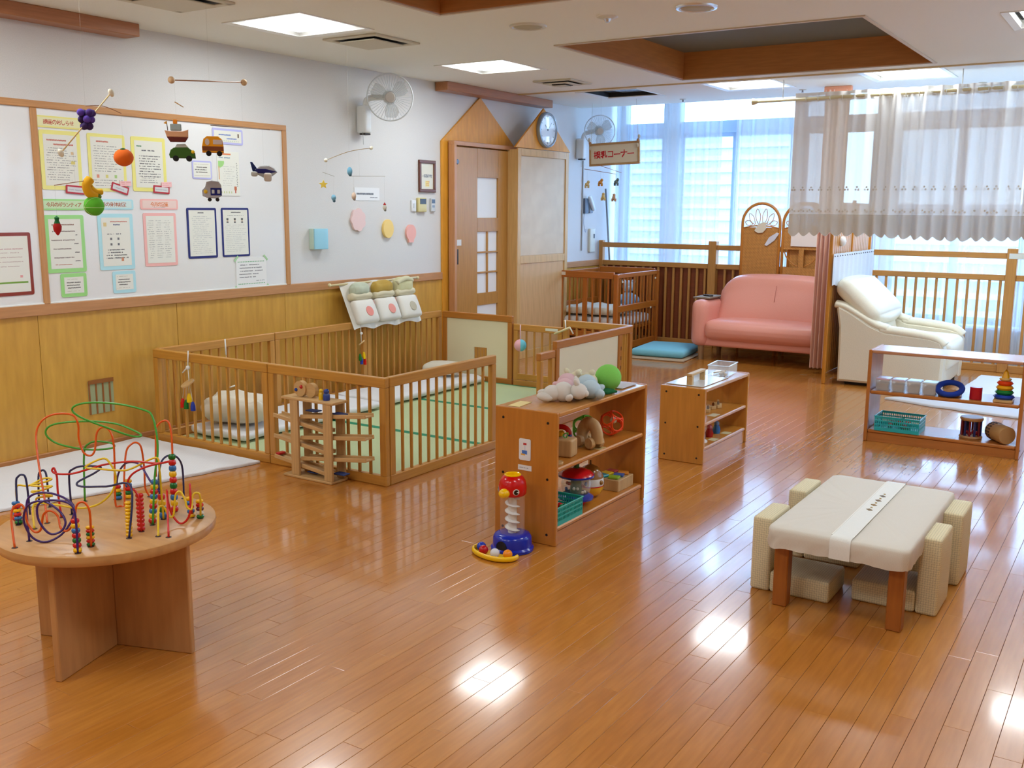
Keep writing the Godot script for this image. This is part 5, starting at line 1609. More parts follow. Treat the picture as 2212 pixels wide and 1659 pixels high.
func shelf_m_items() -> void:
	var y := 0.615
	var white := fabric(Color(0.90, 0.88, 0.85), 26, 0.3)
	var cream := fabric(Color(0.90, 0.87, 0.74), 26, 0.3)
	var rose := fabric(Color(0.92, 0.76, 0.78), 26, 0.3)
	var sky_ := fabric(Color(0.76, 0.84, 0.88), 26, 0.3)
	plush("pink and cream stuffed animal at the back of the pile on the shelf", Vector3(3.17, y + 0.004, -4.15), 1.7, 1.05, rose, cream, 1.3)
	plush("pale blue and cream stuffed animal beside the green yarn ball", Vector3(3.27, y + 0.004, -4.14), 2.2, 1.1, sky_, cream, 1.2)
	plush("white long eared stuffed rabbit lying in front on the shelf top", Vector3(3.27, y + 0.004, -3.96), 0.5, 0.95, white, white, 2.2)
	var gb := thing("yarn_turnip", "light green crocheted turnip with a dark green leaf", "plush toy", Vector3(3.30, y, -4.31))
	part(gb, "bulb", ball(0.066, 22, 1.0), mat(Color(0.52, 0.83, 0.36), 0.95, {"tex": "cloth", "scale": Vector3.ONE * 20, "bump": 0.3}), Vector3(0, 0.066, 0))
	part(gb, "leaf", prism([Vector2(-0.045, 0), Vector2(-0.03, 0.02), Vector2(0.0, 0.03), Vector2(0.03, 0.02), Vector2(0.05, 0.0), Vector2(0.025, -0.015), Vector2(0.0, -0.028), Vector2(-0.03, -0.018)], 0.012, 0.003), fabric(Color(0.05, 0.42, 0.22)), Vector3(0.035, 0.012, 0.075), Vector3(-1.35, 0.4, 0))
	solo("name_slip", "pale yellow paper slip stuck on the shelf top at its corner", "label", box(0.06, 0.001, 0.13, 0.0), mat(Color(0.90, 0.80, 0.50), 0.6), Vector3(3.125, y - 0.0005, -3.775), Vector3(0, 0.1, 0))
	solo("wipe_cloth", "flat pale lavender cloth folded at the far end of the shelf top", "cloth", cushion(0.24, 0.006, 0.17, 0.003), fabric(Color(0.80, 0.78, 0.80)), Vector3(3.22, y + 0.003, -4.47))
	# card and label on the end panel
	var cd := thing("picture_card", "white card showing the bird toy stuck on the shelf end", "card", Vector3(3.215, 0.43, -3.679))
	part(cd, "card", prism(round_rect(0.062, 0.10, 0.008), 0.002), mat(Color(0.90, 0.90, 0.90), 0.3), Vector3(0, 0, 0.001))
	var im := page(62, 100, Color(0.90, 0.90, 0.91))
	im.fill_rect(Rect2i(22, 16, 20, 10), Color(0.75, 0.15, 0.18))
	im.fill_rect(Rect2i(29, 28, 6, 26), Color(0.80, 0.82, 0.88))
	im.fill_rect(Rect2i(14, 54, 32, 20), Color(0.30, 0.48, 0.80))
	im.fill_rect(Rect2i(8, 72, 26, 8), Color(0.90, 0.66, 0.25))
	part(cd, "print", sheet(0.054, 0.09, 0.0005), printed(im), Vector3(0, 0, 0.002))
	var lb := thing("name_label", "small white name label under the bird toy card", "label", Vector3(3.215, 0.345, -3.679))
	im = page(160, 52, Color(0.90, 0.90, 0.90))
	print_rows(im, 16, 150, 22, 26, 20, Color(0.55, 0.56, 0.6), 0.9, 8)
	part(lb, "print", sheet(0.072, 0.024, 0.001), printed(im))
	# middle board
	y = 0.36
	var bw := wood(Color(0.80, 0.66, 0.46), 1, 0.5)
	var red := plastic(Color(0.78, 0.08, 0.10))
	var cu := thing("shape_cube", "plain wooden cube with a green tag on the shelf", "toy", Vector3(3.285, y, -3.93), 0.15)
	part(cu, "cube", cushion(0.085, 0.085, 0.085, 0.01), bw, Vector3(0, 0.0425, 0))
	part(cu, "tag", tube(curve([Vector3(0, 0.085, 0), Vector3(0.01, 0.11, 0.005), Vector3(-0.012, 0.10, 0.012), Vector3(0, 0.086, 0.01)], 4), 0.003, 5), plastic(Color(0.3, 0.7, 0.3)))
	var rr := thing("ring_rattle", "red, blue and yellow ring rattle behind the cube", "toy", Vector3(3.20, y, -4.03), 0.3)
	var ring := []
	for k in 20:
		ring.append(Vector3(cos(TAU * k / 20) * 0.04, 0.075 + sin(TAU * k / 20) * 0.035, 0))
	part(rr, "ring", tube(ring.slice(0, 11), 0.013, 8), red)
	part(rr, "ring", tube(ring.slice(10, 20) + [ring[0]], 0.013, 8), plastic(Color(0.12, 0.16, 0.50)))
	part(rr, "core", ball(0.017, 10), plastic(Color(0.94, 0.76, 0.1)), Vector3(0, 0.075, 0))
	part(rr, "stand", cushion(0.07, 0.03, 0.06, 0.012), red, Vector3(0, 0.0155, 0))
	var tp := thing("tape_roller", "yellow strip with black marks at the edge of the middle shelf", "toy", Vector3(3.12, y, -4.08), 0.2)
	part(tp, "strip", box(0.03, 0.035, 0.16, 0.003), plastic(Color(0.95, 0.85, 0.05)), Vector3(0, 0.0185, 0))
	for k in 5:
		part(tp, "mark", box(0.002, 0.02, 0.012, 0.0), plastic(Color(0.12, 0.1, 0.05)), Vector3(0.0165, 0.02, -0.06 + k * 0.028))
	var el := thing("wooden_elephant", "rounded wooden elephant on wheels on the shelf", "toy", Vector3(3.295, y, -4.14), -0.3)
	part(el, "body", tube(curve([Vector3(-0.05, 0.02, 0), Vector3(-0.048, 0.075, 0), Vector3(-0.015, 0.115, 0), Vector3(0.03, 0.11, 0), Vector3(0.05, 0.075, 0), Vector3(0.052, 0.03, 0)], 5), 0.024, 12, false, 1.4), bw)
	for e in [[-0.04, 0.03], [0.035, 0.03], [-0.04, -0.03], [0.035, -0.03]]:
		part(el, "wheel", lathe([[0.0, -0.012], [0.026, -0.012], [0.03, 0.0], [0.026, 0.012], [0.0, 0.012]], 18), bw, Vector3(e[0], 0.03, e[1]), Vector3(PI / 2, 0, 0))
	lattice_ball("green openwork plastic ball behind the wooden elephant", Vector3(3.21, y + 0.068, -4.24), 0.066, plastic(Color(0.35, 0.80, 0.20)))
	lattice_ball("orange openwork plastic ball with a rattle inside", Vector3(3.27, y + 0.068, -4.42), 0.066, plastic(Color(0.95, 0.30, 0.12)))
	solo("wooden_peg", "pale wooden disc lying at the near end of the middle shelf", "toy", lathe([[0.0, 0.0], [0.028, 0.0], [0.03, 0.006], [0.028, 0.012], [0.0, 0.012]], 20), bw, Vector3(3.33, y, -3.77))
	solo("name_slip", "pale paper slip stuck on the front of the middle shelf", "label", box(0.04, 0.001, 0.07, 0.0), mat(Color(0.80, 0.68, 0.44), 0.6), Vector3(3.345, y + 0.0005, -4.15))
	# bottom board
	y = 0.085
	basket("teal plastic basket of small toys at the near end of the bottom shelf", Vector3(3.27, y, -3.83), WALL, 0.24, 0.20, 0.085, Color(0.10, 0.66, 0.60))
	var sp := thing("spinning_top_toy", "push spinner toy with a red dome, clear drum and orange knob", "toy", Vector3(3.27, y, -4.06))
	var blue := plastic(Color(0.10, 0.18, 0.58))
	part(sp, "foot", lathe([[0.0, 0.0], [0.04, 0.0], [0.055, 0.02], [0.06, 0.03]], 24), red)
	part(sp, "skirt", lathe([[0.055, 0.028], [0.085, 0.035], [0.086, 0.045], [0.06, 0.062]], 28), blue)
	part(sp, "drum", lathe([[0.06, 0.06], [0.07, 0.075], [0.074, 0.11], [0.066, 0.14]], 28), mat(Color(0.9, 0.95, 0.95), 0.05, {"alpha": 0.18}))
	part(sp, "rim", lathe([[0.066, 0.138], [0.088, 0.145], [0.088, 0.153], [0.07, 0.158]], 28), blue)
	part(sp, "dome", lathe([[0.086, 0.153], [0.07, 0.17], [0.04, 0.182], [0.016, 0.186]], 28), red)
	part(sp, "stem", lathe([[0.014, 0.18], [0.014, 0.215]], 12), plastic(Color(0.10, 0.38, 0.16)))
	part(sp, "knob", lathe([[0.0, 0.208], [0.028, 0.212], [0.033, 0.224], [0.026, 0.236], [0.0, 0.24]], 20), plastic(Color(0.93, 0.52, 0.08)))
	part(sp, "core", lathe([[0.03, 0.06], [0.026, 0.14]], 12), plastic(Color(0.15, 0.35, 0.2)))
	for k in 16:
		part(sp, "pellet", ball(0.008, 8), [plastic(Color(0.9, 0.88, 0.8)), blue, red, plastic(Color(0.9, 0.88, 0.8))][k % 4], Vector3(cos(k * 2.4) * 0.048, 0.072 + 0.007 * (k % 8), sin(k * 2.4) * 0.048))
	var rp := thing("roly_poly", "acorn shaped roly poly with a brown cap, white band and yellow base", "toy", Vector3(3.255, y, -4.23))
	part(rp, "base", lathe([[0.0, 0.0], [0.03, 0.004], [0.055, 0.02], [0.066, 0.045], [0.068, 0.06]], 24), plastic(Color(0.93, 0.72, 0.15)))
	part(rp, "stripe", lathe([[0.0685, 0.058], [0.0685, 0.063]], 24), red)
	part(rp, "band", lathe([[0.068, 0.063], [0.069, 0.08], [0.066, 0.10]], 24), plastic(Color(0.88, 0.88, 0.86)))
	part(rp, "cap", lathe([[0.066, 0.10], [0.058, 0.125], [0.038, 0.15], [0.012, 0.163], [0.0, 0.165]], 24), plastic(Color(0.55, 0.36, 0.12)))
	part(rp, "stalk", lathe([[0.006, 0.16], [0.004, 0.185], [0.0, 0.187]], 8), plastic(Color(0.40, 0.26, 0.10)))
	part(rp, "nose", ball(0.012, 10), plastic(Color(0.62, 0.45, 0.22)), Vector3(0.066, 0.082, 0.01))
	var pz := thing("puzzle_box", "shallow wooden box of coloured puzzle pieces", "toy", Vector3(3.27, y, -4.45), WALL)
	part(pz, "tray", box(0.17, 0.06, 0.15, 0.003), bw, Vector3(0, 0.03, 0))
	var cols := [Color(0.10, 0.58, 0.62), Color(0.90, 0.75, 0.15), Color(0.70, 0.28, 0.28), Color(0.55, 0.72, 0.2), Color(0.25, 0.38, 0.66), Color(0.85, 0.55, 0.2)]
	for k in 6:
		part(pz, "piece", box(0.045, 0.012, 0.055, 0.003), plastic(cols[k], 0.3), Vector3(-0.052 + 0.052 * (k % 3), 0.067, -0.033 + 0.066 * (k / 3)), Vector3(0, 0.15 * (k - 2), 0))

func lattice_ball(label: String, at: Vector3, r: float, m: Material) -> void:
	var t := thing("lattice_ball", label, "ball", at)
	# twelve rings at the corners of an icosahedron
	var g := (1.0 + sqrt(5.0)) / 2.0
	for a in [-1.0, 1.0]:
		for b in [-g, g]:
			for v in [Vector3(0, a, b), Vector3(a, b, 0), Vector3(b, 0, a)]:
				var d: Vector3 = v.normalized()
				var u := d.cross(Vector3(0.3, 0.9, 0.2)).normalized()
				var w := d.cross(u)
				var pts := []
				for k in 14:
					var q := TAU * k / 14
					pts.append((d * 0.85 + (u * cos(q) + w * sin(q)) * 0.50).normalized() * (r - 0.004))
				part(t, "ring", tube(pts, 0.0042, 6, true), m)
	if label.contains("rattle"):
		part(t, "rattle", ball(0.018, 12), plastic(Color(0.85, 0.82, 0.7)), Vector3(0.02, 0.02, 0.02))

func basket(label: String, at: Vector3, turn: float, l: float, d: float, h: float, c: Color) -> void:
	var t := thing("toy_basket", label, "basket", at, turn)
	var m := mat(c, 0.3, {"alpha": 0.82})
	m = mat(c, 0.3, {"back": c * 0.6})
	part(t, "floor", box(l - 0.02, 0.003, d - 0.02, 0.0), m, Vector3(0, 0.003, 0))
	for s in [-1.0, 1.0]:
		for q in [[l, d, 0.0], [d, l, PI / 2]]:
			# side with rows of small holes between bars
			var st := begin(false)
			var n := int(q[0] / 0.012)
			for b in [[0.0, 0.25], [0.42, 0.50], [0.66, 0.74], [0.88, 1.0]]:
				add_box(st, Vector3(0, h * (b[0] + b[1]) / 2, 0), Vector3(q[0] - 0.004, h * (b[1] - b[0]), 0.003))
			for k in n + 1:
				add_box(st, Vector3(-q[0] / 2 + 0.004 + (q[0] - 0.008) * k / n, h / 2, 0), Vector3(0.005, h, 0.0028))
			part(t, "side", finish(st), m, Basis(Vector3.UP, q[2]) * Vector3(0, 0, s * (q[1] / 2 - 0.002)), Vector3(0, q[2], 0))
	for s in [-1.0, 1.0]:
		part(t, "rim", box(l + 0.008, 0.006, 0.008, 0.002), m, Vector3(0, h, s * d / 2))
		part(t, "rim", box(0.008, 0.006, d - 0.008, 0.002), m, Vector3(s * l / 2, h, 0))
	var cols := [Color(0.80, 0.10, 0.12), Color(0.12, 0.20, 0.55), Color(0.92, 0.72, 0.12), Color(0.15, 0.5, 0.25), Color(0.85, 0.45, 0.3), Color(0.9, 0.88, 0.8)]
	for k in 14:
		var p := Vector3(rng.randf_range(-0.38, 0.38) * l, 0.018 + h * 0.22 * (k / 5), rng.randf_range(-0.34, 0.34) * d)
		var b := thing("basket_toy", "small bright plastic toy piece inside a teal basket", "toy", Transform3D(Basis(Vector3.UP, turn), at) * p, rng.randf() * 3.0, "toy pieces in the teal baskets")
		match k % 3:
			0: part(b, "piece", ball(0.017, 10), plastic(cols[k % 6]))
			1: part(b, "piece", tube([Vector3(-0.02, 0, 0), Vector3(-0.005, 0.008, 0.02), Vector3(0.02, 0, 0.005), Vector3(0.005, -0.006, -0.02)], 0.006, 6, true), plastic(cols[(k + 2) % 6]))
			2: part(b, "piece", cushion(0.035, 0.022, 0.025, 0.006), plastic(cols[(k + 1) % 6]))

func shelf_s_items() -> void:
	var y := 0.462
	var bw := wood(Color(0.82, 0.68, 0.46), 0, 0.5)
	var clear := mat(Color(0.92, 0.94, 0.96), 0.08, {"alpha": 0.22})
	var cb := thing("clear_box", "clear plastic box holding a few wooden sticks", "box", Vector3(3.24, y, -6.02), 0.1)
	for s in [-1.0, 1.0]:
		part(cb, "side", box(0.13, 0.062, 0.003, 0.0), clear, Vector3(0, 0.034, s * 0.105))
		part(cb, "side", box(0.003, 0.062, 0.21, 0.0), clear, Vector3(s * 0.065, 0.034, 0))
		part(cb, "rim", box(0.142, 0.006, 0.008, 0.002), mat(Color(0.85, 0.87, 0.9), 0.2), Vector3(0, 0.066, s * 0.107))
		part(cb, "rim", box(0.008, 0.006, 0.206, 0.002), mat(Color(0.85, 0.87, 0.9), 0.2), Vector3(s * 0.067, 0.066, 0))
	part(cb, "floor", box(0.13, 0.003, 0.21, 0.0), clear, Vector3(0, 0.0025, 0))
	for k in 3:
		solo("wooden_stick", "thin wooden stick lying in the clear plastic box", "stick", cushion(0.012, 0.01, 0.12, 0.004), bw, Vector3(3.22 + 0.025 * k, y + 0.011, -6.02 + 0.02 * k), Vector3(0, 0.4 * k - 0.3, 0), "sticks in the clear box")
	var fr := thing("wooden_gate_toy", "small wooden goal shaped frame on the low shelf top", "toy", Vector3(3.225, y, -5.62), WALL + 0.05)
	part(fr, "post", box(0.03, 0.055, 0.035, 0.002), bw, Vector3(-0.105, 0.0275, 0))
	part(fr, "bar", box(0.25, 0.014, 0.035, 0.002), bw, Vector3(0.0, 0.062, 0))
	part(fr, "post", box(0.02, 0.055, 0.035, 0.002), bw, Vector3(0.11, 0.0275, 0))
	part(fr, "backing", box(0.18, 0.05, 0.006, 0.001), mat(Color(0.88, 0.88, 0.86), 0.3), Vector3(0, 0.026, -0.012))
	solo("white_board_sheet", "glossy white sheet covering part of the low shelf top", "sheet", box(0.24, 0.003, 0.42, 0.001), mat(Color(0.88, 0.88, 0.88), 0.12), Vector3(3.205, 0.4615, -5.70))
	y = 0.25
	for k in 7:
		var t := thing("wooden_block_train", "small pale wooden block on the middle board of the low shelf", "toy block", Vector3(3.22 + 0.012 * (k % 3), y, -5.66 - 0.058 * k), 0.2 * k, "wooden blocks on the low shelf")
		part(t, "block", cushion(0.034, 0.022, 0.045, 0.004), bw, Vector3(0, 0.011, 0))
		part(t, "peg", lathe([[0.0, 0.0], [0.007, 0.0], [0.008, 0.016], [0.0, 0.022]], 10), [bw, plastic(Color(0.45, 0.25, 0.12)), plastic(Color(0.55, 0.5, 0.45))][k % 3], Vector3(0.004, 0.022, 0))
	solo("name_slip", "pale paper slip on the middle board of the low shelf", "label", box(0.05, 0.001, 0.09, 0.0), mat(Color(0.84, 0.80, 0.66), 0.6), Vector3(3.31, y + 0.0005, -5.72))
	y = 0.10
	var wt := thing("white_spool", "white plastic spool standing on the bottom board of the low shelf", "toy", Vector3(3.28, y, -5.60))
	part(wt, "spool", lathe([[0.0, 0.0], [0.04, 0.0], [0.04, 0.008], [0.02, 0.02], [0.018, 0.07], [0.026, 0.085], [0.0, 0.087]], 20), plastic(Color(0.9, 0.9, 0.88)))
	for e in [[-5.76, Color(0.66, 0.08, 0.10), "dark red"], [-5.88, Color(0.16, 0.42, 0.66), "blue"]]:
		var t := thing("peg_doll", e[2] + " wooden peg doll on the bottom board of the low shelf", "doll", Vector3(3.27, y, e[0]))
		part(t, "body", lathe([[0.0, 0.0], [0.022, 0.0], [0.026, 0.025], [0.016, 0.052], [0.0, 0.055]], 16), plastic(e[1]))
		part(t, "head", ball(0.017, 12), plastic(e[1].lightened(0.35)), Vector3(0, 0.063, 0))
	for k in 2:
		solo("name_slip", ["pale slip by the white spool on the bottom board", "pale slip by the peg dolls on the bottom board"][k], "label", box(0.05, 0.001, 0.07, 0.0), mat(Color(0.84, 0.80, 0.62), 0.6), Vector3(3.32, y + 0.0005, -5.70 - 0.22 * k))

func shelf_r_items() -> void:
	var y := 0.34
	var clear := mat(Color(0.93, 0.95, 0.96), 0.08, {"alpha": 0.25})
	var whitec := mat(Color(0.86, 0.88, 0.90), 0.3)
	var lids := [Color(0.86, 0.76, 0.84), Color(0.84, 0.80, 0.88), Color(0.80, 0.86, 0.93), Color(0.84, 0.90, 0.93)]
	var first: Node3D = null
	var ll := ["clear square jar of brown beans beside the shelf end panel", "clear square jar of brown beans, second from the shelf end", "clear square jar of brown beans, third from the shelf end", "clear square jar of brown beans next to the blue ring"]
	for k in 4:
		var t := thing("clear_jar", ll[k], "jar", Vector3(4.085 + 0.096 * k, y, -6.75), 0.0, "clear jars of beans")
		for s in [-1.0, 1.0]:
			part(t, "side", box(0.078, 0.07, 0.002, 0.0), clear, Vector3(0, 0.036, s * 0.052))
			part(t, "side", box(0.002, 0.07, 0.104, 0.0), clear, Vector3(s * 0.04, 0.036, 0))
		part(t, "beans", cushion(0.07, 0.048, 0.095, 0.008), mat(Color(0.58, 0.46, 0.28), 0.8, {"tex": "fine", "scale": Vector3.ONE * 20, "bump": 0.4}), Vector3(0, 0.026, 0))
		part(t, "lid", cushion(0.086, 0.012, 0.112, 0.005), mat(lids[k], 0.25), Vector3(0, 0.0765, 0))
	var rg := thing("blue_ring_toy", "blue padded ring leaning on a wooden holder", "toy", Vector3(4.49, y, -6.74))
	var pts := []
	for k in 28:
		pts.append(Vector3(cos(TAU * k / 28) * 0.072, 0, sin(TAU * k / 28) * 0.072))
	part(rg, "ring", tube(pts, 0.018, 10, true), fabric(Color(0.06, 0.22, 0.62)), Vector3(0, 0.05, 0.0), Vector3(0.42, 0, 0))
	part(rg, "holder", box(0.13, 0.024, 0.10, 0.004), wood(Color(0.66, 0.42, 0.22), 0, 0.4), Vector3(0, 0.012, -0.02))
	part(rg, "insert", box(0.08, 0.012, 0.05, 0.003), wood(Color(0.85, 0.65, 0.42), 0, 0.4), Vector3(0, 0.03, 0), Vector3(0.3, 0, 0))
	solo("red_cylinder", "plain red cylinder toy between the blue ring and the stacking rings", "toy", lathe([[0.0, 0.0], [0.034, 0.0], [0.036, 0.002], [0.036, 0.076], [0.034, 0.078], [0.0, 0.078]], 24), plastic(Color(0.72, 0.05, 0.12), 0.3), Vector3(4.645, y, -6.73))
	var sr := thing("stacking_rings", "stacking ring tower in blue, green, yellow and red with a yellow tip", "toy", Vector3(4.805, y, -6.73))
	part(sr, "base", box(0.11, 0.02, 0.10, 0.004), wood(Color(0.86, 0.70, 0.46), 0, 0.4), Vector3(0, 0.01, 0))
	var rc := [Color(0.08, 0.25, 0.66), Color(0.08, 0.50, 0.20), Color(0.93, 0.66, 0.08), Color(0.90, 0.26, 0.08)]
	var rrad := [0.062, 0.055, 0.052, 0.048]
	for k in 4:
		var r: float = rrad[k]
		part(sr, "ring", lathe([[0.02, 0.0], [r - 0.012, 0.0], [r, 0.013], [r - 0.012, 0.027], [0.02, 0.027]], 24), plastic(rc[k]), Vector3(0, 0.021 + 0.0285 * k, 0))
	part(sr, "ring", lathe([[0.015, 0.0], [0.03, 0.0], [0.036, 0.008], [0.03, 0.016], [0.015, 0.016]], 20), plastic(Color(0.88, 0.72, 0.40)), Vector3(0, 0.136, 0))
	part(sr, "tip", lathe([[0.026, 0.0], [0.022, 0.01], [0.014, 0.045], [0.0, 0.062]], 16), plastic(Color(0.95, 0.70, 0.05)), Vector3(0, 0.145, 0))
	y = 0.08
	basket("teal plastic basket of small toys on the shelf below the clear jars", Vector3(4.20, y, -6.76), 0.0, 0.28, 0.21, 0.095, Color(0.14, 0.70, 0.72))
	var cr := thing("cage_rattle", "wooden cage rattle with red and blue bars", "toy", Vector3(4.63, y, -6.77))
	var bw := wood(Color(0.70, 0.50, 0.28), 1, 0.4)
	for yy in [0.0, 0.118]:
		part(cr, "disc", lathe([[0.0, 0.0], [0.066, 0.0], [0.07, 0.01], [0.066, 0.02], [0.0, 0.02]], 28), bw, Vector3(0, yy, 0))
	for k in 12:
		var a := TAU * k / 12
		part(cr, "bar", lathe([[0.007, 0.02], [0.007, 0.118]], 8), plastic([Color(0.10, 0.14, 0.35), Color(0.42, 0.05, 0.10)][k % 2]), Vector3(cos(a) * 0.056, 0, sin(a) * 0.056))
	for k in 4:
		part(cr, "bell", ball(0.014, 10), plastic(Color(0.6, 0.1, 0.12)), Vector3(cos(k * 1.7) * 0.03, 0.035, sin(k * 1.7) * 0.03))
	var ck := thing("cork_drum", "cork coloured drum lying on its side at the end of the shelf", "toy", Vector3(4.80, y + 0.058, -6.75), 0.62)
	part(ck, "drum", lathe([[0.0, -0.085], [0.052, -0.085], [0.056, -0.08], [0.056, 0.08], [0.052, 0.085], [0.0, 0.085]], 28), mat(Color(0.72, 0.54, 0.32), 0.7, {"tex": "fine", "scale": Vector3.ONE * 12}), Vector3.ZERO, Vector3(PI / 2, 0, 0))
	for r in 2:
		for k in 18:
			var a := TAU * k / 18
			part(ck, "stud", box(0.010, 0.003, 0.016, 0.0), mat(Color(0.30, 0.20, 0.14), 0.6), Vector3(cos(a) * 0.0568, sin(a) * 0.0568, -0.035 - 0.03 * r), Vector3(0, 0, a - PI / 2))
	for e in [[4.52, "pale slip in the middle of the bottom board"], [4.89, "pale slip beside the cork drum"]]:
		solo("name_slip", e[1] + " of the reddish shelf", "label", box(0.06, 0.001, 0.05, 0.0), mat(Color(0.86, 0.86, 0.84), 0.4), Vector3(e[0], y + 0.0005, -6.70))

# ------------------------------------------------------------------ low table with four floor chairs
func build_low_table() -> void:
	var t := thing("low_table", "low wooden children's table under a beige cloth", "table", Vector3(4.645, 0, -4.0))
	var leg := wood(Color(0.66, 0.38, 0.13), 1, 0.4)
	for x in [-0.21, 0.21]:
		for z in [-0.385, 0.385]:
			part(t, "leg", box(0.055, 0.27, 0.055, 0.004), leg, Vector3(x, 0.135, z))
	part(t, "top", box(0.50, 0.035, 0.90, 0.005), leg, Vector3(0, 0.29, 0))
	part(t, "apron", box(0.42, 0.04, 0.02, 0.002), leg, Vector3(0, 0.252, 0.38))
	# cloth: rounded lid that hangs over the edge
	var linen := mat(Color(0.87, 0.84, 0.79), 0.85, {"tex": "cloth", "scale": Vector3.ONE * 22, "bump": 0.06})
	var st := begin(true)
	var rim := round_rect(0.515, 0.925, 0.035, 6)
	var fine := []
	for k in rim.size():
		var a: Vector2 = rim[k]
		var b: Vector2 = rim[(k + 1) % rim.size()]
		var m := maxi(1, int(a.distance_to(b) / 0.02))
		for j in m:
			fine.append(a.lerp(b, float(j) / m))
	var noise := FastNoiseLite.new()
	noise.seed = 5
	noise.frequency = 6.0
	var n := fine.size()
	var steps_ := [[0.0, 0.0], [0.5, 0.0], [0.85, 0.0], [0.965, 0.0], [0.99, -0.004], [1.0, -0.014], [1.004, -0.034], [1.0, -0.055], [0.995, -0.078]]
	var grid := []
	for k in n:
		var p: Vector2 = fine[k]
		var col := []
		for r in 9:
			var hang: float = steps_[r][1]
			var q: Vector2 = p * steps_[r][0]
			var wob := noise.get_noise_2d(q.x * 3.0, q.y * 3.0)
			if r >= 6:
				q *= 1.0 + 0.018 * noise.get_noise_2d(p.x * 8.0 + 3.0 + r * 0.35, p.y * 8.0 - r * 0.2)
				if r == 8:
					hang += 0.010 * noise.get_noise_2d(p.x * 2.0, p.y * 2.0 + 40.0)
			col.append(Vector3(q.x, 0.325 + hang + (0.0022 * wob if r < 4 else 0.0), q.y))
		grid.append(col)
	for k in n:
		var j := (k + 1) % n
		for r in 8:
			quad(st, grid[k][r], grid[j][r], grid[j][r + 1], grid[k][r + 1], Vector3.UP * 0.3 + (Vector3(fine[k].x, 0, fine[k].y).normalized() if r > 4 else Vector3.UP))
	var cl := solo("table_cloth", "beige linen cover with a white stripe fitted over the low table", "tablecloth", finish(st), linen, Vector3(4.645, 0, -4.0))
	# sewn stripe along the length, following the cover
	var s2 := begin(true)
	var line := [[-0.4655, 0.246], [-0.467, 0.29], [-0.4645, 0.314], [-0.455, 0.3255], [-0.43, 0.3278], [0.43, 0.3278], [0.455, 0.3255], [0.4645, 0.314], [0.467, 0.29], [0.4655, 0.246]]
	for k in line.size() - 1:
		quad(s2, Vector3(-0.02, line[k][1], line[k][0]), Vector3(0.055, line[k][1], line[k][0]), Vector3(0.055, line[k + 1][1], line[k + 1][0]), Vector3(-0.02, line[k + 1][1], line[k + 1][0]), Vector3(0, 1, signf(line[k][0]) * 0.5))
	part(cl, "stripe", finish(s2), mat(Color(0.93, 0.93, 0.91), 0.85, {"tex": "cloth", "scale": Vector3.ONE * 22}), Vector3(0, 0.002, 0))
	for x in [-0.02, 0.055]:
		part(cl, "seam_line", box(0.004, 0.002, 0.87, 0.0), mat(Color(0.92, 0.91, 0.88), 0.8), Vector3(x, 0.330, 0))
	for k in 4:
		part(cl, "embroidered_motif", box(0.016, 0.002, 0.022, 0.0), mat([Color(0.52, 0.44, 0.32), Color(0.60, 0.50, 0.36), Color(0.50, 0.42, 0.34), Color(0.44, 0.40, 0.36)][k], 0.9), Vector3(0.018, 0.3305, 0.04 - 0.075 * k), Vector3(0, 0.7, 0))
		part(cl, "embroidered_motif", box(0.008, 0.002, 0.012, 0.0), mat(Color(0.66, 0.56, 0.36), 0.9), Vector3(0.018, 0.3305, 0.005 - 0.075 * k), Vector3(0, 0.2, 0))
	# chairs: block seat and block back covered in woven straw
	var straw := mat(Color(0.91, 0.86, 0.71), 0.85, {"tex": "rush", "scale": Vector3.ONE * 14, "bump": 0.35})
	var ch := [[4.315, -3.825, 1.0, "straw covered floor chair by the table leg on the shelf side"], [4.312, -4.285, 1.0, "straw covered floor chair at the far end on the shelf side"], [4.925, -3.925, -1.0, "straw covered floor chair by the table leg on the open side"], [4.938, -4.31, -1.0, "straw covered floor chair at the far end on the open side"]]
	for c in ch:
		var o := thing("floor_chair", c[3], "chair", Vector3(c[0], 0, c[1]), 0.0 if c[2] > 0 else PI, "straw floor chairs")
		part(o, "backrest", cushion(0.078, 0.302, 0.235, 0.012, Vector3(0.002, 0.002, 0.002), 4), straw, Vector3(0, 0.151, 0))
		part(o, "seat", cushion(0.235, 0.085, 0.235, 0.012, Vector3(0.002, 0.003, 0.002), 4), straw, Vector3(0.158, 0.043, 0))

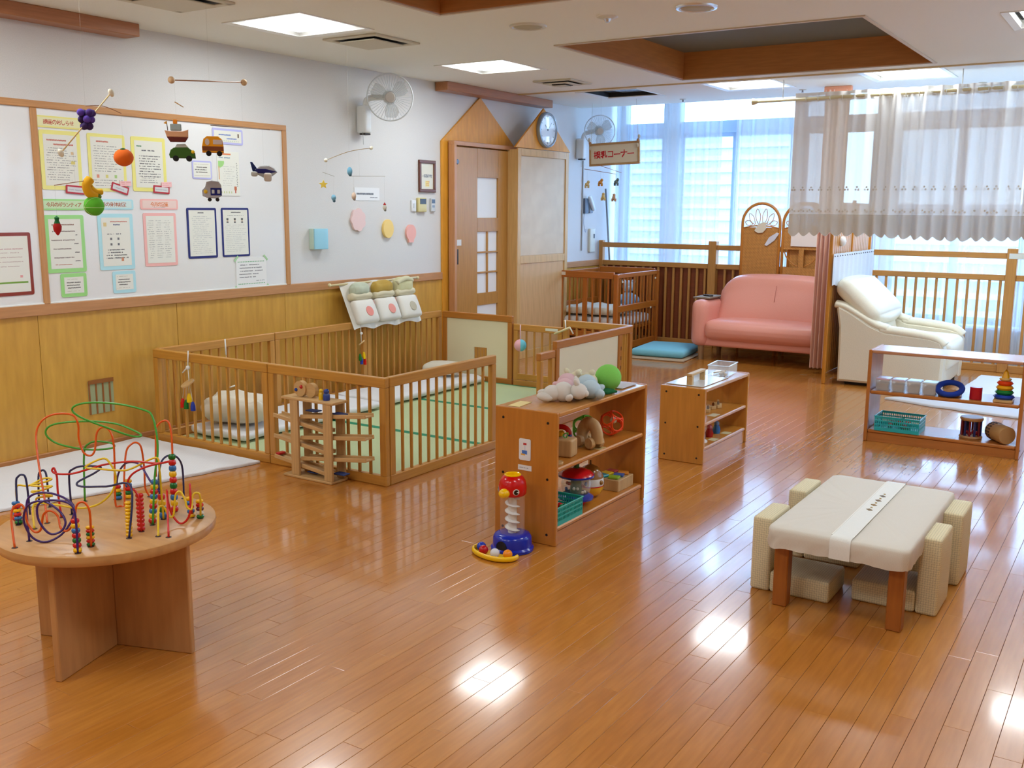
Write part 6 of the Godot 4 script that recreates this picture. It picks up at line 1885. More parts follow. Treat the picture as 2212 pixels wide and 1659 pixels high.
# ------------------------------------------------------------------ bead maze table
func build_bead_table() -> void:
	var t := thing("bead_maze_table", "round wooden bead maze table with crossed panel legs", "table", Vector3(2.62, 0, -1.965))
	var maple := wood(Color(0.80, 0.60, 0.38), 0, 0.35, {"scale": Vector3(0.5, 4, 4)})
	var maplev := wood(Color(0.78, 0.57, 0.36), 1, 0.35, {"scale": Vector3(4, 0.5, 4)})
	part(t, "top", lathe([[0.0, 0.405], [0.346, 0.405], [0.35, 0.41], [0.352, 0.425], [0.35, 0.437], [0.345, 0.44], [0.0, 0.44]], 64), maple)
	var a := atan2(-0.285, 0.10)
	part(t, "leg_panel", box(0.60, 0.405, 0.024, 0.003), maplev, Vector3(0, 0.2025, 0), Vector3(0, a, 0))
	for s in [-1.0, 1.0]:
		var d := Basis(Vector3.UP, a + PI / 2) * Vector3.RIGHT
		part(t, "leg_panel", box(0.288, 0.405, 0.024, 0.003), maplev, Vector3(0, 0.2025, 0) + d * s * 0.156, Vector3(0, a + PI / 2, 0))
	var cols := {"green": Color(0.27, 0.62, 0.20), "orange": Color(0.88, 0.35, 0.06), "red": Color(0.78, 0.10, 0.08), "yellow": Color(0.90, 0.76, 0.14), "purple": Color(0.24, 0.13, 0.42), "navy": Color(0.15, 0.16, 0.33)}
	var wires := [
		["green", PackedFloat32Array([-0.280, 0.000, -0.099, -0.296, 0.171, -0.119, -0.282, 0.209, -0.133, -0.253, 0.217, -0.152, -0.209, 0.211, -0.176, -0.203, 0.196, -0.175, -0.252, 0.190, -0.134, -0.303, 0.197, -0.093, -0.359, 0.219, -0.049, -0.384, 0.254, -0.031, -0.357, 0.286, -0.046, -0.247, 0.303, -0.094, -0.133, 0.302, -0.136, -0.059, 0.283, -0.159, -0.024, 0.266, -0.167, -0.047, 0.267, -0.141, -0.102, 0.301, -0.084, -0.157, 0.338, -0.029, -0.178, 0.366, -0.009, -0.158, 0.386, -0.019, -0.099, 0.396, -0.045, -0.008, 0.393, -0.084, 0.069, 0.377, -0.117, 0.096, 0.359, -0.126, 0.120, 0.303, -0.122, 0.135, 0.235, -0.111, 0.138, 0.160, -0.092, 0.153, 0.000, -0.062])],
		["orange", PackedFloat32Array([-0.157, 0.000, 0.125, -0.207, 0.082, 0.099, -0.264, 0.175, 0.075, -0.308, 0.266, 0.051, -0.313, 0.309, 0.031, -0.296, 0.334, 0.004, -0.266, 0.340, -0.028, -0.237, 0.331, -0.052, -0.226, 0.297, -0.059, -0.224, 0.250, -0.056, -0.210, 0.202, -0.061, -0.191, 0.189, -0.074, -0.181, 0.208, -0.087, -0.185, 0.267, -0.102, -0.171, 0.287, -0.117, -0.149, 0.273, -0.130, -0.135, 0.219, -0.132, -0.129, 0.083, -0.122, -0.127, 0.007, -0.119, -0.114, -0.011, -0.128, -0.107, 0.005, -0.140, -0.135, 0.100, -0.166, -0.157, 0.182, -0.196, -0.153, 0.207, -0.215, -0.142, 0.212, -0.231, -0.132, 0.191, -0.242, -0.136, 0.110, -0.252, -0.145, 0.035, -0.258, -0.137, 0.000, -0.270])],
		["orange", PackedFloat32Array([0.023, 0.121, -0.182, 0.008, 0.273, -0.204, 0.012, 0.303, -0.213, 0.028, 0.316, -0.226, 0.042, 0.308, -0.234, 0.054, 0.267, -0.233, 0.063, 0.208, -0.226, 0.092, 0.000, -0.201])],
		["red", PackedFloat32Array([-0.175, 0.000, 0.061, -0.200, 0.085, 0.052, -0.209, 0.137, 0.046, -0.219, 0.166, 0.048, -0.223, 0.157, 0.053, -0.207, 0.147, 0.046, -0.156, 0.150, 0.022, -0.096, 0.170, -0.004, -0.032, 0.191, -0.028, 0.072, 0.210, -0.058, 0.168, 0.212, -0.083, 0.211, 0.222, -0.097, 0.170, 0.211, -0.044, 0.139, 0.189, -0.007, 0.131, 0.156, 0.009, 0.157, 0.132, -0.001, 0.171, 0.095, -0.003, 0.181, -0.000, 0.003])],
		["red", PackedFloat32Array([0.302, -0.000, -0.010, 0.206, 0.119, -0.086, 0.206, 0.086, -0.088, 0.218, 0.044, -0.091, 0.243, 0.013, -0.100, 0.263, 0.023, -0.115, 0.268, 0.060, -0.129, 0.238, 0.135, -0.155, 0.194, -0.000, -0.192])],
		["yellow", PackedFloat32Array([-0.136, 0.000, 0.184, -0.169, 0.065, 0.163, -0.158, 0.075, 0.145, -0.123, 0.065, 0.106, -0.070, 0.051, 0.058, -0.023, 0.063, 0.017, 0.010, 0.104, -0.014, 0.018, 0.156, -0.027, 0.001, 0.201, -0.020, -0.019, 0.218, -0.006, -0.059, 0.191, 0.033, -0.017, 0.186, 0.012, 0.050, 0.182, -0.028, 0.080, 0.190, -0.050, 0.134, 0.223, -0.103, 0.142, 0.183, -0.109, 0.139, 0.101, -0.114, 0.131, -0.000, -0.123])],
		["purple", PackedFloat32Array([-0.033, 0.000, 0.264, -0.060, 0.105, 0.249, -0.053, 0.141, 0.234, -0.011, 0.150, 0.204, 0.043, 0.130, 0.174, 0.073, 0.095, 0.167, 0.061, 0.032, 0.200, 0.030, 0.003, 0.242, -0.001, 0.021, 0.272, -0.014, 0.080, 0.288, 0.006, 0.131, 0.280, 0.058, 0.147, 0.260, 0.114, 0.123, 0.246, 0.143, 0.091, 0.245, 0.140, 0.064, 0.261, 0.117, 0.060, 0.285, 0.092, 0.102, 0.301, 0.089, 0.150, 0.298, 0.118, 0.165, 0.277, 0.168, 0.157, 0.247, 0.187, 0.122, 0.239, 0.198, -0.000, 0.246])],
		["navy", PackedFloat32Array([-0.175, -0.000, 0.021, -0.186, 0.133, 0.015, -0.171, 0.161, 0.008, -0.130, 0.175, -0.006, -0.057, 0.179, -0.022, -0.058, 0.163, 0.000, -0.066, 0.143, 0.061, -0.043, 0.132, 0.063, 0.071, 0.147, 0.048, 0.172, 0.158, 0.026, 0.205, 0.000, 0.068])],
		["navy", PackedFloat32Array([-0.014, 0.000, -0.325, -0.021, 0.109, -0.331, -0.013, 0.155, -0.309, -0.013, 0.173, -0.281, -0.012, 0.172, -0.251, 0.002, 0.152, -0.219, 0.030, 0.094, -0.186, 0.039, 0.033, -0.185])],
		["navy", PackedFloat32Array([-0.217, 0.000, 0.191, -0.250, 0.132, 0.169, -0.250, 0.156, 0.160, -0.241, 0.162, 0.151, -0.231, 0.149, 0.145, -0.222, 0.078, 0.146, -0.217, 0.025, 0.148])],
		["navy", PackedFloat32Array([-0.354, 0.013, 0.032, -0.365, 0.106, 0.020, -0.360, 0.126, 0.012, -0.351, 0.128, 0.006, -0.341, 0.107, 0.004, -0.325, 0.020, 0.012, -0.319, -0.000, 0.012])],
		["yellow", PackedFloat32Array([-0.377, 0.026, 0.099, -0.404, 0.079, 0.080, -0.379, 0.078, 0.051, -0.339, 0.103, 0.016, -0.312, 0.102, 0.003, -0.329, 0.092, 0.024, -0.353, 0.086, 0.060, -0.297, 0.087, 0.044, -0.262, 0.091, 0.034, -0.282, 0.080, 0.061, -0.307, 0.076, 0.085, -0.271, 0.066, 0.062, -0.250, 0.060, 0.043, -0.298, 0.051, 0.061, -0.313, 0.042, 0.066, -0.317, 0.013, 0.063])],
		["orange", PackedFloat32Array([-0.011, 0.000, 0.326, -0.060, 0.093, 0.301, -0.053, 0.122, 0.283, -0.036, 0.115, 0.272, -0.020, 0.068, 0.273, 0.005, 0.040, 0.268, 0.026, 0.048, 0.258, 0.040, 0.099, 0.253, 0.066, 0.113, 0.243, 0.093, 0.098, 0.238, 0.113, 0.066, 0.244, 0.136, 0.059, 0.237, 0.156, 0.088, 0.225, 0.159, 0.135, 0.216, 0.169, 0.150, 0.206, 0.183, 0.143, 0.196, 0.191, 0.109, 0.191, 0.177, -0.000, 0.186])],
		["yellow", PackedFloat32Array([0.267, 0.000, 0.003, 0.204, 0.062, -0.050, 0.203, 0.075, -0.063, 0.208, 0.064, -0.073, 0.215, 0.036, -0.082, 0.225, 0.041, -0.093, 0.223, 0.104, -0.106, 0.236, 0.117, -0.116, 0.253, 0.092, -0.120, 0.260, 0.067, -0.121, 0.271, 0.060, -0.131, 0.258, 0.100, -0.148, 0.262, 0.106, -0.165, 0.263, 0.087, -0.175, 0.227, 0.000, -0.201])],
		["purple", PackedFloat32Array([-0.208, -0.007, -0.177, -0.200, 0.086, -0.184, -0.150, 0.138, -0.176, -0.098, 0.158, -0.171, -0.034, 0.158, -0.163, 0.035, 0.117, -0.148, 0.061, 0.085, -0.157, 0.069, 0.078, -0.162])]
	]
	for w in wires:
		var f: PackedFloat32Array = w[1]
		var pts := []
		for k in range(0, f.size(), 3):
			pts.append(Vector3(f[k], 0.44 + maxf(0.004 if k > 0 and k < f.size() - 3 else -0.001, f[k + 1]), f[k + 2]))
		part(t, "wire", tube(curve(pts, 5), 0.0036, 7), plastic(cols[w[0]], 0.25))
		for e in [0, pts.size() - 1]:
			if pts[e].y < 0.446:
				part(t, "socket", lathe([[0.0, 0.0015], [0.009, 0.0012], [0.010, 0.0]], 12), mat(Color(0.20, 0.11, 0.06), 0.5), Vector3(pts[e].x, 0.44, pts[e].z))
	var bc := {"r": Color(0.80, 0.07, 0.06), "y": Color(0.94, 0.72, 0.05), "g": Color(0.05, 0.42, 0.14), "b": Color(0.16, 0.42, 0.66), "p": Color(0.38, 0.12, 0.24), "w": Color(0.90, 0.86, 0.80)}
	var stacks := [
		["grbyrgrbyr", 0.062, 0.201, -0.224, 0.092, 0.000, -0.201],
		["rybrgry", 0.171, 0.104, 0.231, 0.190, 0.000, 0.241],
		["yrgyrg", 0.159, 0.063, 0.174, 0.169, 0.000, 0.181],
		["yyyyyyyyyy", 0.174, 0.113, 0.042, 0.190, 0.000, 0.056],
		["rrrrrrrrr", 0.142, 0.118, -0.025, 0.172, 0.000, -0.003],
		["byrbyrbyr", 0.126, 0.146, -0.100, 0.134, 0.000, -0.075],
		["rygb", 0.106, 0.084, -0.137, 0.122, 0.000, -0.130],
		["rygb", -0.211, 0.051, -0.187, -0.200, 0.000, -0.183],
		["ybrgy", -0.19, 0.070, -0.22, -0.18, 0.000, -0.21],
		["ybrby", 0.176, 0.071, -0.195, 0.194, 0.000, -0.192],
		["yrpwg", 0.217, 0.065, -0.208, 0.227, 0.000, -0.201],
		["bryrbg", -0.244, 0.076, 0.180, -0.225, 0.000, 0.184],
		["rybr", -0.271, 0.060, 0.158, -0.267, 0.000, 0.168],
	]
	for s in stacks:
		var n: int = s[0].length()
		var top := Vector3(s[1], 0.44 + s[2], s[3])
		var low := Vector3(s[4], 0.44 + s[5], s[6])
		var pitch := top.distance_to(low) / n
		var up := (top - low).normalized()
		var ax := Vector3.UP.cross(up)
		var rot := Vector3.ZERO
		if ax.length() > 0.001:
			rot = Basis(ax.normalized(), Vector3.UP.angle_to(up)).get_euler()
		for k in n:
			var c: String = s[0][k]
			var r := 0.0105 if n > 8 and (c == "y" and s[0][0] == "y") else 0.0125
			var hh := pitch * 0.5
			var m := lathe([[0.0, -hh], [r * 0.75, -hh * 0.96], [r, -hh * 0.5], [r * 1.04, 0.0], [r, hh * 0.5], [r * 0.75, hh * 0.96], [0.0, hh]], 14)
			part(t, "bead", m, plastic(bc[c], 0.25), top.lerp(low, (k + 0.5) / n), rot)

# ------------------------------------------------------------------ things on the wall
func wall_fan(label: String, mount: Vector3, head: Vector3, r: float, yaw: float) -> void:
	var t := thing("wall_fan", label, "fan", mount)
	var shell := mat(Color(0.88, 0.89, 0.89), 0.25)
	var clear := mat(Color(0.86, 0.88, 0.88), 0.3, {"alpha": 0.45})
	part(t, "wall_box", cushion(0.10, 0.22, 0.085, 0.02), shell, Vector3(0.05, 0, 0))
	part(t, "switch_strip", box(0.06, 0.014, 0.07, 0.003), mat(Color(0.16, 0.14, 0.13), 0.5), Vector3(0.06, -0.115, 0))
	var c := head - mount
	var b := Basis.from_euler(Vector3(0.1, yaw, 0))
	part(t, "arm", tube(curve([Vector3(0.07, 0.08, 0), Vector3(0.10, 0.16, 0), c - b.z * 0.14], 5), 0.024, 10), shell)
	part(t, "motor", lathe([[0.0, -0.06], [0.05, -0.055], [0.058, 0.0], [0.05, 0.05], [0.0, 0.055]], 20), shell, c - b.z * 0.10, (b * Basis(Vector3.RIGHT, PI / 2)).get_euler())
	var ring := []
	for k in 36:
		ring.append(Vector3(cos(TAU * k / 36) * r, sin(TAU * k / 36) * r, 0))
	var cage := part(t, "cage", tube(ring, 0.0055, 8, true), mat(Color(0.85, 0.87, 0.88), 0.2), c, b.get_euler())
	var wires := begin(true)
	for k in 44:
		var a := TAU * k / 44
		var d := Vector3(cos(a), sin(a), 0)
		add_tube(wires, curve([d * r, d * r * 0.85 + Vector3(0, 0, 0.035), d * r * 0.5 + Vector3(0, 0, 0.048), d * r * 0.22 + Vector3(0, 0, 0.05)], 3), 0.0009, 4)
		add_tube(wires, curve([d * r, d * r * 0.8 + Vector3(0, 0, -0.04), d * r * 0.3 + Vector3(0, 0, -0.055)], 3), 0.0009, 4)
	part(cage, "cage_wires", finish(wires), mat(Color(0.80, 0.82, 0.83), 0.3))
	part(cage, "badge", lathe([[0.0, 0.012], [r * 0.2, 0.008], [r * 0.23, 0.0]], 20), mat(Color(0.78, 0.76, 0.74), 0.3), Vector3(0, 0, 0.046), Vector3(PI / 2, 0, 0))
	for k in 3:
		var a := TAU * k / 3 + 0.5
		var o := []
		for j in 10:
			var f := j / 9.0
			o.append(Vector2(lerpf(0.03, r * 0.86, f), 0.02 + r * 0.30 * sin(f * PI * 0.8)))
		for j in range(9, -1, -1):
			var f := j / 9.0
			o.append(Vector2(lerpf(0.03, r * 0.86, f), -0.012 - r * 0.16 * sin(f * PI * 0.8)))
		part(cage, "blade", prism(o, 0.003), mat(Color(0.74, 0.76, 0.76), 0.3, {"alpha": 0.3}), Vector3.ZERO, Vector3(0.0, 0.25, a))
	part(cage, "spindle", lathe([[0.0, 0.03], [0.022, 0.025], [0.03, 0.0], [0.03, -0.03]].map(func(e): return [e[0], -e[1]]), 18), mat(Color(0.50, 0.51, 0.50), 0.3), Vector3.ZERO, Vector3(-PI / 2, 0, 0))
	part(t, "pull_cord", tube([Vector3(0.08, -0.10, 0.05), Vector3(0.085, -0.20, 0.05)], 0.0018, 5), mat(Color(0.6, 0.6, 0.6), 0.6))

func build_wall_things() -> void:
	wall_fan("white wall fan with a round wire cage near the whiteboard", Vector3(0.0, 2.20, -6.22), Vector3(0.30, 2.363, -6.25), 0.18, 0.72)
	wall_fan("white wall fan in the corner behind the hanging sign", Vector3(0.0, 2.16, -9.80), Vector3(0.30, 2.34, -9.76), 0.165, 0.55)
	var im: Image
	# framed sign
	var f := thing("framed_notice", "dark brown framed notice beside the orange door frame", "framed notice", Vector3(0.001, 1.78, -7.09), WALL)
	var dk := wood(Color(0.42, 0.22, 0.12), 0, 0.35)
	for s in [-1.0, 1.0]:
		part(f, "frame_bar", box(0.235, 0.028, 0.02, 0.003), dk, Vector3(0, s * 0.125, 0.01))
		part(f, "frame_bar", box(0.028, 0.222, 0.02, 0.003), wood(Color(0.42, 0.22, 0.12), 1, 0.35), Vector3(s * 0.1035, 0, 0.01))
	im = page(180, 222, Color(0.86, 0.84, 0.76))
	stroke_text(im, "一時保育室", 18, 96, 27, 3.0, Color(0.22, 0.22, 0.26), 1.08)
	im.fill_rect(Rect2i(66, 150, 56, 50), Color(0.90, 0.82, 0.42))
	print_rows(im, 70, 124, 156, 196, 14, Color(0.80, 0.30, 0.22), 1.0, 5)
	part(f, "print", sheet(0.18, 0.222, 0.002), printed(im), Vector3(0, 0, 0.006))
	var th := thing("thermostat", "beige wall thermostat with a dark screen", "thermostat", Vector3(0, 1.53, -7.0), WALL)
	part(th, "body", cushion(0.12, 0.125, 0.03, 0.008), mat(Color(0.83, 0.78, 0.55), 0.4), Vector3(0.0, 0, 0.015))
	part(th, "screen", box(0.085, 0.045, 0.002, 0.0), mat(Color(0.18, 0.20, 0.26), 0.15), Vector3(0.005, 0.03, 0.031))
	var sw := thing("wall_switch", "white switch plate beside the beige thermostat", "switch", Vector3(0, 1.522, -6.895), WALL)
	part(sw, "plate", cushion(0.06, 0.10, 0.018, 0.006), mat(Color(0.88, 0.89, 0.90), 0.3), Vector3(0, 0, 0.009))
	part(sw, "rocker", box(0.022, 0.04, 0.006, 0.002), mat(Color(0.80, 0.82, 0.83), 0.3), Vector3(0, 0, 0.02))
	var rm := thing("wall_remote", "slim silver grey air conditioner remote on the wall", "remote", Vector3(0, 1.53, -7.165), WALL)
	part(rm, "body", cushion(0.062, 0.12, 0.022, 0.006), mat(Color(0.78, 0.79, 0.80), 0.3), Vector3(0, 0, 0.011))
	part(rm, "screen", box(0.044, 0.034, 0.002, 0.0), mat(Color(0.24, 0.30, 0.42), 0.2), Vector3(0, 0.032, 0.0225))
	part(rm, "button", box(0.034, 0.02, 0.002, 0.0), mat(Color(0.5, 0.54, 0.6), 0.3), Vector3(0, -0.012, 0.0225))
	var bb := thing("blue_wall_box", "pale blue square box fixed to the white wall", "box", Vector3(0, 1.26, -5.69), WALL)
	part(bb, "body", cushion(0.15, 0.158, 0.05, 0.006), mat(Color(0.74, 0.82, 0.76), 0.5), Vector3(0, 0, 0.025))
	part(bb, "front", cushion(0.15, 0.158, 0.012, 0.005), mat(Color(0.60, 0.82, 0.90), 0.5), Vector3(0, 0, 0.056))
	# foam cut-outs
	var cloud := []
	for k in 48:
		var a := TAU * k / 48
		var rr := 0.078 + 0.012 * absf(sin(a * 3.5))
		cloud.append(Vector2(cos(a) * rr, sin(a) * rr * 1.06))
	for e in [["cloud_plaque", "pale pink cloud shaped plaque on the wall", cloud, Color(0.92, 0.80, 0.79), 1.403, -6.17, 0.02], ["oval_plaque", "yellow oval plaque on the wall", disc2(0.067, 0.078), Color(0.95, 0.82, 0.50), 1.327, -6.54, 0.025]]:
		solo(e[0], e[1], "plaque", prism(e[2], e[6], 0.002), mat(e[3], 0.6), Vector3(e[6] / 2, e[4], e[5]), Vector3(0, WALL, 0))
	var bal := disc2(0.066, 0.07, 26)
	bal = bal.filter(func(v): return v.y > -0.058)
	bal.append(Vector2(0.028, -0.085))
	bal.append(Vector2(-0.028, -0.085))
	bal.sort_custom(func(a, b): return a.angle() < b.angle())
	solo("balloon_plaque", "pink balloon shaped plaque on the wall beside the yellow oval", "plaque", prism(bal, 0.02), mat(Color(0.95, 0.70, 0.66), 0.6), Vector3(0.01, 1.29, -6.85), Vector3(0, WALL, 0))
	var lb := thing("wall_notice", "white strip notice with one line of dark print on the wall", "notice", Vector3(0.001, 1.612, -6.296), WALL)
	im = page(320, 106, Color(0.91, 0.91, 0.91))
	print_rows(im, 20, 330, 44, 46, 20, Color(0.16, 0.16, 0.18), 1.0, 14)
	print_rows(im, 190, 320, 78, 80, 20, Color(0.4, 0.4, 0.42), 0.9, 5)
	part(lb, "print", sheet(0.31, 0.104, 0.002), printed(im))
	# drawing of a small cage stuck on the wainscot
	var cg := thing("barred_picture", "cut-out picture of a pale green window with brown bars on the wainscot", "picture", Vector3(0.0125, 0.315, -3.73), WALL)
	part(cg, "card", box(0.178, 0.21, 0.003, 0.0), mat(Color(0.62, 0.66, 0.50), 0.6), Vector3(0, 0, 0.0015))
	for k in 4:
		part(cg, "bar", box(0.011, 0.21, 0.003, 0.0), mat(Color(0.58, 0.36, 0.15), 0.6), Vector3(-0.083 + 0.048 * k, 0, 0.0045))
	part(cg, "bar", box(0.178, 0.026, 0.003, 0.0), mat(Color(0.58, 0.36, 0.15), 0.6), Vector3(0, 0.10, 0.0075))
	# fabric pockets on a rod
	var wp := thing("wall_pockets", "white cotton wall pocket with three pockets hanging from a rod", "wall pocket", Vector3(0.03, 0.88, -6.31), WALL)
	wp.rotation.x = -0.42
	var cot := mat(Color(0.92, 0.90, 0.86), 0.9, {"tex": "cloth", "scale": Vector3.ONE * 16, "bump": 0.15})
	part(wp, "rod", tube([Vector3(-0.55, -0.004, 0.045), Vector3(0.55, 0.004, 0.045)], 0.009, 10), mat(Color(0.86, 0.80, 0.62), 0.4))
	for s in [-1.0, 1.0]:
		part(wp, "rod_tip", ball(0.015, 10), mat(Color(0.86, 0.80, 0.62), 0.4), Vector3(s * 0.555, 0, 0.045))
	var path := []
	for i in 61:
		var u := i / 60.0
		path.append(Vector2(-0.44 + 0.86 * u, 0.045 + 0.012 * sin(u * TAU * 3.0 - 1.2)))
	part(wp, "backing", drape(path, 0.01, -0.385, 6, [[0.01, 19.0, 0]]), cot)
	for k in 3:
		var x := -0.285 + 0.278 * k
		part(wp, "pocket", cushion(0.255, 0.20, 0.06, 0.028, Vector3(0, 0.0, 0.015), 5), cot, Vector3(x, -0.255, 0.068))
		part(wp, "flap", cushion(0.245, 0.05, 0.07, 0.02, Vector3(0, 0.01, 0.01), 5, 0.01, k), mat(Color(0.84, 0.80, 0.68), 0.9), Vector3(x, -0.125, 0.07))
		part(wp, "button_patch", lathe([[0.0, 0.004], [0.04, 0.003], [0.042, 0.0]], 24), mat([Color(0.90, 0.55, 0.50), Color(0.90, 0.58, 0.53), Color(0.72, 0.68, 0.58)][k], 0.7), Vector3(x + 0.01, -0.265, 0.112), Vector3(PI / 2, 0, 0))
		part(wp, "side_patch", lathe([[0.0, 0.004], [0.02, 0.003], [0.022, 0.0]], 14), mat(Color(0.93, 0.66, 0.60), 0.8), Vector3(x + 0.12, -0.19, 0.09), Vector3(PI / 2, 0.7, 0))
		var tw := thing("pocket_towel", ["pale green rolled towel in the wall pocket by the whiteboard", "mustard rolled towel in the middle wall pocket", "cream rolled towel in the wall pocket nearest the door"][k], "towel", wp.transform * Vector3(x, -0.085, 0.062), WALL)
		part(tw, "roll", cushion(0.21 + 0.03 * (k % 2), 0.10 + (0.03 if k == 2 else 0.0), 0.08, 0.036, Vector3(0.01, 0.012, 0.01), 5, 0.015, k + 3), fabric([Color(0.76, 0.78, 0.68), Color(0.74, 0.60, 0.26), Color(0.84, 0.82, 0.64)][k]), Vector3(0, 0.02, 0.012))
		if k == 2:
			part(tw, "fold", tube(curve([Vector3(-0.10, 0.05, 0.03), Vector3(0.0, 0.085, 0.045), Vector3(0.10, 0.06, 0.03)], 5), 0.022, 8), fabric(Color(0.86, 0.84, 0.70)), Vector3(0, 0.0, 0.0))
	# by the corner: wall phone, intercom, pole, cable
	var ph := thing("wall_phone", "silver grey wall phone with a slanted handset by the corner", "phone", Vector3(0, 1.55, -10.02), WALL)
	part(ph, "base", cushion(0.09, 0.17, 0.035, 0.01), mat(Color(0.36, 0.42, 0.50), 0.35), Vector3(-0.03, -0.01, 0.018))
	part(ph, "base", cushion(0.08, 0.12, 0.03, 0.01), mat(Color(0.56, 0.62, 0.70), 0.35), Vector3(0.09, -0.03, 0.015))
	part(ph, "handset", cushion(0.045, 0.20, 0.04, 0.018), mat(Color(0.88, 0.92, 0.96), 0.25), Vector3(0.05, 0.02, 0.05), Vector3(0, 0, 0.62))
	part(ph, "cord", tube(curve([Vector3(-0.06, -0.09, 0.02), Vector3(-0.075, -0.2, 0.02), Vector3(-0.05, -0.30, 0.03), Vector3(-0.02, -0.27, 0.02)], 6), 0.004, 6), mat(Color(0.75, 0.80, 0.88), 0.5))
	var ic := thing("door_intercom", "tall cream intercom plate on the wall above the dado rail", "intercom", Vector3(0, 1.15, -10.15), WALL)
	part(ic, "plate", cushion(0.12, 0.27, 0.03, 0.008), mat(Color(0.85, 0.84, 0.78), 0.4), Vector3(0, 0, 0.015))
	part(ic, "button", box(0.024, 0.05, 0.006, 0.002), mat(Color(0.25, 0.28, 0.34), 0.4), Vector3(0.03, 0.05, 0.032))
	solo("window_pole", "long grey window pole leaning in the corner behind the guard rail", "pole", tube([Vector3(0.05, 1.74, -10.40), Vector3(0.12, 0.0, -10.56)], 0.011, 10), mat(Color(0.50, 0.52, 0.54), 0.35, {"metal": 0.4}))
	solo("cable_duct", "thin grey cable duct running down the wall from the corner fan", "cable", box(0.014, 1.0, 0.014, 0.002), mat(Color(0.66, 0.66, 0.66), 0.5), Vector3(0.008, 1.54, -9.93))

# ------------------------------------------------------------------ hanging mobiles
func string_to(t: Node3D, a: Vector3, b: Vector3) -> void:
	part(t, "string", tube([a - t.position, b - t.position], 0.0003, 4), mat(Color(0.86, 0.85, 0.80), 0.6, {"alpha": 0.55}))

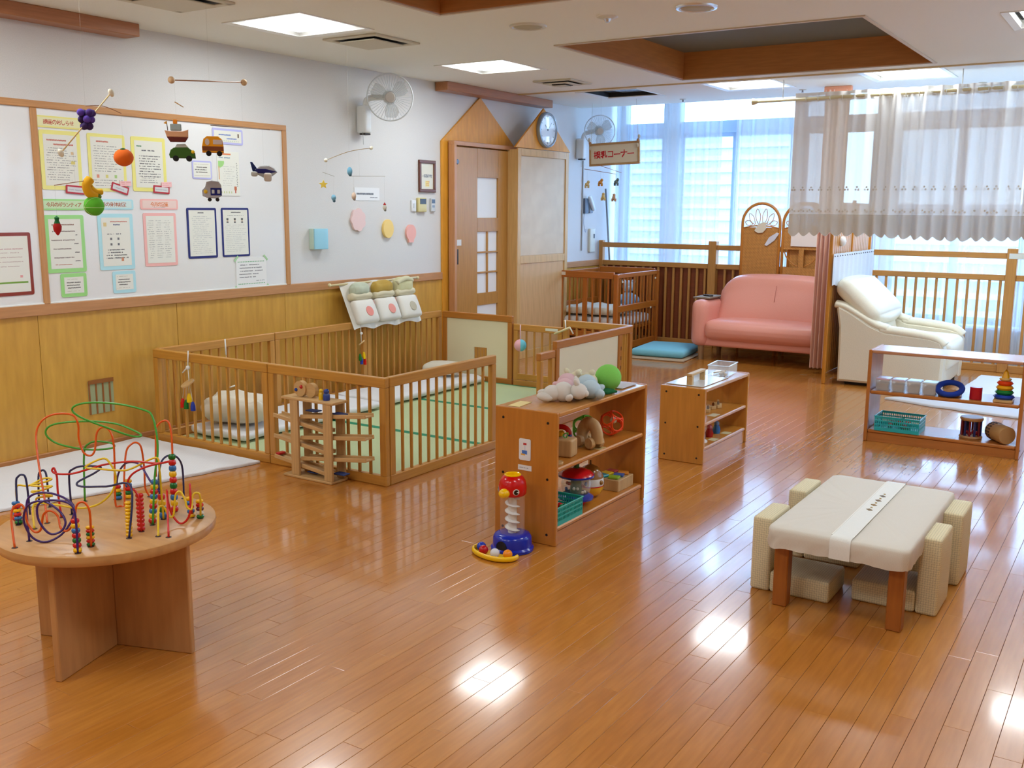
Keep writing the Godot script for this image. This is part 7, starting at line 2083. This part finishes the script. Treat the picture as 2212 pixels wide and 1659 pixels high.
func build_mobiles() -> void:
	var cane := wood(Color(0.74, 0.56, 0.34), 0, 0.5)
	var rodm := mat(Color(0.62, 0.42, 0.28), 0.5)
	var tipm := mat(Color(0.90, 0.87, 0.78), 0.6)
	# fruit
	var t := thing("fruit_mobile", "felt fruit mobile with grapes, orange, banana, melon and a red pepper", "mobile", Vector3(1.3, CEIL, -2.88))
	var o := t.position
	var a := Vector3(1.36, 2.02, -2.976)
	var b := Vector3(1.24, 1.739, -2.777)
	part(t, "rod", tube([a - o, b - o], 0.0035, 6), mat(Color(0.88, 0.78, 0.56), 0.5))
	for e in [a, b]:
		part(t, "rod_tip", ball(0.013, 12, 1.5), tipm, e - o, Vector3(0.5, 0, 0))
	part(t, "rod", tube(curve([Vector3(1.3, 1.955, -2.88) - o, Vector3(1.3, 1.962, -2.97) - o, Vector3(1.3, 1.937, -3.067) - o], 5), 0.0018, 5), rodm)
	part(t, "rod", tube([Vector3(1.3, 1.591, -2.694) - o, Vector3(1.3, 1.622, -2.896) - o], 0.0018, 5), rodm)
	string_to(t, Vector3(1.3, CEIL, -2.88), Vector3(1.3, 1.88, -2.877))
	string_to(t, Vector3(1.3, 1.937, -3.067), Vector3(1.3, 1.77, -3.066))
	string_to(t, Vector3(1.3, 1.75, -2.80), Vector3(1.3, 1.61, -2.80))
	string_to(t, Vector3(1.3, 1.592, -2.697), Vector3(1.3, 1.44, -2.697))
	var purple := [fabric(Color(0.26, 0.14, 0.48)), fabric(Color(0.36, 0.24, 0.66)), fabric(Color(0.20, 0.09, 0.34))]
	var gp := part(t, "grapes", ball(0.018, 12), purple[1], Vector3(1.3, 1.89, -2.88) - o)
	for k in 12:
		var lv := k / 4
		var aa := k * 1.7
		part(gp, "grape", ball(0.0175, 12), purple[k % 3], Vector3(cos(aa) * (0.026 - 0.005 * lv), 0.034 - 0.03 * lv, sin(aa) * (0.026 - 0.005 * lv)))
	var og := part(t, "orange", ball(0.046, 20, 0.9), mat(Color(0.93, 0.42, 0.04), 0.9, {"tex": "fine", "scale": Vector3.ONE * 20, "bump": 0.3}), Vector3(1.3, 1.731, -3.066) - o, Vector3(0.2, 0, -0.2))
	part(og, "stalk", lathe([[0.0, 0.046], [0.012, 0.042], [0.014, 0.039]], 8), fabric(Color(0.12, 0.32, 0.08)))
	var bn := part(t, "banana", tube(curve([Vector3(0, 0.045, 0.012), Vector3(0, 0.02, 0.032), Vector3(0, -0.015, 0.025), Vector3(0, -0.035, -0.01)], 5), 0.021, 10), fabric(Color(0.95, 0.70, 0.04)), Vector3(1.3, 1.578, -2.89) - o)
	part(bn, "finger", tube(curve([Vector3(0, 0.01, 0.015), Vector3(0, -0.012, -0.012), Vector3(0.0, -0.012, -0.045)], 4), 0.014, 8), fabric(Color(0.95, 0.72, 0.05)))
	part(bn, "stalk", ball(0.012, 8), fabric(Color(0.40, 0.50, 0.10)), Vector3(0.01, -0.034, -0.022))
	var ml := part(t, "melon", ball(0.046, 20, 1.0), mat(Color(0.38, 0.76, 0.18), 0.9, {"tex": "fine", "scale": Vector3.ONE * 20, "bump": 0.3}), Vector3(1.3, 1.500, -2.889) - o)
	for k in 3:
		var ring := []
		for j in 24:
			var q := TAU * j / 24
			ring.append(Basis(Vector3(0, 0, 1), k * 1.0) * Vector3(cos(q) * 0.0463, 0.008 * (k - 1), sin(q) * 0.0463))
		part(ml, "stitch_line", tube(ring, 0.001, 4, true), mat(Color(0.80, 0.92, 0.62), 0.8))
	var pp := part(t, "pepper", lathe([[0.0, -0.035], [0.006, -0.03], [0.017, -0.01], [0.019, 0.008], [0.012, 0.022], [0.0, 0.024]], 14), fabric(Color(0.72, 0.07, 0.06)), Vector3(1.3, 1.40, -2.695) - o)
	part(pp, "leaf", lathe([[0.014, 0.02], [0.009, 0.034], [0.011, 0.046], [0.0, 0.055]], 10), fabric(Color(0.08, 0.42, 0.20)))
	# vehicles
	var v := thing("vehicle_mobile", "felt vehicle mobile with ship, car, bus, aeroplane and train", "mobile", Vector3(1.0, CEIL, -3.86))
	o = v.position
	a = Vector3(1.0, 2.167, -3.606)
	b = Vector3(1.0, 2.208, -4.113)
	part(v, "rod", tube([a - o, b - o], 0.0035, 6), rodm)
	for e in [a, b]:
		part(v, "rod_tip", ball(0.019, 12), mat(Color(0.80, 0.66, 0.50), 0.6), e - o)
	part(v, "rod", tube([Vector3(1.0, 1.949, -3.857) - o, Vector3(1.0, 1.955, -4.30) - o], 0.0022, 5), mat(Color(0.36, 0.24, 0.16), 0.5))
	part(v, "rod", tube([Vector3(1.0, 2.055, -3.62) - o, Vector3(1.02, 2.03, -3.66) - o], 0.003, 5), cane)
	string_to(v, Vector3(1.0, CEIL, -3.86), Vector3(1.0, 2.187, -3.86))
	string_to(v, Vector3(1.0, 2.167, -3.625), Vector3(1.0, 1.94, -3.625))
	string_to(v, Vector3(1.0, 2.206, -4.09), Vector3(1.0, 1.952, -4.09))
	string_to(v, Vector3(1.0, 1.955, -4.24), Vector3(1.0, 1.75, -4.242))
	string_to(v, Vector3(1.0, 1.95, -3.867), Vector3(1.0, 1.64, -3.85))
	var yaw := Vector3(0, 0.86, 0)
	# ship
	var sh := part(v, "ship", prism([Vector2(-0.062, 0.02), Vector2(-0.035, 0.016), Vector2(0.03, 0.016), Vector2(0.06, 0.026), Vector2(0.058, -0.015), Vector2(-0.052, -0.015)], 0.024, 0.003), felt(Color(0.80, 0.58, 0.42)), Vector3(1.0, 1.885, -3.624) - o, yaw)
	part(sh, "keel", prism([Vector2(-0.052, -0.015), Vector2(0.058, -0.015), Vector2(0.042, -0.04), Vector2(-0.036, -0.04)], 0.024, 0.003), felt(Color(0.36, 0.10, 0.05)))
	part(sh, "cabin", box(0.058, 0.036, 0.02, 0.004), felt(Color(0.60, 0.64, 0.62)), Vector3(-0.004, 0.037, 0))
	part(sh, "funnel", box(0.022, 0.024, 0.018, 0.003), felt(Color(0.90, 0.52, 0.08)), Vector3(-0.006, 0.066, 0))
	part(sh, "flag", prism([Vector2(-0.005, 0.06), Vector2(-0.005, 0.078), Vector2(-0.022, 0.066)], 0.004), felt(Color(0.80, 0.55, 0.15)), Vector3(-0.044, -0.008, 0))
	part(sh, "flag_staff", tube([Vector3(-0.046, 0.02, 0), Vector3(-0.05, 0.07, 0)], 0.002, 5), felt(Color(0.3, 0.22, 0.15)))
	# car
	var cr := part(v, "car", prism([Vector2(-0.069, -0.012), Vector2(-0.06, 0.014), Vector2(-0.042, 0.026), Vector2(0.03, 0.028), Vector2(0.05, 0.012), Vector2(0.066, 0.0), Vector2(0.069, -0.03), Vector2(-0.064, -0.03)], 0.03, 0.004), felt(Color(0.20, 0.34, 0.06)), Vector3(1.0, 1.79, -3.655) - o, yaw)
	part(cr, "windows", prism([Vector2(-0.038, 0.026), Vector2(-0.026, 0.044), Vector2(0.018, 0.046), Vector2(0.032, 0.028)], 0.026, 0.002), felt(Color(0.74, 0.74, 0.70)))
	part(cr, "lamp", ball(0.010, 8), felt(Color(0.90, 0.72, 0.10)), Vector3(0.055, 0.004, 0.012))
	for x in [-0.035, 0.034]:
		part(cr, "wheel", lathe([[0.0, -0.02], [0.015, -0.018], [0.016, 0.018], [0.0, 0.02]], 14), felt(Color(0.07, 0.06, 0.05)), Vector3(x, -0.032, 0), Vector3(PI / 2, 0, 0))
	# bus
	var bs := part(v, "bus", prism([Vector2(-0.058, -0.04), Vector2(-0.06, -0.01), Vector2(-0.05, 0.035), Vector2(-0.03, 0.05), Vector2(0.03, 0.05), Vector2(0.052, 0.032), Vector2(0.058, -0.01), Vector2(0.058, -0.04)], 0.032, 0.004), felt(Color(0.92, 0.60, 0.05)), Vector3(1.0, 1.84, -3.867) - o, yaw)
	part(bs, "stripe", box(0.114, 0.026, 0.034, 0.002), felt(Color(0.50, 0.26, 0.12)), Vector3(0.0, -0.018, 0))
	part(bs, "window", prism(disc2(0.012, 0.018, 14), 0.034), felt(Color(0.82, 0.74, 0.70)), Vector3(-0.03, 0.018, 0.001))
	part(bs, "window", box(0.052, 0.028, 0.034, 0.003), felt(Color(0.82, 0.74, 0.70)), Vector3(0.026, 0.018, 0.001))
	for x in [-0.024, 0.034]:
		part(bs, "wheel", lathe([[0.0, -0.02], [0.014, -0.018], [0.015, 0.018], [0.0, 0.02]], 14), felt(Color(0.10, 0.07, 0.05)), Vector3(x, -0.045, 0), Vector3(PI / 2, 0, 0))
	# aeroplane
	var ap := part(v, "aeroplane", prism([Vector2(-0.05, 0.008), Vector2(-0.02, 0.03), Vector2(0.03, 0.034), Vector2(0.06, 0.018), Vector2(0.078, -0.006), Vector2(0.05, -0.028), Vector2(0.0, -0.04), Vector2(-0.035, -0.022)], 0.034, 0.005), felt(Color(0.70, 0.71, 0.72)), Vector3(1.0, 1.712, -4.242) - o, yaw)
	part(ap, "stripe", prism([Vector2(-0.055, -0.012), Vector2(-0.045, 0.012), Vector2(0.01, 0.012), Vector2(0.078, -0.004), Vector2(0.02, -0.016)], 0.038, 0.002), felt(Color(0.14, 0.13, 0.40)))
	part(ap, "tail", prism([Vector2(-0.078, 0.052), Vector2(-0.066, 0.052), Vector2(-0.038, 0.012), Vector2(-0.05, -0.008), Vector2(-0.066, 0.0)], 0.016, 0.002), felt(Color(0.08, 0.14, 0.36)))
	part(ap, "wing", cushion(0.045, 0.05, 0.03, 0.012), felt(Color(0.84, 0.80, 0.76)), Vector3(0.02, -0.036, 0.024), Vector3(0.3, 0, 0))
	part(ap, "wing", cushion(0.04, 0.03, 0.03, 0.012), felt(Color(0.78, 0.78, 0.76)), Vector3(-0.056, -0.018, 0.012))
	# train
	var tn := part(v, "train", prism([Vector2(-0.052, -0.03), Vector2(-0.054, 0.0), Vector2(-0.036, 0.02), Vector2(-0.028, 0.048), Vector2(0.0, 0.056), Vector2(0.04, 0.05), Vector2(0.052, 0.03), Vector2(0.05, -0.03), Vector2(0.03, -0.044), Vector2(-0.03, -0.04)], 0.032, 0.004), felt(Color(0.68, 0.66, 0.66)), Vector3(1.0, 1.59, -3.846) - o, yaw)
	part(tn, "stripe", box(0.066, 0.052, 0.034, 0.006), felt(Color(0.12, 0.13, 0.42)), Vector3(0.02, -0.006, 0))
	for x in [0.006, 0.036]:
		part(tn, "window", box(0.016, 0.022, 0.037, 0.002), felt(Color(0.76, 0.76, 0.76)), Vector3(x, -0.006, 0))
	part(tn, "nose", ball(0.012, 10), felt(Color(0.88, 0.70, 0.15)), Vector3(-0.034, -0.006, 0.012))
	for x in [-0.014, 0.028]:
		part(tn, "wheel", lathe([[0.0, -0.018], [0.010, -0.016], [0.011, 0.016], [0.0, 0.018]], 12), felt(Color(0.12, 0.07, 0.05)), Vector3(x, -0.05, 0), Vector3(PI / 2, 0, 0))
	# star and droplet mobile
	var s := thing("star_mobile", "small mobile with a yellow star and blue felt birds before the white wall", "mobile", Vector3(0.9, CEIL, -5.1))
	o = s.position
	a = Vector3(0.9, 1.805, -4.877)
	b = Vector3(0.9, 1.907, -5.327)
	part(s, "rod", tube(curve([a - o, (a + b) / 2 + Vector3(0, 0.016, 0) - o, b - o], 5), 0.0022, 5), mat(Color(0.62, 0.52, 0.34), 0.5))
	for e in [a, b]:
		part(s, "rod_tip", ball(0.013, 12), tipm, e - o)
	part(s, "rod", tube([Vector3(0.9, 1.71, -5.12) - o, Vector3(0.9, 1.72, -5.469) - o], 0.0014, 5), mat(Color(0.55, 0.50, 0.40), 0.5))
	part(s, "rod", tube([Vector3(0.9, 1.727, -4.844) - o, Vector3(0.9, 1.704, -4.952) - o], 0.0014, 5), mat(Color(0.55, 0.50, 0.40), 0.5))
	string_to(s, Vector3(0.9, CEIL, -5.1), Vector3(0.9, 1.87, -5.1))
	string_to(s, Vector3(0.9, 1.805, -4.89), Vector3(0.9, 1.67, -4.86))
	string_to(s, Vector3(0.9, 1.88, -5.2), Vector3(0.9, 1.71, -5.2))
	string_to(s, Vector3(0.9, 1.704, -4.95), Vector3(0.9, 1.58, -4.942))
	string_to(s, Vector3(0.9, 1.72, -5.46), Vector3(0.9, 1.52, -5.459))
	string_to(s, Vector3(0.9, 1.71, -5.14), Vector3(0.9, 1.60, -5.14))
	var star := []
	for k in 10:
		var q := PI / 2 + TAU * k / 10
		var rr := 0.03 if k % 2 == 0 else 0.014
		star.append(Vector2(cos(q) * rr, sin(q) * rr))
	part(s, "star", prism(star, 0.014, 0.001), felt(Color(0.92, 0.80, 0.32)), Vector3(0.9, 1.649, -4.849) - o, yaw)
	for e in [[Vector3(0.9, 1.742, -5.104), Color(0.45, 0.66, 0.76), 0.018, 1.6], [Vector3(0.9, 1.565, -4.942), Color(0.50, 0.70, 0.80), 0.016, 1.3], [Vector3(0.9, 1.579, -5.14), Color(0.88, 0.78, 0.70), 0.016, 1.6], [Vector3(0.9, 1.505, -5.459), Color(0.86, 0.84, 0.78), 0.015, 1.4]]:
		var bd := part(s, "felt_bird", ball(e[2], 14, e[3]), felt(e[1]), e[0] - o)
		part(bd, "tail", ball(e[2] * 0.6, 10), felt(e[1].darkened(0.35)), Vector3(0.004, -e[2] * 1.3, 0))
		if e[0].z < -5.4:
			part(bd, "cap", lathe([[e[2] * 0.8, 0.016], [0.004, 0.03], [0.0, 0.036]], 10), felt(Color(0.66, 0.12, 0.14)))
	# animals near the sign
	var n := thing("animal_mobile", "small mobile of wooden animals under the hanging sign", "mobile", Vector3(0.72, CEIL, -9.0))
	o = n.position
	part(n, "rod", tube([Vector3(0.538, 1.905, -9.0) - o, Vector3(0.90, 1.85, -9.0) - o], 0.0028, 5), rodm)
	part(n, "rod", tube([Vector3(0.725, 1.945, -8.9) - o, Vector3(0.91, 1.866, -9.1) - o], 0.0025, 5), rodm)
	string_to(n, Vector3(0.72, CEIL, -9.0), Vector3(0.72, 1.878, -9.0))
	for e in [[0.574, 1.753, Color(0.80, 0.72, 0.52)], [0.727, 1.77, Color(0.78, 0.55, 0.25)], [0.905, 1.773, Color(0.38, 0.46, 0.46)], [0.763, 1.628, Color(0.84, 0.74, 0.48)], [0.883, 1.619, Color(0.74, 0.60, 0.48)]]:
		var p := Vector3(e[0], e[1], -9.0)
		string_to(n, Vector3(e[0], 1.878 - (e[0] - 0.72) * 0.15, -9.0), p)
		var m: Material = felt(e[2])
		var low: bool = e[1] < 1.7
		var an := part(n, "animal", ball(0.022 if not low else 0.017, 14, 0.85 if not low else 1.6), m, p - o)
		part(an, "head", ball(0.015, 12), m, Vector3(0.018 if not low else 0.004, 0.022 if not low else 0.026, 0.004))
		for k in 4:
			part(an, "leg", lathe([[0.0, -0.03], [0.006, -0.03], [0.007, 0.0]], 8), m, Vector3(-0.016 + 0.032 * (k % 2), -0.008, -0.01 + 0.02 * (k / 2)))

# ------------------------------------------------------------------ toys on the floor
func build_floor_toys() -> void:
	# ball run tower
	var t := thing("ball_run_tower", "tall beech ball run tower with zigzag ramps against the playpen", "toy", Vector3(1.665, 0, -3.925))
	var bw := wood(Color(0.82, 0.66, 0.44), 0, 0.5)
	var bv := wood(Color(0.82, 0.66, 0.44), 1, 0.5)
	part(t, "base", box(0.37, 0.014, 0.135, 0.003), bw, Vector3(0, 0.007, 0))
	for x in [-0.098, 0.152]:
		for z in [0.05, -0.05]:
			part(t, "post", box(0.06, 0.43, 0.016, 0.002), bv, Vector3(x, 0.229, z))
	part(t, "top_plate", prism([Vector2(-0.19, -0.06), Vector2(-0.04, -0.06), Vector2(-0.02, -0.045), Vector2(0.05, -0.045), Vector2(0.07, -0.06), Vector2(0.20, -0.06), Vector2(0.20, 0.06), Vector2(-0.19, 0.06)], 0.014, 0.002), bw, Vector3(0, 0.451, 0), Vector3(PI / 2, 0, 0))
	for k in 3:
		for e in [[Vector3(0.41, 0.405 - 0.12 * k, 0), Vector3(-0.07, 0.35 - 0.12 * k, 0)], [Vector3(-0.285, 0.335 - 0.12 * k, 0), Vector3(0.125, 0.285 - 0.12 * k, 0)]]:
			var p0: Vector3 = e[0]
			var p1: Vector3 = e[1]
			if p1.y < 0.03:
				p1.y = 0.06
			var l := p0.distance_to(p1)
			var ang := atan2(p1.y - p0.y, p1.x - p0.x)
			if p1.x < p0.x:
				ang = atan2(p0.y - p1.y, p0.x - p1.x)
			var r := part(t, "ramp", box(l, 0.008, 0.06, 0.001), bw, (p0 + p1) / 2 - Vector3(0, 0.006, 0), Vector3(0, 0, ang))
			for z in [0.033, -0.033]:
				part(r, "ramp_side", box(l, 0.022, 0.01, 0.002), bw, Vector3(0, 0.005, z))
	for e in [[-0.04, 0.36], [0.16, 0.365], [-0.04, 0.0], [0.16, 0.02]]:
		part(t, "pad", box(0.08, 0.006, 0.05, 0.001), mat(Color(0.15, 0.24, 0.48), 0.7), Vector3(e[0] + 0.03, 0.03 + e[1] * 0.98, -0.01))
	part(t, "stop", box(0.03, 0.012, 0.05, 0.002), plastic(Color(0.75, 0.10, 0.12)), Vector3(-0.27, 0.105, 0))
	var wk := Vector3(PI / 2, 0, 0)
	for e in [[-0.09, 0.044, 0.0], [-0.02, 0.04, -0.01]]:
		var w := part(t, "wheel_disc", lathe([[0.0, -0.014], [e[1], -0.014], [e[1], 0.014], [0.0, 0.014]], 26), bw, Vector3(e[0], 0.458 + e[1], e[2]), wk)
		if e[0] < -0.05:
			part(w, "peg", ball(0.011, 10), plastic(Color(0.75, 0.08, 0.08)), Vector3(0.014, 0.014, -0.012))
			part(w, "peg", ball(0.011, 10), plastic(Color(0.12, 0.26, 0.60)), Vector3(-0.026, 0.014, 0.008))
	for e in [[0.07, Color(0.90, 0.72, 0.06), 0.014], [0.11, Color(0.12, 0.24, 0.56), 0.019]]:
		var d := part(t, "peg_figure", lathe([[0.0, 0.0], [e[2], 0.0], [e[2], 0.03], [e[2] * 0.6, 0.042], [0.0, 0.044]], 16), plastic(e[1]), Vector3(e[0], 0.458, 0.01))
		part(d, "head", ball(e[2] * 0.85, 12), plastic(e[1]), Vector3(0, 0.048, 0))
	# bird ball tower
	var b := thing("bird_ball_tower", "red headed bird ball tower with white spiral and blue base", "toy", Vector3(3.232, 0, -3.553), 0.55)
	var blue := plastic(Color(0.06, 0.16, 0.66))
	var red := plastic(Color(0.80, 0.03, 0.05))
	var yel := plastic(Color(0.96, 0.76, 0.04))
	var white := plastic(Color(0.88, 0.88, 0.87))
	part(b, "base", lathe([[0.0, 0.002], [0.096, 0.002], [0.097, 0.014], [0.088, 0.022], [0.086, 0.06], [0.078, 0.074], [0.06, 0.08], [0.0, 0.08]], 40), blue)
	part(b, "outlet", lathe([[0.0, 0.0], [0.026, 0.0], [0.026, 0.004], [0.0, 0.004]], 20), mat(Color(0.02, 0.03, 0.12), 0.5), Vector3(-0.045, 0.034, 0.073), Vector3(PI / 2, -0.55, 0))
	part(b, "tube", lathe([[0.055, 0.079], [0.055, 0.262]], 36), mat(Color(0.95, 0.97, 0.98), 0.03, {"alpha": 0.07}))
	part(b, "column", lathe([[0.02, 0.078], [0.019, 0.26]], 20), white)
	var st := begin(true)
	var turns := 4.2
	var n := 120
	for k in n:
		var p := []
		for j in 2:
			var f := float(k + j) / n
			var q := f * turns * TAU
			var yy := 0.085 + 0.155 * f
			p.append([Vector3(cos(q) * 0.017, yy + 0.006, sin(q) * 0.017), Vector3(cos(q) * 0.033, yy, sin(q) * 0.033), Vector3(cos(q) * 0.034, yy + 0.003, sin(q) * 0.034), Vector3(cos(q) * 0.017, yy + 0.011, sin(q) * 0.017)])
		quad(st, p[0][0], p[0][1], p[1][1], p[1][0], Vector3.DOWN)
		quad(st, p[0][3], p[0][2], p[1][2], p[1][3], Vector3.UP)
		quad(st, p[0][1], p[0][2], p[1][2], p[1][1], p[0][1] * Vector3(1, 0, 1))
	part(b, "spiral", finish(st), white)
	var hd := part(b, "head", lathe([[0.0, 0.255], [0.056, 0.255], [0.062, 0.262], [0.063, 0.29], [0.058, 0.318], [0.046, 0.337], [0.036, 0.343]], 36), red)
	part(hd, "crown_ring", lathe([[0.036, 0.340], [0.038, 0.346], [0.034, 0.349], [0.029, 0.346], [0.027, 0.33], [0.0, 0.328]], 32), yel)
	part(hd, "beak", ball(0.026, 18, 0.85), yel, Vector3(-0.035, 0.272, 0.052), Vector3(0.0, 0, 0.2))
	for e in [[0.018, 0.3], [-0.062, -1.2]]:
		var q := 0.28 if e[0] > 0 else -1.5
		var at := Vector3(sin(q) * 0.0605, 0.28, cos(q) * 0.0605)
		var ey := part(hd, "eye", lathe([[0.0, 0.003], [0.014, 0.002], [0.015, 0.0]], 18), white, at, (Basis(Vector3.UP, q) * Basis(Vector3.RIGHT, PI / 2)).get_euler())
		part(ey, "pupil", lathe([[0.0, 0.002], [0.010, 0.0015], [0.011, 0.0]], 16), plastic(Color(0.03, 0.03, 0.03)), Vector3(0, 0.003, 0.001))
		part(ey, "glint", prism([Vector2(0.0, 0.0), Vector2(0.011, 0.005), Vector2(0.011, -0.005)], 0.001), white, Vector3(0.0, 0.0055, 0), Vector3(-PI / 2, 0, 0))
	# yellow tray rail
	var arc := []
	for e in [[3.108, -3.475], [3.102, -3.44], [3.128, -3.405], [3.18, -3.378], [3.24, -3.368], [3.295, -3.38], [3.326, -3.412], [3.328, -3.447]]:
		arc.append(Vector3(e[0], 0.014, e[1]))
	var tr := thing("ball_tray", "yellow curved tray rail in front of the blue toy base", "tray", Vector3.ZERO)
	part(tr, "rail", tube(curve(arc, 5), 0.0075, 8, false, 1.6), yel)
	var fl := PackedVector2Array()
	for e in curve(arc, 3):
		fl.append(Vector2(e.x, -e.z))
	part(tr, "floor", prism(Array(fl), 0.004), yel, Vector3(0, 0.004, 0), Vector3(-PI / 2, 0, 0))
	var bl := [[3.143, -3.44, Color(0.08, 0.22, 0.70), "blue"], [3.176, -3.408, Color(0.72, 0.05, 0.08), "red"], [3.240, -3.402, Color(0.85, 0.85, 0.87), "white"], [3.295, -3.420, Color(0.95, 0.56, 0.05), "orange"]]
	for e in bl:
		solo("toy_ball", e[3] + " plastic ball resting in the yellow tray of the bird toy", "ball", ball(0.021, 22), plastic(e[2]), Vector3(e[0], 0.027, e[1]), Vector3.ZERO, "balls of the bird toy")
